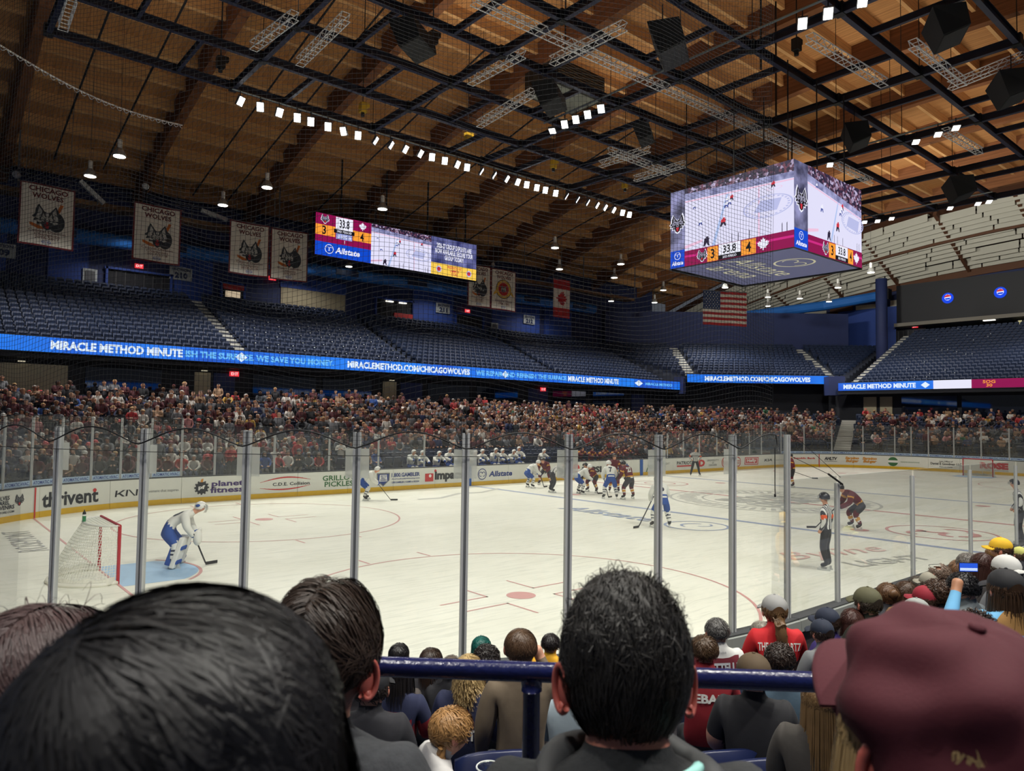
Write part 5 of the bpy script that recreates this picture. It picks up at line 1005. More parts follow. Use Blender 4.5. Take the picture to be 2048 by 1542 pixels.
def hair_shell(c, r, style='short', nu=12, nv=8, clump=0.0, fw=(0, 1, 0), seed=0):
    """hair (or cap) shell round a head centred at c; opens at the face"""
    mb = MB(); c = Vector(c); f = Vector(fw).normalized(); up = Vector((0, 0, 1)); sd = f.cross(up).normalized(); rg = random.Random(seed); ph = [rg.random()*6 for _ in range(6)]
    long_ = style in ('long', 'pony', 'braid')
    vs = {}; 
    def keep(t, a):   # t polar from top, a azimuth from face direction
        z = math.cos(t); front = math.cos(a)
        lim = {'short': -.42, 'long': -.62, 'pony': -.45, 'braid': -.5, 'bald': -.35}[style]
        lo = lim if front < .15 else lim+(front-.15)/.85*(.52-lim)
        if style == 'bald' and z > .55 and front > -.75: return False
        return z > lo
    for j in range(nv+1):
        for k in range(nu):
            t = math.pi*.82*j/nv; a = 2*math.pi*k/nu
            rr = 1.0+clump*(.5*math.sin(a*7+ph[0]+t*3)+.5*math.sin(a*13+ph[1])*math.sin(t*9+ph[2]))*math.sin(t)
            vs[j, k] = c+(f*math.cos(a)*math.sin(t)*r[1]+sd*math.sin(a)*math.sin(t)*r[0]+up*math.cos(t)*r[2])*rr
    L0 = []
    ids = {}
    def vid(j, k):
        if (j, k) not in ids: ids[j, k] = len(L0); L0.append(vs[j, k])
        return ids[j, k]
    fs = []
    for j in range(nv):
        for k in range(nu):
            k2 = (k+1) % nu; tm = math.pi*.82*(j+.5)/nv; am = 2*math.pi*(k+.5)/nu
            if keep(tm, am): fs.append((vid(j, k), vid(j+1, k), vid(j+1, k2), vid(j, k2)))
    mb.add(L0, fs)
    if style == 'long':   # sheet falling down the back and sides
        n = max(8, nu); vs2 = []
        for j in range(5):
            for k in range(n+1):
                a = math.pi*.42+(math.pi*1.16)*k/n; w = 1.02+.10*j/4+clump*.8*math.sin(a*11+ph[3]+j); d = -r[2]*.3-j*.075*(1.0+.12*math.sin(a*9+ph[4]))
                vs2.append(c+f*(math.cos(a)*r[1]*w)*(1-.06*j)+sd*math.sin(a)*r[0]*w*.98+up*d)
        mb.add(vs2, [(j*(n+1)+k, (j+1)*(n+1)+k, (j+1)*(n+1)+k+1, j*(n+1)+k+1) for j in range(4) for k in range(n)])
    return mb
def cap_shell(c, r, fw=(0, 1, 0), nu=14, brim=.09, m=0):
    """baseball cap: dome with a brim towards fw"""
    mb = MB(); c = Vector(c); f = Vector(fw).normalized(); up = Vector((0, 0, 1)); sd = f.cross(up).normalized(); nv = 6; vs = []
    for j in range(nv+1):
        t = math.pi*.56*j/nv
        for k in range(nu): a = 2*math.pi*k/nu; vs.append(c+(f*math.cos(a)*r[1]+sd*math.sin(a)*r[0])*math.sin(t)+up*(math.cos(t)*r[2]+.012))
    mb.add(vs, [(j*nu+k, (j+1)*nu+k, (j+1)*nu+(k+1) % nu, j*nu+(k+1) % nu) for j in range(nv) for k in range(nu)], m)
    n = 8; bv = []
    for q in range(2):
        for k in range(n+1):
            a = -1.15+2.3*k/n; rr = 1.0 if q == 0 else 1.0+brim/r[1]*math.cos(a*.75)
            bv.append(c+f*math.cos(a)*r[1]*rr+sd*math.sin(a)*r[0]*rr*(1 if q == 0 else .96)+up*(.01-(.012 if q else 0)-.02*abs(math.sin(a))))
    top = len(bv); bv += [v-up*.008 for v in bv]
    mb.add(bv, [(k, k+1, n+2+k, n+1+k) for k in range(n)]+[(top+n+1+k, top+n+2+k, top+k+1, top+k) for k in range(n)]+[(n+1+k, n+2+k, top+n+2+k, top+n+1+k) for k in range(n)], m)
    mb.ell(c+up*(r[2]+.012), (.012, .012, .008), 6, 4, m)
    return mb
# ================================================================== SEATS
SEATM = mat('seat_navy', (27, 42, 72), .6, noise=(1.2, .15)); TAG = mat('seat_tag', (200, 204, 208), .5)
def seat_mb(tag=False):
    mb = MB(); mb.add([(-.22, .0, .42), (.22, .0, .42), (.23, -.1, .8), (-.23, -.1, .8), (-.22, -.05, .42), (.22, -.05, .42), (.23, -.14, .8), (-.23, -.14, .8), (-.15, -.105, .86), (.15, -.105, .86), (.15, -.14, .86), (-.15, -.14, .86)],
           [(0, 1, 2, 3), (5, 4, 7, 6), (0, 3, 7, 4), (2, 1, 5, 6), (3, 2, 9, 8), (6, 7, 11, 10), (8, 9, 10, 11), (2, 6, 10, 9), (7, 3, 8, 11)])
    mb.add([(-.21, .02, .4), (.21, .02, .4), (.2, .14, .72), (-.2, .14, .72), (-.21, .1, .38), (.21, .1, .38), (.2, .2, .7), (-.2, .2, .7)], [(3, 2, 1, 0), (4, 5, 6, 7), (0, 1, 5, 4), (2, 3, 7, 6), (1, 2, 6, 5), (3, 0, 4, 7)])
    mb.box((0, -.02, .2), (.3, .06, .4))
    if tag: mb.box((0, .215, .6), (.08, .02, .06), 1)
    return mb
seat_me = [seat_mb(False).mesh('stadium_seat', [SEATM, TAG]), seat_mb(True).mesh('stadium_seat', [SEATM, TAG])]
def dirang(dx, dy): return math.atan2(-dx, dy)      # rotation that turns local +y to (dx, dy)
seats = []
AIS = [-13.0, .8, 16.2, 32.6]
for k, (o, z) in enumerate(USIDE):
    x = -31.0
    while x < 33.0:
        if all(abs(x-a) > .62 for a in AIS): seats.append((x, o+.5, z, math.pi, 1 if (-12 < x < .3 and (k+int(x*2)) % 3 == 0) else 0))
        x += .55
for k, (o, z) in enumerate(UEND):
    y = -17.5
    while y < 16.4: seats.append((o+.5, y, z, dirang(-1, 0), 1 if random.random() < .05 else 0)); y += .55
for k, (o, z) in enumerate(UCOR):
    n = int((clen*(1.08+.13*o))/.56)
    for i in range(n):
        sa = -.07*o+(1.08+.13*o)*(i+.5)/n
        if abs(sa-.05) < .05 or abs(sa-1.05) < .05: continue
        c = cornA(sa, o+.5); seats.append((c[0], c[1], z, dirang(-cnor.x, -cnor.y), 0))
def merge(name, items, label, cat, scale=1):
    V, Fc = [], []; mats_i = []
    out = []
    for m_i in (0, 1):
        me = seat_me[m_i]; n = len(me.vertices); co = np.zeros(n*3); me.vertices.foreach_get('co', co); co = co.reshape(-1, 3)
        sel = [q for q in items if q[4] == m_i]
        if not sel: continue
        Q = np.array([(a, b, c, d) for a, b, c, d, _ in sel]); cs, sn = np.cos(Q[:, 3]), np.sin(Q[:, 3])
        X = co[None, :, 0]*cs[:, None]-co[None, :, 1]*sn[:, None]+Q[:, 0:1]; Y = co[None, :, 0]*sn[:, None]+co[None, :, 1]*cs[:, None]+Q[:, 1:2]; Z = co[None, :, 2]+Q[:, 2:3]
        base = len(V); V += list(map(tuple, np.stack([X, Y, Z], 2).reshape(-1, 3)))
        fl = [tuple(p.vertices) for p in me.polygons]; fm = [p.material_index for p in me.polygons]
        for i in range(len(sel)):
            b = base+i*n; Fc += [tuple(b+v for v in f) for f in fl]; mats_i += fm
    me = bpy.data.meshes.new(name); me.from_pydata(V, [], Fc); me.materials.append(SEATM); me.materials.append(TAG); me.polygons.foreach_set('material_index', mats_i)
    return setp(link(name, me), label, cat, kind='stuff')
seats.sort(key=lambda q: (q[0]-CAM.x)**2+(q[1]-CAM.y)**2 if q[0] > -26.5+.02*(q[1]-30) else 1e9)
for x, y, z, rz, tg in seats[:290]:
    o = link('stadium_seat', seat_me[tg], loc=(x, y, z), rz=rz); setp(o, 'empty navy folding seat in the left part of the far upper stand', 'seat', 'empty upper stand seats')
merge('upper_stand_seats', seats[290:], 'rows of empty navy folding seats filling the rest of the upper stands', 'seats')
# ================================================================== CROWD
PAL = [((78, 28, 36), 'maroon', 28), ((34, 34, 40), 'black', 30), ((196, 192, 186), 'white', 13), ((104, 106, 112), 'grey', 11), ((158, 42, 46), 'red', 5), ((34, 46, 84), 'navy', 9), ((44, 80, 150), 'blue', 2), ((56, 110, 78), 'green', .6), ((180, 144, 66), 'gold', .7), ((160, 130, 104), 'tan', 4), ((190, 130, 130), 'pink', 1), ((60, 66, 74), 'charcoal', 6)]
HPAL = [((34, 26, 24), 'black hair', 25), ((70, 48, 34), 'brown hair', 34), ((120, 88, 58), 'light brown hair', 12), ((176, 142, 92), 'blond hair', 10), ((130, 126, 122), 'grey hair', 10)]
CPAL = [((34, 36, 42), 'black cap', 5), ((96, 28, 38), 'maroon cap', 4), ((176, 176, 172), 'pale cap', 3), ((170, 40, 44), 'red cap', 2)]
SKP = [(206, 152, 122), (190, 138, 110), (222, 176, 150), (140, 98, 74), (100, 70, 54)]
def pick(p): return random.choices(p, [q[2] for q in p])[0]
SITP = [joints(), joints(el=(.25, .05, .84), wr=(.07, .24, .9), ha=(.03, .27, .96)), joints(chest=(0, .08, .92), neckb=(0, .12, 1.08), headb=(0, .15, 1.13), headc=(0, .19, 1.23), headt=(0, .18, 1.31), sh=(.17, .08, 1.03), el=(.24, .26, .8), wr=(.1, .42, .68), ha=(.04, .46, .66)), joints(headc=(.02, .035, 1.285), shl=(-.17, 0, 1.05), ell=(-.26, .02, .84), wrl=(-.2, .25, .7))]
STP = [joints(**STAND), joints(**{**STAND, 'el': (.25, .06, 1.14), 'wr': (.06, .25, 1.16), 'ha': (.0, .25, 1.2)}), joints(**{**STAND, 'wr': (.12, .22, .95), 'ha': (.04, .27, .95)})]
POSES = SITP+STP; NS_ = len(SITP)
BIG = dict(pelvis=.16, waist=.155, chest=.175, sh=.095, el=.066, hi=.105)
cr_body = []; cr_hair = []
def strip_top(me): return me
for i, J in enumerate(POSES):
    m, l, C = body(J, 1, BIG); paint(m, l, C, zone, [SKINV, SHIRT, TROU, SHOE]); m.name = 'person'; cr_body.append(m)
    hc = Vector(J['headc']); cr_hair.append((hair_shell(hc, (.107, .118, .112), 'short', 12, 9).mesh('hair', HAIRV, True), hair_shell(hc, (.109, .12, .114), 'long', 12, 9).mesh('hair', HAIRV, True), cap_shell(hc+Vector((0, 0, .02)), (.112, .124, .108), nu=10).mesh('cap', HAIRV, True)))
spots = []
for k, (o, z) in enumerate(SIDE):
    if k < 1: continue
    x = -28.4+.25*(k % 2)
    while x < 21.8:
        if any(abs(x-a) < .5 for a in (-13.4, .9, 15.2)) or (k < 4 and -11.2 < x < 7.2): x += .5; continue
        occ = .93 if x < 12 else .86
        if k > 15: occ *= .75
        if random.random() < occ: spots.append((x+random.uniform(-.05, .05), W+o+.42, z, math.pi+random.gauss(0, .25)+(-.25 if x < -5 else .1), random.random() < (.34 if (k > 6 and x < 4) else .06), k, 'far side', len(spots)))
        x += .53
for k, (o, z) in enumerate(ENDR):
    s = 67.0
    while s < 92.6:
        (x, y), d = P(s, o+.4); da = (x-EA0.x)*-EAD.y+(y-EA0.y)*EAD.x
        if abs(da) < .95 or abs(s-73.3) < .8: s += .3; continue
        occ = (.85 if s > 85.5 else .5) if k > 0 else .7
        if k > 9: occ *= .7
        if random.random() < occ:
            (x, y), d = P(s, o+.4); spots.append((x, y, z, dirang(-d[1], d[0])+random.gauss(0, .2), random.random() < .06, k, 'corner' if s > 85 else 'end', len(spots)))
        s += .58*R/(R+o) if (79.5 < s < 92.9) else .58
spots = [q for q in spots if q[0] > -27.9+.05*(q[1]-13)]
spots.sort(key=lambda q: (q[0]-CAM.x)**2+(q[1]-CAM.y)**2)
NIND = 230
occ_ = {}
for q in spots: occ_.setdefault((round(q[0]), round(q[1])), []).append(q)
low = []
for k, (o, z) in enumerate(SIDE):
    if k < 2: continue
    x = -29.0
    while x < 21.6: low.append((x, W+o+.5, z, math.pi, 0)); x += .56
for k, (o, z) in enumerate(ENDR):
    s = 67.0
    while s < 92.4:
        (x, y), d = P(s, o+.5); da = (x-EA0.x)*-EAD.y+(y-EA0.y)*EAD.x
        if abs(da) > .85 and abs(s-73.3) > .7:
            low.append((x, y, z, dirang(-d[1], d[0]), 0))
        s += .56*R/(R+o) if (79.5 < s < 92.9) else .56
low = [q for q in low if not any((q[0]-p[0])**2+(q[1]-p[1])**2 < .2 for i in (-1, 0, 1) for j in (-1, 0, 1) for p in occ_.get((round(q[0])+i, round(q[1])+j), ()))]
merge('lower_stand_seats', low, 'empty navy folding seats among the crowd in the lower stands', 'seats')
ORD = lambda n: '%d%s' % (n, 'th' if 10 <= n % 100 <= 20 else {1: 'st', 2: 'nd', 3: 'rd'}.get(n % 10, 'th'))
rowc = {}; order = {}
for q in sorted(spots[:NIND], key=lambda q: (q[5], q[0])): rowc[q[5]] = rowc.get(q[5], 0)+1; order[q[7]] = rowc[q[5]]
def dress(): 
    s = pick(PAL); cap = random.random() < .2; h = pick(CPAL) if cap else pick(HPAL); return s, h, cap
for q in spots[:NIND]:
    pi = random.randrange(NS_, len(POSES)) if q[4] else random.randrange(NS_); s, h, cap = dress(); lg = (not cap) and random.random() < .35
    sc = random.uniform(.93, 1.06); o = link('person', cr_body[pi], loc=(q[0], q[1], q[2]), rz=q[3]); o.scale = (sc, sc, sc); o.color = (*rgb(*s[0]), 1)
    setp(o, '%s far fan, %s top, %s%s, %s row, %s from the left' % ('standing' if q[4] else 'seated', s[1], 'long ' if lg else '', h[1], OR[q[5]], OR[order[q[7]]-1]), 'person', 'crowd in the far lower stand')
    hm = link('cap' if cap else 'hair', cr_hair[pi][2 if cap else (1 if lg else 0)], o); hm.color = (*rgb(*h[0]), 1)
# the rest of the crowd: one mesh with colours per face
def low_proto(J):
    m, l, C = body(J, 0, BIG, face=False); zn = []
    for (a, b, t), c in zip(l, C):
        a_ = a[:-1] if a[:-1] in RAD else a; b_ = b[:-1] if b[:-1] in RAD else b; z = zone(a_, b_, t, c); zn.append(z)
    vs = [tuple(v.co) for v in m.vertices]; fs = [tuple(p.vertices) for p in m.polygons]; bpy.data.meshes.remove(m)
    h = hair_shell(Vector(J['headc']), (.118, .128, .118), 'short', 8, 5); n = len(vs); vs += [tuple(v) for v in h.v]; fs += [tuple(i+n for i in f) for f in h.f]; zn += [4]*len(h.f)
    return np.array(vs), fs, np.array(zn)
LP = [low_proto(J) for J in POSES]
VV, LV, LS, LT, CC = [], [], [], [], []; nv = 0; nl = 0
flat_l = [(np.concatenate([np.array(f) for f in fs]), np.array([len(f) for f in fs])) for _, fs, _ in LP]
for q in spots[NIND:]:
    pi = random.randrange(NS_, len(POSES)) if q[4] else random.randrange(NS_); v, fs, zn = LP[pi]; fl, ln = flat_l[pi]; s, h, cap = dress(); sc = random.uniform(.92, 1.06); c, sn = math.cos(q[3])*sc, math.sin(q[3])*sc
    VV.append(np.stack([v[:, 0]*c-v[:, 1]*sn+q[0], v[:, 0]*sn+v[:, 1]*c+q[1], v[:, 2]*sc+q[2]], 1)); LV.append(fl+nv); LT.append(ln); nv += len(v)
    pal = np.array([(*rgb(*random.choice(SKP)), 1), (*rgb(*s[0]), 1), (*rgb(*random.choice(((28, 30, 38), (44, 56, 84), (60, 58, 56)))), 1), (*rgb(34, 34, 38), 1), (*rgb(*h[0]), 1)]); CC.append(np.repeat(pal[zn], ln, axis=0))
VV = np.concatenate(VV); LV = np.concatenate(LV); LT = np.concatenate(LT); CC = np.concatenate(CC)
me = bpy.data.meshes.new('crowd'); me.vertices.add(len(VV)); me.vertices.foreach_set('co', VV.astype(np.float32).ravel()); me.loops.add(len(LV)); me.loops.foreach_set('vertex_index', LV.astype(np.int32)); me.polygons.add(len(LT)); me.polygons.foreach_set('loop_start', np.concatenate([[0], np.cumsum(LT)[:-1]]).astype(np.int32)); me.update(calc_edges=True)
ca = me.color_attributes.new('Col', 'FLOAT_COLOR', 'CORNER'); ca.data.foreach_set('color', CC.astype(np.float32).ravel()); me.polygons.foreach_set('use_smooth', [True]*len(LT))
cm = bpy.data.materials.new('crowd_clothes'); cm.use_nodes = True; at = cm.node_tree.nodes.new('ShaderNodeVertexColor'); at.layer_name = 'Col'; cm.node_tree.links.new(at.outputs[0], cm.node_tree.nodes['Principled BSDF'].inputs['Base Color']); cm.node_tree.nodes['Principled BSDF'].inputs['Roughness'].default_value = .8
me.materials.append(cm); setp(link('crowd', me), 'dense mass of spectators filling the rest of the far and end lower stands', 'crowd', kind='stuff')
# ================================================================== GOALS
GRED = mat('goal_red', (168, 24, 40), .4); GNET = mat('goal_net', (214, 214, 204), .8); GPAD = mat('goal_pad', (222, 220, 208), .7, noise=(6, .08))
def goal(gx, sx, label):
    """sx: direction of the opening (+1 towards +x)"""
    t = thing('hockey_goal', label, 'goal', (gx, 0, 0)); b = -sx
    for y in (-.915, .915): mb = MB(); mb.tube([(0, y, 0), (0, y, 1.2)], .035, 8); mb.build('post', GRED, t)
    mb = MB(); mb.tube([(0, -.915, 1.2), (0, .915, 1.2)], .035, 8); mb.build('crossbar', GRED, t)
    top = lambda a: (b*(.5*math.sin(a)), -.9*math.cos(a), 1.2)           # top frame arc
    bas = lambda a: (b*(1.12*math.sin(a)), -1.02*math.cos(a)*(1 if abs(math.cos(a)) < .99 else .9), .03)
    A = np.linspace(0, math.pi, 25)
    mb = MB(); mb.tube([top(a) for a in A], .022, 6); mb.build('top_frame', mat('goal_white', (220, 220, 214), .5), t)
    mb = MB(); mb.tube([bas(a) for a in A], .05, 8); mb.build('base_pad', GPAD, t, smooth=True)
    mb = MB(); mb.bar((b*.5, 0, 1.2), (b*1.05, 0, .05), .03, .03); mb.build('center_brace', mat('goal_white'), t)
    mb = MB(); lerp = lambda a, v: tuple(Vector(bas(a))*(1-v)+Vector(top(a))*v+Vector((b*.05*math.sin(a)*math.sin(math.pi*v), 0, 0)))
    for a in np.linspace(0, math.pi, 58): mb.tube([lerp(a, v) for v in np.linspace(0, 1, 6)], .006, 3, caps=False)
    for v in np.linspace(0, 1, 22): mb.tube([lerp(a, v) for a in np.linspace(0, math.pi, 30)], .006, 3, caps=False)
    for y in np.linspace(-.85, .85, 24): mb.tube([(0, y, 1.2), (b*.5*math.sqrt(max(0, 1-(y/.9)**2)), y, 1.2)], .006, 3, caps=False)
    for q in np.linspace(.08, .45, 6): yy = .9*math.sqrt(max(0, 1-(q/.5)**2)); mb.tube([(b*q, -yy, 1.2), (b*q, yy, 1.2)], .006, 3, caps=False)
    setp(mb.build('netting', GNET, t), kind='stuff')
    mb = MB(); n = 30; vs = []
    for a in np.linspace(.05, math.pi-.05, n): p = Vector(bas(a)); q = Vector(lerp(a, .1)); vs += [p+Vector((0, 0, .0)), q+Vector((0, 0, .03*math.sin(a*14)))]
    mb.add(vs, [(2*i, 2*i+2, 2*i+3, 2*i+1) for i in range(n-1)]); mb.build('skirt', GPAD, t)
    return t
goal(-27.13, 1, 'red framed goal with white netting, near the left edge'); goal(27.13, -1, 'small distant red framed goal at the far end')
t = thing('water_bottle', 'green and black squeeze bottle on top of the near goal', 'bottle', (-27.62, 0.05, 1.225)); mb = MB(); mb.lathe([(.036, 0), (.038, .12)], 10); mb.build('body', mat('bottle_green', (40, 120, 74), .4), t); mb = MB(); mb.lathe([(.038, .12), (.038, .15)], 10); mb.build('band', INKW, t); mb = MB(); mb.lathe([(.037, .15), (.03, .2), (.01, .22), (.01, .25)], 10); mb.build('cap', mat('bottle_black', (30, 30, 34), .4), t)
# ================================================================== PLAYERS
from mathutils.bvhtree import BVHTree
JW = mat('jersey_white', (216, 216, 210), .8, noise=(6, .08)); JB = mat('jersey_blue', (34, 72, 146), .8, noise=(6, .1)); JN = mat('jersey_navy', (38, 44, 66), .8); JM = mat('jersey_maroon', (96, 22, 34), .8, noise=(6, .12)); JG = mat('jersey_gold', (208, 150, 56), .8); JK = mat('pants_black', (44, 44, 48), .7, noise=(6, .1)); SKB = mat('skate_black', (26, 26, 30), .4); STEEL = mat('skate_steel', (206, 208, 206), .3, .3); ORB = mat('armband_orange', (232, 92, 36), .7); PSK = mat('player_skin', (206, 150, 122), .6)
def stripe_mat():
    m = bpy.data.materials.new('referee_stripes'); m.use_nodes = True; nt = m.node_tree; N = nt.nodes; b = N['Principled BSDF']; tc = N.new('ShaderNodeTexCoord'); wv = N.new('ShaderNodeTexWave'); wv.inputs['Scale'].default_value = 4.6; wv.bands_direction = 'X'; r = N.new('ShaderNodeValToRGB'); r.color_ramp.interpolation = 'CONSTANT'; r.color_ramp.elements[0].color = (.02, .02, .025, 1); r.color_ramp.elements[1].position = .5; r.color_ramp.elements[1].color = (.72, .72, .7, 1)
    nt.links.new(tc.outputs['Object'], wv.inputs['Vector']); nt.links.new(wv.outputs['Fac'], r.inputs['Fac']); nt.links.new(r.outputs['Color'], b.inputs['Base Color']); b.inputs['Roughness'].default_value = .8; return m
RST = stripe_mat()
PADS = dict(pelvis=.185, waist=.19, chest=.21, neckb=.1, headb=.075, headc=.1, headt=.08, sh=.125, el=.092, wr=.075, ha=.07, hi=.14, kn=.105, an=.062, to=.055)
SLIM = dict(pelvis=.165, waist=.16, chest=.18, sh=.1, el=.07, wr=.042, ha=.046, hi=.115, kn=.085, an=.06, to=.052, headt=.08)
def band(t, *iv): return any(a <= t <= b for a, b in iv)
def uni(kind):
    def leafs(a, b, t, c):
        if b in ('headb', 'headc', 'headt', 'nose', 'ear') or a == 'neckb': return 0
        if b == 'ha': return 3
        if a == 'el': return 4 if band(t, (.15, .3), (.45, .6)) else (3 if t > .85 else 1)
        if a == 'sh': return 1
        if b == 'to' or (b == 'an' and t > .9): return 6
        if b == 'an': return 4 if band(t, (.3, .42), (.55, .67)) else 1
        if b in ('hi', 'kn'): return 2 if not (b == 'kn' and t > .86) else 1
        if a == 'pelvis': return 2 if t < .3 else (1 if t < .5 else (7 if t < .85 else 1))
        return 1
    def wolves(a, b, t, c):
        if b in ('headb', 'headc', 'headt', 'nose', 'ear') or a == 'neckb': return 0
        if b == 'ha': return 3
        if a == 'el': return 4 if band(t, (.1, .5)) else (3 if t > .85 else 1)
        if a == 'sh': return 4 if band(t, (.3, .55)) else 1
        if b == 'to' or (b == 'an' and t > .9): return 6
        if b == 'an': return 5 if band(t, (.25, .33), (.6, .68)) else (4 if band(t, (.33, .6)) else 1)
        if b in ('hi', 'kn'): return 2 if not (b == 'kn' and t > .86) else 1
        if a == 'pelvis': return 2 if t < .12 else (5 if t < .3 else (4 if t < .7 else 1))
        return 1
    def ref(a, b, t, c):
        if b in ('headb', 'headc', 'headt', 'nose', 'ear') or a == 'neckb' or b == 'ha': return 0
        if a == 'sh': return 4 if band(t, (.55, .85)) else 1
        if a == 'el': return 1 if t < .9 else 0
        if b == 'to' or (b == 'an' and t > .93): return 6
        if b in ('hi', 'kn', 'an') or (a == 'pelvis' and t < .12): return 2
        return 1
    return {'white': (leafs, [PSK, JW, JB, JB, JN, JW, SKB, JB]), 'maroon': (wolves, [PSK, JM, JK, SKB, JG, JW, SKB]), 'ref': (ref, [PSK, RST, JK, PSK, ORB, RST, SKB]), 'line': (lambda a, b, t, c: (1 if ref(a, b, t, c) == 4 else ref(a, b, t, c)), [PSK, RST, JK, PSK, RST, RST, SKB])}[kind]
def decal(parent, me, body_txt, O, U, V, wd, ht, m, bold=.03, name='jersey_lettering', off=.008, mtx=None):
    """lettering wrapped on to a body: projected along the surface normal side of frame (O centre, U right, V up)"""
    O = Vector(O); U = Vector(U).normalized(); V = Vector(V).normalized(); Nn = U.cross(V).normalized(); bv = BVHTree.FromPolygons([v.co for v in me.vertices], [tuple(p.vertices) for p in me.polygons])
    P2, Fc, _ = text_polys(body_txt, bold); vs = []
    for a, b in P2:
        p = O+U*((a-.5)*wd)+V*((b-.5)*ht); h = bv.ray_cast(p+Nn*.5, -Nn, 1.0); q = h[0] if h[0] is not None else p; vs.append(q+Nn*off)
    mb = MB(); mb.add(vs, Fc); return mb.build(name, m, parent)
HELM = {'white': mat('helmet_white', (220, 220, 216), .35), 'maroon': mat('helmet_black', (30, 30, 34), .3), 'ref': mat('helmet_black'), 'line': mat('helmet_black')}
VIS = glass_mat('visor', (.8, .83, .85), .1)
LP0 = dict(pelvis=(0, -.05, .98), waist=(0, 0, 1.14), chest=(0, .05, 1.38), neckb=(0, .07, 1.56), headb=(0, .1, 1.63), headc=(0, .12, 1.74), headt=(0, .11, 1.82), sh=(.2, .05, 1.48), el=(.3, .08, 1.2), wr=(.26, .3, 1.06), ha=(.22, .38, 1.02), hi=(.11, -.03, .94), kn=(.17, .06, .55), an=(.2, -.04, .17), to=(.23, .12, .11))
CROUCH = dict(pelvis=(0, -.22, .8), waist=(0, -.08, .94), chest=(0, .16, 1.1), neckb=(0, .32, 1.18), headb=(0, .39, 1.22), headc=(0, .47, 1.3), headt=(0, .47, 1.38), sh=(.2, .2, 1.14), el=(.3, .26, .86), wr=(.2, .48, .72), ha=(.16, .55, .68), hi=(.13, -.2, .76), kn=(.26, .1, .5), an=(.3, -.06, .17), to=(.34, .1, .11))
LEAN = dict(pelvis=(0, -.16, .9), waist=(0, -.06, 1.06), chest=(0, .1, 1.26), neckb=(0, .2, 1.4), headb=(0, .26, 1.45), headc=(0, .33, 1.54), headt=(0, .33, 1.62), sh=(.2, .12, 1.33), el=(.3, .16, 1.05), wr=(.22, .38, .88), ha=(.18, .45, .84), hi=(.12, -.15, .86), kn=(.24, .06, .52), an=(.28, -.06, .17), to=(.32, .1, .11))
def player(kind, pos, face, pose, label, num=None, name='hockey_player', sc=1.0, stick=None, slab=None, cat='player', skates=True, rad=None):
    fx = face; rz = dirang(*fx); J = joints(**pose); me, l, C = body(J, 2, rad or (PADS if kind in ('white', 'maroon') else SLIM)); fn, ms = uni(kind); paint(me, l, C, fn, ms); me.name = 'player_body'
    o = link(name, me, loc=(pos[0], pos[1], pos[2] if len(pos) > 2 else 0), rz=rz); o.scale = (sc,)*3; setp(o, label, cat, 'players and officials' if kind in ('white', 'maroon', 'ref', 'line') else None)
    hc = Vector(J['headc']); up = (Vector(J['headt'])-hc).normalized()
    h = hair_shell(hc+Vector((0, -.005, .012)), (.125, .14, .128), 'short', 20, 12); h.build('helmet', HELM[kind], o, smooth=True)
    mb = MB(); n = 10; vs = []
    for k in range(n+1): a = -1.1+2.2*k/n; vs += [hc+Vector((math.sin(a)*.125, math.cos(a)*.15, .05)), hc+Vector((math.sin(a)*.12, math.cos(a)*.15, -.03))]
    mb.add(vs, [(2*k, 2*k+1, 2*k+3, 2*k+2) for k in range(n)]); mb.build('visor', VIS, o)
    if skates:
        for s in 'lr':
            a = Vector(J['an'+s]); tq = Vector(J['to'+s]); d = (tq-a); d.z = 0; d.normalize(); c = (a+tq)/2; mb = MB(); M = Matrix.Rotation(math.atan2(d.y, d.x), 3, 'Z'); mb.box((c.x, c.y, .022), (.3, .012, .044), 0, 0, M); mb.box((c.x+d.x*.09, c.y+d.y*.09, .06), (.05, .03, .05), 0, 0, M); mb.box((c.x-d.x*.1, c.y-d.y*.1, .07), (.05, .03, .07), 0, 0, M); mb.build('skate_blade', STEEL, o)
    if num:
        ch, wa = Vector(J['chest']), Vector(J['waist']); V = (Vector(J['neckb'])-wa).normalized(); decal(o, me, num, (ch+wa)/2+V*.06, (1, 0, 0), V, .3 if len(num) > 1 else .16, .26, JN if kind == 'white' else JW, .05, 'jersey_number')
    if stick:
        q = Matrix.Rotation(rz, 3, 'Z'); g = lambda p: q @ Vector(p)*sc+Vector((pos[0], pos[1], 0)); a, b = stick; sm = MB(); d = Vector(b)-Vector(a)
        st = thing('hockey_stick', slab or 'stick of the '+' '.join(label.split()[:12]), 'stick', (0, 0, 0)); sm.bar(g(Vector(a)-d*.18), g(b), .03, .024); sm.build('shaft', SKB, st)
        e = Vector((d.x, d.y, 0)); e = e.normalized() if e.length > .02 else Vector((0, 1, 0)); sm = MB(); sm.bar(g(Vector(b)+Vector((0, 0, -.0))), g(Vector(b)+e*.3+Vector((0, 0, .0))), .02, .07); sm.build('blade', SKB, st)
    return o, J, me
rt = Vector((.763, -.645)); fwv = Vector((.645, .763))
def dr(a, b): v = rt*a+fwv*b; return (v.x, v.y)      # a towards the picture's right, b away
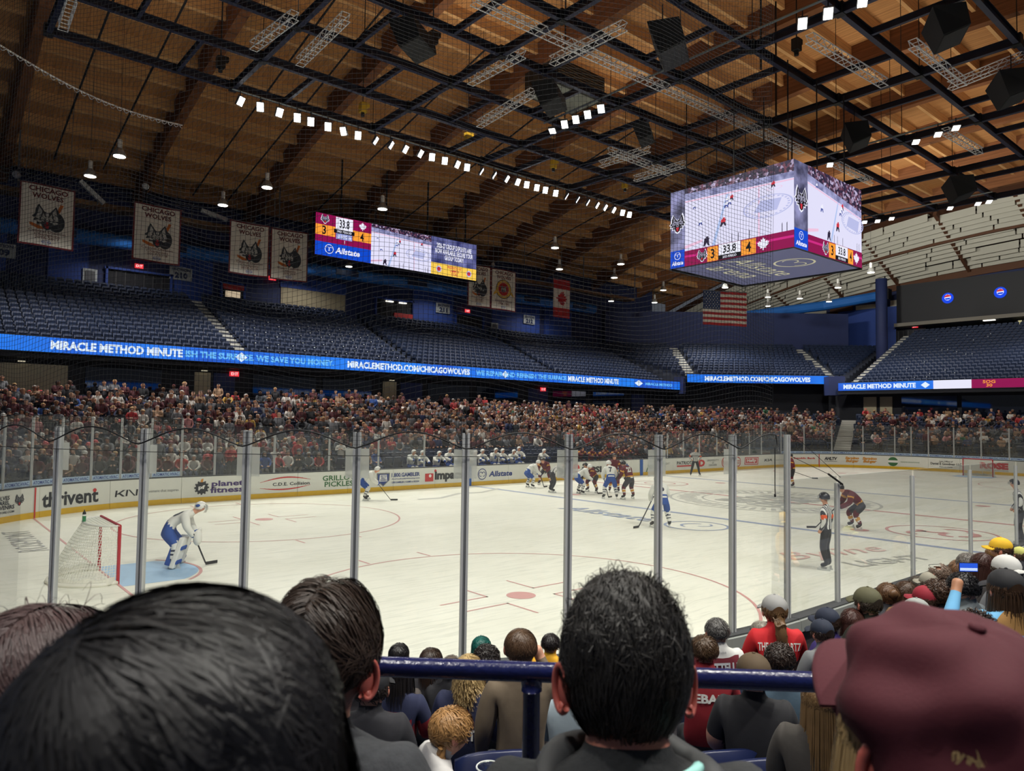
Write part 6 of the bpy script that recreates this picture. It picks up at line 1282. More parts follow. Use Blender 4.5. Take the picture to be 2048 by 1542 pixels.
# goalkeeper
GP = dict(pelvis=(0, -.3, .86), waist=(0, -.12, 1.0), chest=(0, .12, 1.14), neckb=(0, .3, 1.22), headb=(0, .38, 1.26), headc=(0, .47, 1.33), headt=(0, .46, 1.42), sh=(.22, .16, 1.16), el=(.34, .22, .92), wr=(.26, .34, .74), ha=(.22, .38, .68), hi=(.14, -.26, .8), kn=(.24, .02, .5), an=(.3, -.08, .17), to=(.36, .06, .11))
g_, J, me = player('white', (-25.62, .32), dr(.93, .28), GP, 'white and blue goalkeeper bent forward beside the near goal', '50', 'goalkeeper', 1.02, stick=((.28, .4, .66), (.1, .62, .05)), slab='goalkeeper stick leaning against the bent goalkeeper', rad={**PADS, 'hi': .16, 'kn': .13, 'an': .08})
for s, q in (('l', -1), ('r', 1)):
    k, a = Vector(J['kn'+s]), Vector(J['an'+s]); mb = MB(); Z = (k-a).normalized(); X = Vector((q*.35+.65, -.35*q, 0)).normalized(); Y = Z.cross(X).normalized(); M = Matrix((X, Y, Z)).transposed(); c = (k+a)/2+Vector((0, .1, .02)); mb.box(c, (.28, .12, .7), 0, 0, M); mb.box(c+M @ Vector((0, .04, .12)), (.25, .1, .1), 1, 0, M); mb.box(c+M @ Vector((0, .04, -.2)), (.25, .1, .1), 1, 0, M); mb.box(c+M @ Vector((0, -.13, -.02)), (.2, .14, .6), 1, 0, M); p = mb.build('leg_pad', [JW, JB], g_); md = p.modifiers.new('b', 'BEVEL'); md.width = .03; md.segments = 2
mb = MB(); h = Vector(J['hal']); mb.box(h+Vector((-.02, .05, -.04)), (.24, .08, .36)); p = mb.build('blocker', JW, g_); p.modifiers.new('b', 'BEVEL').width = .03
mb = MB(); h = Vector(J['har']); mb.ell(h+Vector((.0, .06, -.02)), (.14, .1, .18), 10, 8); mb.build('catcher', JW, g_, smooth=True)
mb = MB(); hc = Vector(J['headc']); 
for k in range(-3, 4): mb.tube([hc+Vector((.035*k, .13-.004*k*k, .05)), hc+Vector((.035*k, .15-.004*k*k, -.04)), hc+Vector((.03*k, .11-.004*k*k, -.12))], .006, 4)
mb.tube([hc+Vector((-.11, .09, -.02)), hc+Vector((0, .155, -.02)), hc+Vector((.11, .09, -.02))], .006, 4); mb.build('face_cage', STEEL, g_)
mb = MB(); 
for a in (-.5, 0, .5): mb.ell(hc+Vector((.11*math.sin(a*2), -.05, .07-.05*abs(a))), (.04, .06, .04), 8, 6)
mb.build('helmet_flash', JB, g_, smooth=True)
player('white', (-15.3, 10.0), dr(.95, .1), CROUCH, 'white jersey player crouching by the far boards at the left', '44', stick=((.18, .5, .72), (.12, 1.05, .03)))
player('white', (-11.15, -2.45), dr(-.15, 1), LEAN, 'white jersey player seen from behind in front of the near blue line', '6', stick=((-.16, .46, .82), (-.75, .0, .04)), sc=1.02)
player('ref', (-13.42, -9.24), dr(-.75, .65), dict(LP0, sh=(.19, .02, 1.48), el=(.26, -.05, 1.2), wr=(.24, .05, .98), ha=(.23, .1, .9), hi=(.1, -.02, .94), kn=(.1, .05, .55), an=(.1, -.05, .17), to=(.12, .1, .11), chest=(0, .0, 1.38), neckb=(0, .0, 1.56), headb=(0, .03, 1.63), headc=(0, .05, 1.74), headt=(0, .04, 1.82)), 'striped referee with orange armband standing by the near glass', name='referee', cat='referee')
player('maroon', (-5.9, -6.5), dr(-1, .05), CROUCH, 'maroon jersey player crouching beyond the near referee', '18', stick=((.1, .5, .72), (.05, 1.2, .03)), sc=1.06)
player('maroon', (7.05, 2.8), dr(-.85, .3), dict(LP0, hi=(.1, -.02, .94), kn=(.1, .08, .55), an=(.11, -.05, .17), to=(.13, .1, .11), wr=(.3, .16, 1.0), ha=(.32, .22, .95)), 'maroon jersey player gliding alone past centre ice', None, stick=((-.3, .15, .96), (-.55, -.95, .6)))
player('ref', (9.2, 10.74), dr(0, -1), dict(LP0, el=(.4, -.02, 1.22), wr=(.24, .08, 1.04), ha=(.18, .1, 1.0), kn=(.2, .03, .55), an=(.28, -.04, .17), to=(.32, .1, .11)), 'striped referee facing us in front of the far boards', name='referee', cat='referee')
player('line', (-5.0, -11.0), dr(-.9, .4), dict(LP0, hi=(.1, -.02, .94), kn=(.11, .05, .55), an=(.12, -.05, .17), to=(.14, .1, .11), el=(.26, .0, 1.2), wr=(.2, .14, 1.0), ha=(.16, .18, .94)), 'striped linesman at the right edge behind the crowd', name='linesman', cat='referee', sc=1.05)
player('white', (-5.5, 10.45), dr(.8, .35), CROUCH, 'white jersey player at the left end of the face-off line', '11', stick=((.16, .5, .7), (.0, .8, .03)))
player('maroon', (-3.75, 11.2), dr(-.35, -.95), CROUCH, 'maroon jersey player facing us at the left of the face-off', None, sc=1.04)
player('line', (-6.1, 7.9), dr(.95, .25), dict(CROUCH, pelvis=(0, -.25, .92), waist=(0, -.1, 1.06), chest=(0, .15, 1.18), neckb=(0, .32, 1.22), headb=(0, .4, 1.24), headc=(0, .5, 1.28), headt=(0, .52, 1.36), hi=(.11, -.22, .88), kn=(.14, -.08, .52), an=(.16, -.25, .17), to=(.18, -.09, .11), sh=(.18, .2, 1.17), el=(.22, .24, .88), wr=(.12, .34, .68), ha=(.1, .38, .62)), 'striped linesman bending over to drop the puck', name='linesman', cat='referee', sc=1.06)
player('white', (-5.55, 6.75), dr(.9, .2), CROUCH, 'white jersey centre bent over the face-off spot', '9', stick=((.14, .5, .7), (.05, .85, .03)))
player('maroon', (-4.45, 7.05), dr(-.75, -.6), CROUCH, 'maroon jersey centre bent over the face-off spot', None, sc=1.02, stick=((.12, .5, .7), (.0, .7, .03)))
player('white', (-6.0, 4.45), dr(-.1, 1), LEAN, 'white jersey player number seven seen from behind at the face-off', '7', stick=((-.2, .3, .8), (.05, .55, .03)), sc=1.03)
player('maroon', (-5.35, 3.95), dr(-.55, .75), LEAN, 'maroon jersey player leaning on the white number seven', '27', sc=1.03)
player('maroon', (-3.55, 6.4), dr(-.1, -1), LP0, 'maroon jersey player standing upright behind the face-off', None, sc=1.03)
# ------------------------------------------------------------------ benches
SITB = dict(chest=(0, .12, .96), neckb=(0, .2, 1.12), headb=(0, .24, 1.17), headc=(0, .29, 1.27), headt=(0, .28, 1.35), sh=(.2, .14, 1.08), el=(.3, .34, .9), wr=(.2, .52, .88), ha=(.14, .58, .88))
bn = [('white', x) for x in (-10.6, -9.85, -9.0, -8.1, -6.6, -5.9, -5.15, -4.45, -3.85, -3.2, -1.6)]+[('maroon', x) for x in (.9, 1.7, 2.9, 3.5, 4.1, 4.8, 5.4, 6.0)]
bp = {}
for kd in ('white', 'maroon'):
    for v in (0, 1):
        J = joints(**(SITB if v == 0 else dict(SITB, chest=(0, .03, .98), neckb=(0, .05, 1.16), headb=(0, .08, 1.21), headc=(0, .11, 1.31), headt=(0, .1, 1.39), sh=(.2, .03, 1.1), el=(.32, .2, .88), wr=(.16, .44, .8), ha=(.1, .5, .8)))); m, l, C = body(J, 1, PADS); fn, ms = uni(kd); paint(m, l, C, fn, ms); bp[kd, v] = (m, hair_shell(Vector(J['headc'])+Vector((0, -.005, .012)), (.125, .14, .128), 'short', 16, 10).mesh('helmet', HELM[kd], True), J)
cw = {'white': 0, 'maroon': 0}
crest = {}
for i, (kd, x) in enumerate(bn):
    v = i % 2; m, h, J = bp[kd, v]; z = .42+.1*(i % 3 == 0); o = link('hockey_player', m, loc=(x, 13.95+.15*(i % 2), z), rz=math.pi+random.uniform(-.25, .25)); cw[kd] += 1
    setp(o, '%s jersey player sitting on the far bench, %s from the left' % (kd, OR[cw[kd]-1]), 'player', 'players on the benches'); link('helmet', h, o)
    ch = Vector(J['chest']); mb = MB(); f = plane_map(ch+Vector((0, .5, -.06)), (-1, 0, 0), (0, 0, 1)); bv = BVHTree.FromPolygons([q.co for q in m.vertices], [tuple(p.vertices) for p in m.polygons])
    pts = leaf_pts(0, 0, .24) if kd == 'white' else [(.1*math.cos(a), .1*math.sin(a)) for a in np.linspace(0, 6.28, 13)[:-1]]
    vs = []
    for u, w_ in pts: q = f(u, w_, 0); hh = bv.ray_cast(q, Vector((0, -1, 0)), 1.0); vs.append((hh[0] if hh[0] is not None else q)+Vector((0, .012, 0)))
    mb.add(vs, [tuple(range(len(vs)))]); mb.build('jersey_crest', JB if kd == 'white' else JG, o)
for s0, s1, l in ((-11, -1.2, 'left'), (.4, 6.6, 'right')):
    t = thing('team_bench', 'long plain bench behind the far boards, %s of the two' % l, 'bench', ((s0+s1)/2, 14.0, .3)); mb = MB(); mb.box((0, 0, .52), (s1-s0, .4, .05)); mb.build('seat', mat('bench_wood', (120, 92, 64), .6), t)
    for q in np.linspace(-.46, .46, 5): mb = MB(); mb.box((q*(s1-s0), 0, .25), (.08, .34, .5)); mb.build('leg', STL, t)
mb = MB(); mb.box((-2.2, 14.1, .21), (18, 1.5, .22)); setp(mb.build('floor_bench', conc_d), 'raised concrete floor of the team benches', kind='structure')
SUIT = mat('suit_dark', (34, 38, 54), .7); SUITB = mat('suit_black', (30, 30, 34), .7)
for x, m1, lab_, hcol in ((-7.35, SUIT, 'coach in dark suit standing behind the white team bench', (50, 36, 28)), (2.3, SUITB, 'grey-haired coach in black suit behind the maroon team bench', (150, 148, 144)), (-2.5, mat('tracksuit_blue', (44, 64, 110), .8), 'trainer in blue jacket behind the white team bench', (60, 44, 34)), (4.9, SUITB, 'coach in black suit holding notes behind the maroon bench', (50, 40, 34))):
    J = joints(**{**STAND, 'wr': (.12, .24, 1.0), 'ha': (.05, .28, 1.0)}); m, l, C = body(J, 2, BIG); paint(m, l, C, zone, [PSK, m1, SUITB, SHOE]); o = link('person', m, loc=(x, 14.75, .4), rz=math.pi); setp(o, lab_, 'person', 'staff behind the benches'); hm = hair_shell(Vector(J['headc']), (.107, .118, .112), 'short', 16, 10, .03).build('hair', HAIRV, o, smooth=True); hm.color = (*rgb(*hcol), 1)
# ================================================================== NEAR SPECTATORS
def row_floor(x, y):
    off = math.hypot(x+21.95, y+4.42)-R if x < -21.95 else -W-y
    z = NEAR[0][1]
    for o, h in NEAR:
        if off+.12 >= o: z = h
    return z
def strands(c, r, n, seed=0, length=.5, width=.004, lift=.05, messy=.15, style='short', fw=(0, 1, 0), crown=(0, -.25, 1), drop=0.0, seg=5, lim=None, noise=0.0, part=None, curl=0.0):
    """hair strands: ribbons flowing from the crown over an ellipsoid (c, r); drop > 0 lets them hang on below"""
    rg = np.random.default_rng(seed); c = Vector(c); f = Vector(fw).normalized(); up = Vector((0, 0, 1)); sd = f.cross(up).normalized()
    cw_ = Vector(crown).normalized(); cw_ = (sd*cw_.x+f*cw_.y+up*cw_.z).normalized(); V, Fc = [], []
    lm = lim if lim is not None else {'short': -.42, 'long': -.5, 'bald': -.35}[style]; made = 0; tries = 0
    while made < n and tries < n*6:
        tries += 1; d = Vector(rg.normal(size=3)).normalized(); z = d.dot(up); fr = d.dot(f)/max(1e-6, math.sqrt(max(1e-6, 1-z*z)))
        lo = lm if fr < .15 else lm+(fr-.15)/.85*(.5-lm)
        if z < lo or (style == 'bald' and z > .5 and fr > -.8): continue
        made += 1; T = d-cw_*d.dot(cw_)
        if part is not None: T = T+sd*(part*(1 if d.dot(sd) > 0 else -1))
        T = T+Vector(rg.normal(size=3))*messy; T = T-d*T.dot(d)
        if T.length < 1e-4: continue
        T.normalize(); L_ = length*rg.uniform(.7, 1.2); wd = width*rg.uniform(.6, 1.2); base = 1+noise*math.sin(d.dot(sd)*23+d.dot(f)*17); p = d; pts = []; hang = None; li = lift*rg.uniform(.3, 1.2); ph = rg.uniform(0, 6)
        for k in range(seg+1):
            t = k/seg; q = (d*math.cos(L_*t)+T*math.sin(L_*t)); rr = base*(1+li*math.sin(math.pi*min(t, .8)))
            pos = c+(sd*q.dot(sd)*r[0]+f*q.dot(f)*r[1]+up*q.dot(up)*r[2])*rr; pts.append(pos)
        if drop > 0:
            dv = (pts[-1]-pts[-2]).normalized(); last = pts[-1]; out = (last-c); out.z = 0; out = out.normalized() if out.length > 1e-4 else f; dl = drop*rg.uniform(.7, 1.15)
            for k in range(1, seg+2):
                t = k/(seg+1); pts.append(last+up*(-dl*t)+dv*.03*t*(1-t)+out*(.02*t+curl*math.sin(t*16+ph)*t)+sd*curl*.8*math.cos(t*13+ph)*t)
        n0 = len(V); K = len(pts)
        for k, p in enumerate(pts):
            a = pts[max(k-1, 0)]; b = pts[min(k+1, K-1)]; dd = b-a; nn = (p-c); x = dd.cross(nn); x = x.normalized() if x.length > 1e-6 else sd; w_ = wd*(1-.75*(k/(K-1))**2); h = nn.normalized()*wd*.35
            V += [p-x*w_/2, p+x*w_/2+h*.5]
        for k in range(K-1):
            a = n0+2*k; Fc += [(a, a+2, a+3, a+1)]
    mb = MB(); mb.v = [tuple(v) for v in V]; mb.f = Fc; mb.m = [0]*len(Fc); return mb
def hair_mat(name, c, var=.35, rough=.42):
    if name in MATS: return MATS[name]
    m = mat(name, c, rough, noise=(14, var), spec=.35); return m
CAPM = lambda name, c: mat(name, c, .8, noise=(9, .15), bump=.1)
near_n = [0]
NEARPOSE = dict(sh=(.185, -.01, 1.1), neckb=(0, -.005, 1.15), chest=(0, -.01, .97), headb=(0, .01, 1.2))
def near_person(head, label, top, hair, style='short', cap=None, capdir=None, face=None, zonefn=None, mats=None, pose=None, width=1.0, rows=None, seat=True, sleeve=1.0, scale=None, skin=(206, 152, 126), nst=500, bald=False, hairkw=None, floor=None):
    """spectator seated (or standing) so that the head is at the given place"""
    J = joints(**{**NEARPOSE, **(pose or {})}); hx, hy, hz = head; zf = row_floor(hx, hy) if floor is None else floor; hc = Vector(J['headc']); sc = scale or min(1.14, max(.86, (hz-zf)/hc.z))
    if isinstance(face, (int, float)):
        vx, vy = hx-CAM.x, hy-CAM.y; n_ = math.hypot(vx, vy); ca, sa = math.cos(math.radians(face)), math.sin(math.radians(face)); face = Vector(((vx*ca-vy*sa)/n_, (vx*sa+vy*ca)/n_))
    fd = face or (Vector((-4, 5))-Vector((hx, hy))).normalized(); rz = dirang(fd[0], fd[1]); q = Matrix.Rotation(rz, 3, 'Z'); h2 = q @ (hc*sc); root = Vector((hx-h2.x, hy-h2.y, hz-hc.z*sc))
    root.z = max(root.z, zf) if sc < 1.13 else root.z
    rd = dict(BIG, neckb=.095, headb=.068, sh=.1)
    for k in ('pelvis', 'waist', 'chest', 'sh', 'hi'): rd[k] = rd[k]*width
    me, l, C = body(J, 2, rd); sk = mat('skin_%d_%d' % (skin[0], skin[1]), skin, .55, noise=(9, .12))
    tm = top if not isinstance(top, tuple) else mat('top_%d_%d_%d' % top, top, .85, noise=(8, .18), bump=.15)
    fn = zonefn or (lambda a, b, t, c: zone(a, b, t, c, sleeve)); paint(me, l, C, fn, mats or [sk, tm, TROU, SHOE])
    o = link('person', me, loc=root, rz=rz); o.scale = (sc,)*3; setp(o, label, 'person', 'spectators in the near rows')
    near_n[0] += 1; sd_ = near_n[0]; hn = 'hair_%d_%d_%d' % hair; hm = hair_mat(hn, hair); hcv = hc+Vector((0, -.004, .006))
    st = 'bald' if bald else style
    sh = hair_shell(hcv, (.104, .116, .11), st if st in ('short', 'long', 'bald') else 'short', 24, 16, .02, seed=sd_).build('hair', hm, o, smooth=True)
    kw = dict(length=.55, width=.0065, lift=.07, messy=.25, drop=0); kw.update({'long': dict(length=.9, drop=.22, messy=.12, lim=-.3, width=.007), 'bald': dict(length=.25, messy=.3), 'curly': dict(length=.7, messy=.9, lift=.22, curl=.01, width=.008), 'bun': dict(length=.8, messy=.2), 'pony': dict(length=.8, messy=.1)}.get('bald' if bald else style, {})); kw.update(hairkw or {})
    if cap: kw['lim'] = -.5 if style != 'long' else -.4
    x = strands(hcv, (.106, .118, .112), nst, sd_, style='bald' if bald else 'short', **kw)
    if cap:   # only the hair below the cap
        x.f = [fc for fc in x.f if min(x.v[i][2] for i in fc) < hcv.z+.03]; x.m = [0]*len(x.f)
    setp(x.build('hair_strands', hm, o), kind='stuff')
    if style == 'bun': mb = MB(); mb.ell(hcv+Vector((0, -.12, .03)), (.05, .04, .045), 12, 8); mb.build('hair_bun', hm, o, smooth=True)
    if style == 'pony':
        pts = [hcv+Vector((0, -.11, -.03)), hcv+Vector((.0, -.15, -.08)), hcv+Vector((.01, -.15, -.18)), hcv+Vector((.03, -.13, -.3)), hcv+Vector((.05, -.12, -.38))]; mb = MB(); mb.tube(pts, [.026, .042, .05, .042, .012], 10); mb.build('ponytail', hm, o, smooth=True)
        mb = MB()
        for k in range(70):
            a = k*2.4; mb.tube([Vector(p)+Vector((math.cos(a+i)*.05, math.sin(a+i)*.044, .012*math.sin(a*3+i*2))) for i, p in enumerate(pts)], .003, 3, caps=False)
        setp(mb.build('ponytail_strands', hm, o), kind='stuff')
    if cap:
        cp = cap_shell(hcv+Vector((0, 0, .026)), (.109, .121, .103), capdir or (0, 1, 0), 26, .075).build('cap', CAPM('cap_%d_%d_%d' % cap, cap), o, smooth=True)
        mb = MB(); cd_ = Vector(capdir or (0, 1, 0)).normalized(); sd2 = cd_.cross(Vector((0, 0, 1))); cc = hcv+Vector((0, 0, .02))
        n = 10; vs = []
        for k in range(n+1): a = math.pi-.55+1.1*k/n; vs += [cc+cd_*math.cos(a)*.127+sd2*math.sin(a)*.115+Vector((0, 0, .045*math.sin(math.pi*k/n))), cc+cd_*math.cos(a)*.124+sd2*math.sin(a)*.112+Vector((0, 0, -.012))]
        mb.add(vs, [(2*k, 2*k+1, 2*k+3, 2*k+2) for k in range(n)]); mb.build('cap_gap', hm, cp)
    for s in (-1, 1):   # ears
        if style in ('long',) and not cap: continue
        mb = MB(); e = hc+Vector((s*.1, -.008, -.012)); mb.ell(e, (.012, .024, .034), 10, 8); mb.ell(e+Vector((s*.006, -.006, .002)), (.008, .016, .026), 8, 6); mb.build('ear', mat('ear_skin', (206, 132, 110), .5), o, smooth=True)
    return o, J, me, sc
def back_frame(J, dz=.0):
    ch, wa = Vector(J['chest']), Vector(J['waist']); V = (Vector(J['neckb'])-wa).normalized(); return ch+V*dz, V
NP = near_person
NV2 = mat('top_navy', (34, 40, 70), .85, noise=(8, .15)); WT = mat('top_white', (206, 206, 202), .85, noise=(8, .1)); MAR2 = mat('top_maroon', (104, 26, 40), .85, noise=(8, .15)); RED2 = mat('top_red', (196, 28, 36), .8, noise=(8, .12)); PUR = mat('top_purple', (58, 44, 108), .85, noise=(8, .2)); LBL = mat('top_lightblue', (108, 172, 214), .8, noise=(8, .12)); YEL2 = mat('top_yellow', (222, 166, 40), .85, noise=(8, .12)); TANR = mat('raglan_tan', (150, 112, 62), .85); LW = mat('letter_white', (222, 222, 216), .7); LSI = mat('letter_silver', (176, 178, 182), .6); LGD = mat('letter_gold', (206, 160, 60), .7)
SKN = mat('skin_206_152', (206, 152, 126), .55, noise=(9, .12))
def yoke(a, b, t, c):   # white yoke, maroon chest, navy lower
    z = zone(a, b, t, c)
    if z != 1: return z
    return 4 if c[2] > 1.075 else (1 if c[2] > .93 or a in ('sh', 'el') else 5)
o, J, me, sc = NP((-24.76, -13.80, 1.56), 'grey-haired man in white, maroon and navy jersey with silver lettering', MAR2, (86, 84, 82), zonefn=yoke, mats=[SKN, MAR2, TROU, SHOE, WT, NV2], bald=False, face=25)
O, V = back_frame(J, .03); decal(o, me, 'RATTELUS', O, (1, 0, 0), V, .36, .085, LSI, .05); decal(o, me, '13', O-V*.22, (1, 0, 0), V, .22, .2, LSI, .05); decal(o, me, 'Reebok', O+V*.13, (1, 0, 0), V, .07, .02, NV2, .0)
o, J, me, sc = NP((-26.08, -14.58, 1.83), 'brown-haired man in dark red shirt left of the blue rail gap', (150, 34, 44), (78, 58, 40), nst=900, hairkw=dict(noise=.02)); O, V = back_frame(J, -.02); decal(o, me, 'DEBARI', O, (1, 0, 0), V, .34, .07, LW, .04)
o, J, me, sc = NP((-23.77, -13.67, 1.36), 'grey-haired man with glasses in maroon jersey with gold piping', MAR2, (150, 144, 132), face=72, nst=500)
hc = Vector(J['headc']); mb = MB()
for s in (-1, 1): mb.tube([hc+Vector((s*.035+math.cos(a)*.026, .108, .015+math.sin(a)*.02)) for a in np.linspace(0, 6.28, 12)], .003, 4); mb.tube([hc+Vector((s*.065, .105, .02)), hc+Vector((s*.107, .0, .015))], .003, 4)
mb.build('glasses', SKB, o); mb = MB(); mb.tube([Vector(J['neckb'])+Vector((math.sin(a)*.11, math.cos(a)*.1, -.03+.03*math.cos(a))) for a in np.linspace(.3, 6.0, 18)], .012, 5); mb.build('collar', JG, o)
def redbk(a, b, t, c):
    z = zone(a, b, t, c)
    return 4 if z == 1 and c[2] < .92 and a in ('pelvis', 'waist', 'chest') else z
o, J, me, sc = NP((-24.02, -13.97, 1.67), 'man in red and black jersey with grey cap and curly ponytail', RED2, (112, 84, 56), 'pony', (150, 150, 148), face=18, capdir=(0, 1, .0), zonefn=redbk, mats=[SKN, RED2, TROU, SHOE, mat('top_black', (34, 32, 36), .85)]); O, V = back_frame(J, .04); decal(o, me, 'THE SCHWARTZ', O, (1, 0, 0), V, .37, .07, LW, .02); decal(o, me, '32', O-V*.22, (1, 0, 0), V, .26, .22, LSI, .06)
o, J, me, sc = NP((-23.96, -14.48, 1.66), 'man in purple jersey with navy cap, right of the red jersey', PUR, (60, 44, 36), 'short', (28, 36, 56), face=55, width=1.1); O, V = back_frame(J, .05); decal(o, me, 'KATES', O, (1, 0, 0), V, .32, .075, LW, .03)
NP((-24.58, -14.74, 1.58), 'person with plain dark navy cap and grey collar before the purple jersey', (120, 122, 124), (50, 38, 32), 'short', (30, 38, 56), face=40)
o, J, me, sc = NP((-26.78, -15.42, 2.02), 'broad man in black shirt with backward brown cap at the rail', (32, 32, 36), (88, 66, 44), 'short', (84, 68, 48), face=5, capdir=(0, -1, 0), width=1.25, sleeve=.35, nst=300)
NP((-26.09, -15.20, 1.90), 'person with messy dark brown hair and teal-grey shirt by the rail', (84, 106, 122), (48, 36, 30), 'curly', nst=900, hairkw=dict(messy=.6, lift=.16, curl=.003))
NP((-23.78, -14.64, 1.68), 'woman with straight reddish-brown hair behind the camouflage cap', (52, 52, 50), (74, 46, 40), 'long', nst=700)
o, J, me, sc = NP((-23.67, -14.73, 1.84), 'person in camouflage cap with yellow-green collar', (46, 50, 40), (60, 50, 40), 'short', (84, 82, 58), face=45, capdir=(0, 1, 0)); mb = MB(); mb.tube([Vector(J['neckb'])+Vector((math.sin(a)*.12, math.cos(a)*.105, -.03+.03*math.cos(a))) for a in np.linspace(0, 6.1, 20)], .018, 6); mb.build('collar', mat('collar_lime', (196, 208, 60), .8), o)
NP((-22.76, -14.54, 1.76), 'woman with brown hair bun and dark grey top', (62, 64, 70), (98, 70, 46), 'bun', nst=700)
NP((-22.62, -14.67, 1.78), 'woman with long brown hair beside the hair bun', (60, 66, 56), (70, 50, 36), 'long', nst=700)
NP((-20.97, -14.16, 1.54), 'dark-haired fan right of the long brown hair, by the glass', (70, 70, 72), (74, 66, 58), 'long', nst=400)
NP((-21.44, -14.47, 1.68), 'fan in pale cap left of the bald man', (60, 66, 66), (84, 70, 60), 'short', (150, 146, 132), face=60)
o, J, me, sc = NP((-21.36, -14.55, 1.80), 'bald man in maroon jersey with glasses pushed up on his head', MAR2, (120, 100, 86), bald=True, face=50); hc = Vector(J['headc']); mb = MB(); mb.tube([hc+Vector((math.cos(a)*.1, .04+.03*math.sin(a)*0, .085+.0*a))+Vector((0, .02*math.sin(a*3), .02*abs(math.sin(a)))) for a in np.linspace(0, 3.14, 12)], .003, 4); mb.build('glasses', SKB, o); mb = MB(); mb.tube([Vector(J['neckb'])+Vector((math.sin(a)*.11, math.cos(a)*.1, -.03+.03*math.cos(a))) for a in np.linspace(.3, 6.0, 18)], .014, 5); mb.build('collar', JG, o)
NP((-23.25, -15.09, 1.88), 'fan in bright dark-red cap turned to the left', (54, 54, 58), (70, 50, 40), 'short', (140, 26, 44), face=72, width=1.05)
NP((-23.66, -15.16, 1.84), 'fan in grey cap with red brim in front of the dark-red cap', (190, 190, 186), (90, 70, 56), 'short', (150, 154, 150), face=68)
NP((-23.17, -15.17, 1.95), 'person with curly dark brown hair behind the dark-red cap', (40, 40, 44), (72, 52, 40), 'curly', nst=900, face=30)
NP((-23.34, -15.44, 2.08), 'black-haired man with glasses and grey shirt looking left', (96, 104, 108), (24, 22, 24), nst=800, face=68, hairkw=dict(lift=.1))
NP((-20.59, -14.50, 1.75), 'woman with light brown long hair by the far end of the near boards', (60, 60, 66), (124, 92, 66), 'long', nst=400)
NP((-21.11, -14.77, 1.92), 'grey-haired person in dark coat left of the reddish hair', (34, 36, 48), (110, 104, 98), nst=400)
NP((-21.52, -15.05, 2.01), 'woman with wavy dark reddish hair right of the grey head', (50, 46, 46), (66, 40, 34), 'long', nst=500, face=75)
o, J, me, sc = NP((-19.49, -14.64, 1.90), 'fan in yellow cap and yellow jersey at the right edge', YEL2, (90, 66, 50), 'short', (222, 176, 34), face=85, width=1.1)
NP((-22.27, -15.48, 2.10), 'fan in white cap behind the raised phone', (110, 112, 116), (70, 54, 44), 'short', (196, 196, 192), face=45, capdir=(0, -1, 0))
PH = dict(el=(.3, .2, .98), wr=(.16, .34, 1.2), ha=(.12, .38, 1.29))
def blujer(a, b, t, c):
    z = zone(a, b, t, c, .4)
    if z == 1 and (a == 'chest' and b == 'neckb' or (a == 'chest' and b == 'sh' and t < .75)): return 4
    return z
hL = Vector((-.12, .38, 1.29)); fingers = {'a': ('hal', [hL+Vector((-.02, .03, .03)), hL+Vector((.0, .05, .06))]), 'b': ('hal', [hL+Vector((-.01, .02, .045)), hL+Vector((.01, .045, .08))]), 'c': ('hal', [hL+Vector((.01, .0, .05)), hL+Vector((.03, .03, .085))]), 'd': ('hal', [hL+Vector((.03, .01, .03)), hL+Vector((.05, .03, .05))])}
o, J, me, sc = NP((-24.24, -16.03, 2.29), 'person in light blue jersey and black cap holding up a phone', LBL, (70, 50, 34), 'long', (28, 28, 32), pose=PH, zonefn=blujer, mats=[mat('skin_176_124', (176, 124, 92), .55), LBL, TROU, SHOE, TANR], width=1.25, face=32, skin=(176, 124, 92), nst=300)
q = o.matrix_basis @ Vector((-.02, .43, 1.36)); t = thing('smartphone', 'phone with glowing blue picture held up by the light blue jersey', 'phone', q, o.rotation_euler.z); mb = MB(); mb.box((0, 0, 0), (.155, .009, .075)); mb.build('case', SKB, t); mb = MB(); mb.box((0, -.006, 0), (.145, .003, .067)); mb.build('display', E('phone_blue', (40, 90, 220)), t); mb = MB(); mb.box((0, -.008, -.016), (.14, .002, .022)); mb.build('display_band', E('phone_white', (200, 220, 250)), t)
NP((-23.09, -14.76, 1.62), 'small blond head low in front of the grey and red cap', (80, 80, 84), (176, 140, 84), nst=500)
NP((-24.86, -16.02, 2.10), 'person with spiky dark brown hair right beside the maroon cap', (70, 72, 76), (52, 40, 34), nst=1000, hairkw=dict(lift=.3, messy=.3, length=.4))
NP((-17.52, -14.33, 1.57), 'fan in lime-yellow cap at the far right edge', (60, 60, 66), (100, 80, 60), 'short', (196, 196, 110))
NP((-16.76, -13.74, 1.42), 'light brown long-haired fan by the glass at the right edge', (60, 60, 62), (130, 94, 56), 'long', nst=300)
# left group
NP((-27.10, -11.9, 1.27), 'dark-haired fan by the glass just right of the brown-haired head', (40, 42, 50), (26, 24, 26), 'long', nst=400)
NP((-27.31, -12.3, 1.30), 'strawberry-blond fan near the rail left end', (90, 84, 80), (176, 128, 76), 'long', nst=600)
NP((-27.11, -12.45, 1.41), 'woman with straight dark brown hair in front of the glass', (60, 60, 64), (52, 38, 30), 'long', nst=700)
NP((-27.03, -12.65, 1.38), 'man with thinning short hair and black shirt', (34, 34, 38), (96, 84, 74), nst=900, hairkw=dict(length=.2, width=.004), sleeve=.4)
NP((-26.35, -12.2, 1.23), 'fan with dyed teal-green hair by the glass', (50, 50, 54), (22, 92, 84), 'long', nst=600)
NP((-26.80, -12.85, 1.46), 'person with curly dark hair beside the teal hair', (46, 46, 50), (38, 32, 30), 'curly', nst=900, hairkw=dict(curl=.012, messy=1.2))
BOY = dict(STAND, elr=(.24, .1, 1.3), wrr=(.16, .2, 1.5), har=(.12, .2, 1.58))
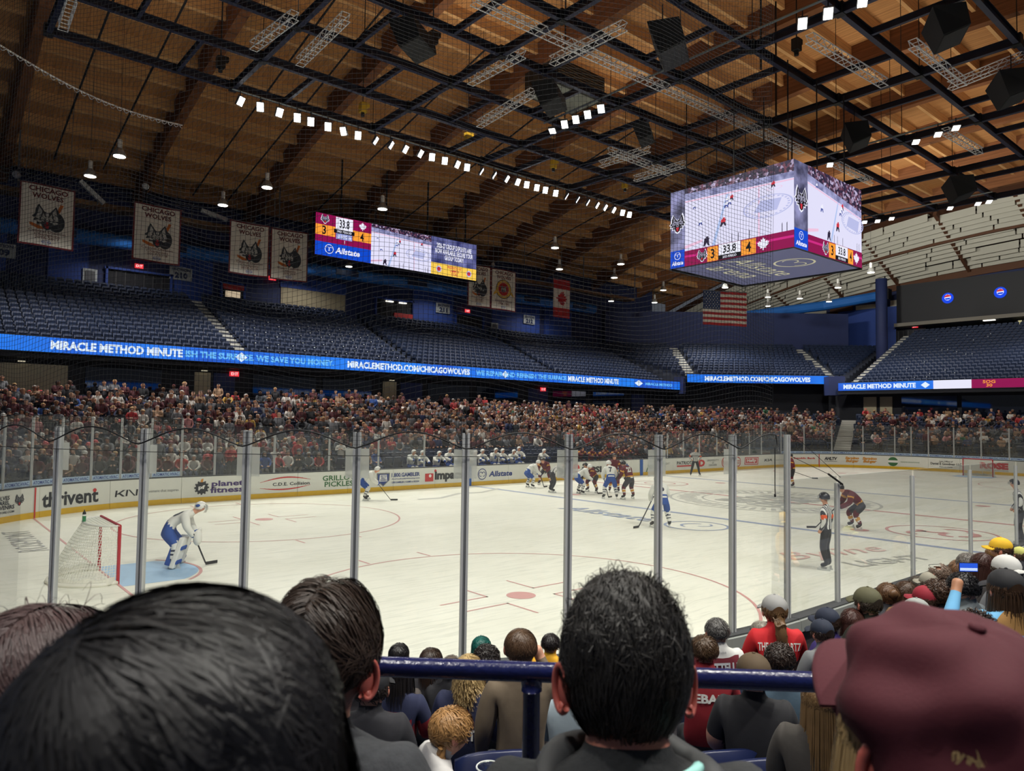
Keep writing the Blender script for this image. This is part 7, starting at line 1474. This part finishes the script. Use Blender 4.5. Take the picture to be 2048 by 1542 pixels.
o, J, me, sc = NP((-28.03, -14.70, 2.25), 'boy in brown-grey sweater standing behind the rail, hand raised', (112, 98, 80), (84, 62, 44), pose=BOY, width=1.0, nst=1500, face=8, hairkw=dict(length=.6, messy=.08, lift=.03))
o, J, me, sc = NP((-25.75, -12.55, 1.25), 'dark-haired fan in yellow jersey right of the boy', YEL2, (34, 28, 28), nst=500); O, V = back_frame(J, .05); decal(o, me, 'BECKER', O, (1, 0, 0), V, .34, .07, SKB, .04)
o, J, me, sc = NP((-27.92, -14.07, 1.76), 'woman with wavy blond hair and navy hooded jersey', NV2, (186, 158, 108), 'long', nst=1200, hairkw=dict(curl=.016, drop=.24)); O, V = back_frame(J, -.1); decal(o, me, 'NORTH', O, (1, 0, 0), V, .32, .08, LW, .03)
o, J, me, sc = NP((-28.84, -14.44, 2.09), 'man in black shirt with backward black cap at the lower left', (34, 34, 40), (40, 34, 32), 'short', (26, 27, 32), face=-12, width=1.2, nst=300)
o, J, me, sc = NP((-28.78, -15.08, 2.10), 'girl with strawberry-blond braids in a white shirt', (190, 188, 186), (166, 124, 76), 'short', face=-75, nst=1400, hairkw=dict(length=.7, messy=.15), scale=.86, pose=dict(headb=(0, .03, 1.17), headc=(0, .07, 1.265), headt=(0, .09, 1.34)))
hc = Vector(J['headc'])
for s in (-1, 1):
    mb = MB()
    for k in range(3): mb.tube([hc+Vector((s*.075+.012*math.sin(i*1.1+k*2.1), -.075+.012*math.cos(i*1.1+k*2.1), -.05-.03*i)) for i in range(10)], [.014]*8+[.01, .004], 7)
    mb.build('braid', hair_mat('hair_166_124_76', (166, 124, 76)), o, smooth=True)
def navred(a, b, t, c):
    z = zone(a, b, t, c)
    if z == 1 and ((a == 'chest') or (a == 'sh' and t < .5)): return 4
    return z
NP((-27.98, -13.34, 1.55), 'woman with long black hair in navy and red jersey', (140, 34, 44), (36, 32, 32), 'long', zonefn=navred, mats=[SKN, mat('top_140_34_44', (140, 34, 44), .85), TROU, SHOE, NV2], nst=700)
NP((-27.1, -14.2, 1.60), 'person in pale grey-blue jacket with dark strap behind the rail post', (150, 164, 172), (60, 48, 40), nst=500, width=1.2)
NP((-26.95, -13.45, 1.52), 'person in royal blue and white jersey behind the rail post', (44, 82, 170), (50, 40, 36), nst=400)
NP((-27.60, -16.27, 2.20), 'woman with very long light brown hair below the rail', (70, 66, 62), (128, 100, 66), 'long', nst=1600, hairkw=dict(drop=.42, width=.006), face=-5)
# ------------------------------------------------------------------ near seats, rail
NSEAT = mat('near_seat_navy', (20, 30, 68), .35, noise=(4, .1))
def near_seat(x, y, z, face, label):
    t = thing('arena_seat', label, 'seat', (x, y, z), dirang(face[0], face[1]), 'near navy seats'); mb = MB(); n = 8; vs = []
    for k in range(n+1):
        a = -1+2*k/n; zt = .84-.05*abs(a)**3
        vs += [(a*.23, -.12-.03*(1-a*a), .44), (a*.24, -.2-.04*(1-a*a), zt), (a*.23, -.15-.03*(1-a*a), .44), (a*.24, -.235-.04*(1-a*a), zt)]
    mb.add(vs, [(4*k, 4*k+4, 4*k+5, 4*k+1) for k in range(n)]+[(4*k+6, 4*k+2, 4*k+3, 4*k+7) for k in range(n)]+[(4*k+1, 4*k+5, 4*k+7, 4*k+3) for k in range(n)]+[(0, 1, 3, 2), (4*n+1, 4*n, 4*n+2, 4*n+3)]); mb.build('backrest', NSEAT, t, smooth=True)
    mb = MB(); mb.box((0, .1, .43), (.44, .42, .05)); mb.build('seat_pan', NSEAT, t).modifiers.new('b', 'BEVEL').width = .02
    for s in (-1, 1): mb = MB(); mb.box((s*.22, 0, .22), (.04, .3, .44)); mb.build('leg', STL, t)
for x, y, l in ((-28.25, -14.75, 'in front of the braided girl'), (-27.35, -15.0, 'right of the rail post'), (-26.95, -15.2, 'second right of the rail post'), (-27.25, -15.65, 'nearest the camera right of the rail post')):
    near_seat(x, y, row_floor(x, y), (.5, .86), 'empty navy plastic seat %s' % l)
RAILB = mat('rail_blue', (24, 30, 78), .22, noise=(60, .3), bump=.12, spec=.6)
rl = thing('hand_rail', 'thick blue painted pipe rail across the foreground', 'railing')
a_, b_ = Vector((-30.044, -16.078, 2.929)), Vector((-28.926, -17.123, 2.922)); u_ = (b_-a_)
mb = MB(); mb.tube([a_-u_*.9, a_, b_, b_+u_*.9], .0245, 18, caps=True); mb.build('top_pipe', RAILB, rl, smooth=True)
for q in (.416, -.6, 1.45):
    p = a_+u_*q; mb = MB(); mb.tube([(p.x, p.y, p.z-.01), (p.x, p.y, 1.42)], .0215, 16); mb.tube([(p.x, p.y, p.z-.012), (p.x, p.y, p.z-.045)], .026, 16); mb.build('post', RAILB, rl, smooth=True)
mb = MB(); mb.tube([a_-u_*.9-Vector((0, 0, .55)), b_+u_*.9-Vector((0, 0, .55))], .02, 12); mb.build('middle_pipe', RAILB, rl, smooth=True)
t = thing('plastic_cup', 'clear plastic cup rim at the bottom edge by the rail post', 'cup', (-29.141, -15.807, 2.19)); mb = MB()
mb.lathe([(.03, 0), (.043, .115), (.046, .12), (.043, .122), (.04, .115), (.028, .006)], 18); mb.build('cup', glass_mat('cup_clear', (.86, .88, .88), .12), t, smooth=True)
mb = MB(); mb.tube([(math.cos(k*.349)*.045, math.sin(k*.349)*.045, .12) for k in range(18)], .003, 5, closed=True); mb.build('rim', mat('cup_rim', (214, 218, 216), .3), t)
mb = MB(); mb.lathe([(.05, -.03), (.05, 0), (.02, 0)], 14); mb.tube([(0, 0, -.02), (.0, .0, -.8)], .012, 6); mb.build('cup_holder', SKB, t)
# ================================================================== FOREGROUND SPECTATORS
def fg_person(head, label, top, hairc, r, face, hoff=(0, 0, .02), nst=7000, kw=None, cap=None, capdir=None, ears=(1, -1), skin=(196, 140, 116), width=1.05, tilt=0.0, earsz=1.0, shellstyle='short', pose=None, kw2=None, nst2=0):
    J = joints(**{**NEARPOSE, **(pose or {})}); hc = Vector(J['headc']); rz = dirang(face[0], face[1]); q = Matrix.Rotation(rz, 3, 'Z'); h2 = q @ hc; root = Vector(head)-h2
    rd = dict(BIG, headc=.095, headt=.072, headb=.066, neckb=.08)
    for k in ('pelvis', 'waist', 'chest', 'sh'): rd[k] = rd[k]*width
    me, l, C = body(J, 3, rd); sk = mat('fgskin_%d_%d_%d' % skin, skin, .5, noise=(30, .12)); tm = mat('fgtop_%d_%d_%d' % top, top, .9, noise=(60, .2), bump=.2)
    paint(me, l, C, zone, [sk, tm, TROU, SHOE]); o = link('person', me, loc=root, rz=rz); setp(o, label, 'person', 'foreground heads')
    hm = hair_mat('fghair_%d_%d_%d' % hairc, hairc, .45, .5); c2 = hc+Vector(hoff)
    if not cap or shellstyle: hair_shell(c2, (r[0]*.955, r[1]*.955, r[2]*.955), shellstyle or 'short', 40, 26, .012, seed=3).build('hair', hm, o, smooth=True)
    k = dict(length=.6, width=.0028, lift=.06, messy=.15, seg=6); k.update(kw or {})
    x = strands(c2, r, nst, near_n[0]+70, **k); near_n[0] += 1
    if cap: x.f = [fc for fc in x.f if min(x.v[i][2] for i in fc) < c2.z+.02]; x.m = [0]*len(x.f)
    setp(x.build('hair_strands', hm, o), kind='stuff')
    if nst2: k.update(kw2 or {}); setp(strands(c2, r, nst2, near_n[0]+170, **k).build('loose_strands', hm, o), kind='stuff')
    for s in ears:   # ears with rim and lobe
        mb = MB(); e = hc+Vector((s*.096, -.012, -.026)); M = Matrix.Rotation(-s*.45, 3, 'Z'); z = earsz
        mb.ell(e, (.009*z, .02*z, .031*z), 14, 10, 0, M); mb.tube([e+M @ Vector((s*.008, math.sin(a)*.02*z, math.cos(a)*.033*z)) for a in np.linspace(-.9, 3.9, 16)], .0055*z, 8); mb.ell(e+M @ Vector((s*.004, .004, -.03*z)), (.007*z, .01*z, .011*z), 10, 8, 0); mb.build('ear', mat('fgear', (186, 96, 84), .5), o, smooth=True)
    return o, J, me, hc, hm
F1, *_ = fg_person((-30.62, -16.507, 3.095), 'person with long purple-brown hair at the left edge of the foreground', (58, 46, 54), (66, 48, 48), (.122, .135, .13), dr(.15, 1), (0, 0, .02), 6500, dict(length=1.0, drop=.3, messy=.06, lim=-.2, part=.5, crown=(.1, .2, 1), width=.0028, seg=6), ears=(), shellstyle='long', nst2=140, kw2=dict(lift=.3, messy=.8, length=.5, drop=0, width=.0012))
F2, *_ = fg_person((-30.64, -17.29, 3.300), 'very close head of black hair filling the lower left foreground', (28, 28, 34), (13, 12, 15), (.118, .132, .11), dr(-.1, 1), (0, 0, .006), 14000, dict(length=1.05, messy=.08, width=.003, lift=.04, crown=(-.5, -.3, .85), seg=8, drop=.10, lim=-.35, noise=.012), ears=())
F3, *_ = fg_person((-30.115, -16.471, 3.054), 'brown-haired man with curtain parting and one ear showing', (52, 54, 58), (50, 37, 29), (.1, .12, .134), dr(.25, 1), (0, 0, .026), 7500, dict(length=.95, messy=.10, part=.9, crown=(0, -.1, 1), lift=.1, width=.003, lim=-.5, noise=.035, seg=7), ears=(1,), earsz=1.15, width=1.15)
F4, J4, me4, hc4, _ = fg_person((-29.892, -17.085, 3.150), 'man with short messy grey-black hair seen from behind, both ears red', (44, 46, 48), (46, 44, 42), (.1, .108, .134), dr(.02, 1), (0, -.004, .018), 13000, dict(length=.42, messy=.13, lift=.05, width=.0021, crown=(.1, .35, 1), lim=-.84, noise=.03, seg=5), ears=(1, -1), earsz=1.1, skin=(186, 122, 102), width=1.2, nst2=500, kw2=dict(length=.3, lift=.16, messy=.4, lim=.35, width=.0018))
nb = Vector(J4['neckb']); mb = MB(); mb.tube([nb+Vector((math.sin(a)*.125, math.cos(a)*.11-.02, -.02+.02*math.cos(a)+.006*math.sin(a*5))) for a in np.linspace(0, 6.283, 30)[:-1]], .028, 10, closed=True); mb.build('hood_collar', mat('fgtop_58_60_62', (58, 60, 62)), F4, smooth=True)
mb = MB(); mb.tube([nb+Vector((math.sin(a)*.105, math.cos(a)*.1-.02, .03)) for a in np.linspace(2.0, 2.45, 8)], .009, 8); mb.build('mint_collar', mat('mint', (150, 206, 200), .8), F4, smooth=True); mb = MB(); mb.box(nb+Vector((.04, -.155, .002)), (.05, .006, .024)); mb.build('neck_tag', mat('tag_white', (206, 210, 214), .7), F4)
F5, J5, me5, hc5, hm5 = fg_person((-29.905, -17.565, 3.205), 'person in a plain maroon cap filling the lower right foreground', (60, 58, 60), (178, 150, 104), (.1, .118, .112), dr(-.28, .96), (0, 0, .0), 3200, dict(length=.9, messy=.12, drop=.22, width=.003, lim=-.3, crown=(0, -.1, 1)), cap=True, ears=(1, -1), shellstyle='short', earsz=1.15, skin=(206, 150, 120))
CAPF = mat('cap_maroon_cloth', (76, 19, 32), .85, noise=(220, .12), bump=.05); cc = hc5+Vector((0, -.004, .02))
def big_cap():
    nu, nv = 72, 22; vs = []; f = Vector((0, 1, 0)); rg = random.Random(4)
    for j in range(nv+1):
        t = math.pi*.60*j/nv
        for k in range(nu):
            a = 2*math.pi*k/nu; fold = .009*math.sin(a*3+t*4+.6)*math.sin(t)**2+.006*math.sin(a*5-t*7)*math.sin(t)-.0025*max(0, math.cos(a*6))**24*math.sin(t)
            rr = 1+fold/.11; vs.append(cc+Vector((math.sin(a)*math.sin(t)**.8*.115*rr, math.cos(a)*math.sin(t)**.8*.13*rr, (math.cos(t) if math.cos(t) > 0 else math.cos(t)*1.15)*.112*rr+.004)))
    mb = MB(); mb.add(vs, [(j*nu+k, (j+1)*nu+k, (j+1)*nu+(k+1) % nu, j*nu+(k+1) % nu) for j in range(nv) for k in range(nu)]); return mb.build('cap_crown', CAPF, F5, smooth=True)
TILT = Matrix.Translation(cc) @ Matrix.Rotation(.3, 4, 'X') @ Matrix.Translation(-cc)
big_cap().matrix_local = TILT; mb = MB(); n = 24; m_ = 8; vs = []
for dz in (0, -.004):
    for j in range(m_+1):
        for k in range(n+1):
            a = -1.0+2.0*k/n; rr = .8+(.62*j/m_)*math.cos(a*.9); vs.append(cc+Vector((math.sin(a)*.115*(.86+(.17*j/m_)), math.cos(a)*.13*rr, .002-.018*(j/m_)-.02*math.sin(a)**2+dz)))
K = (n+1); mb.add(vs, [(j*K+k, j*K+k+1, (j+1)*K+k+1, (j+1)*K+k) for j in range(m_) for k in range(n)]+[((m_+1+j+1)*K+k, (m_+1+j+1)*K+k+1, (m_+1+j)*K+k+1, (m_+1+j)*K+k) for j in range(m_) for k in range(n)]+[(m_*K+k, m_*K+k+1, (2*m_+1)*K+k+1, (2*m_+1)*K+k) for k in range(n)]); mb.build('cap_brim', CAPF, F5, smooth=True).matrix_local = TILT
mb = MB(); mb.ell(cc+Vector((0, 0, .118)), (.009, .009, .005), 10, 6); mb.build('cap_button', CAPF, F5, smooth=True).matrix_local = TILT
bpy.data.scenes.remove(TMP)
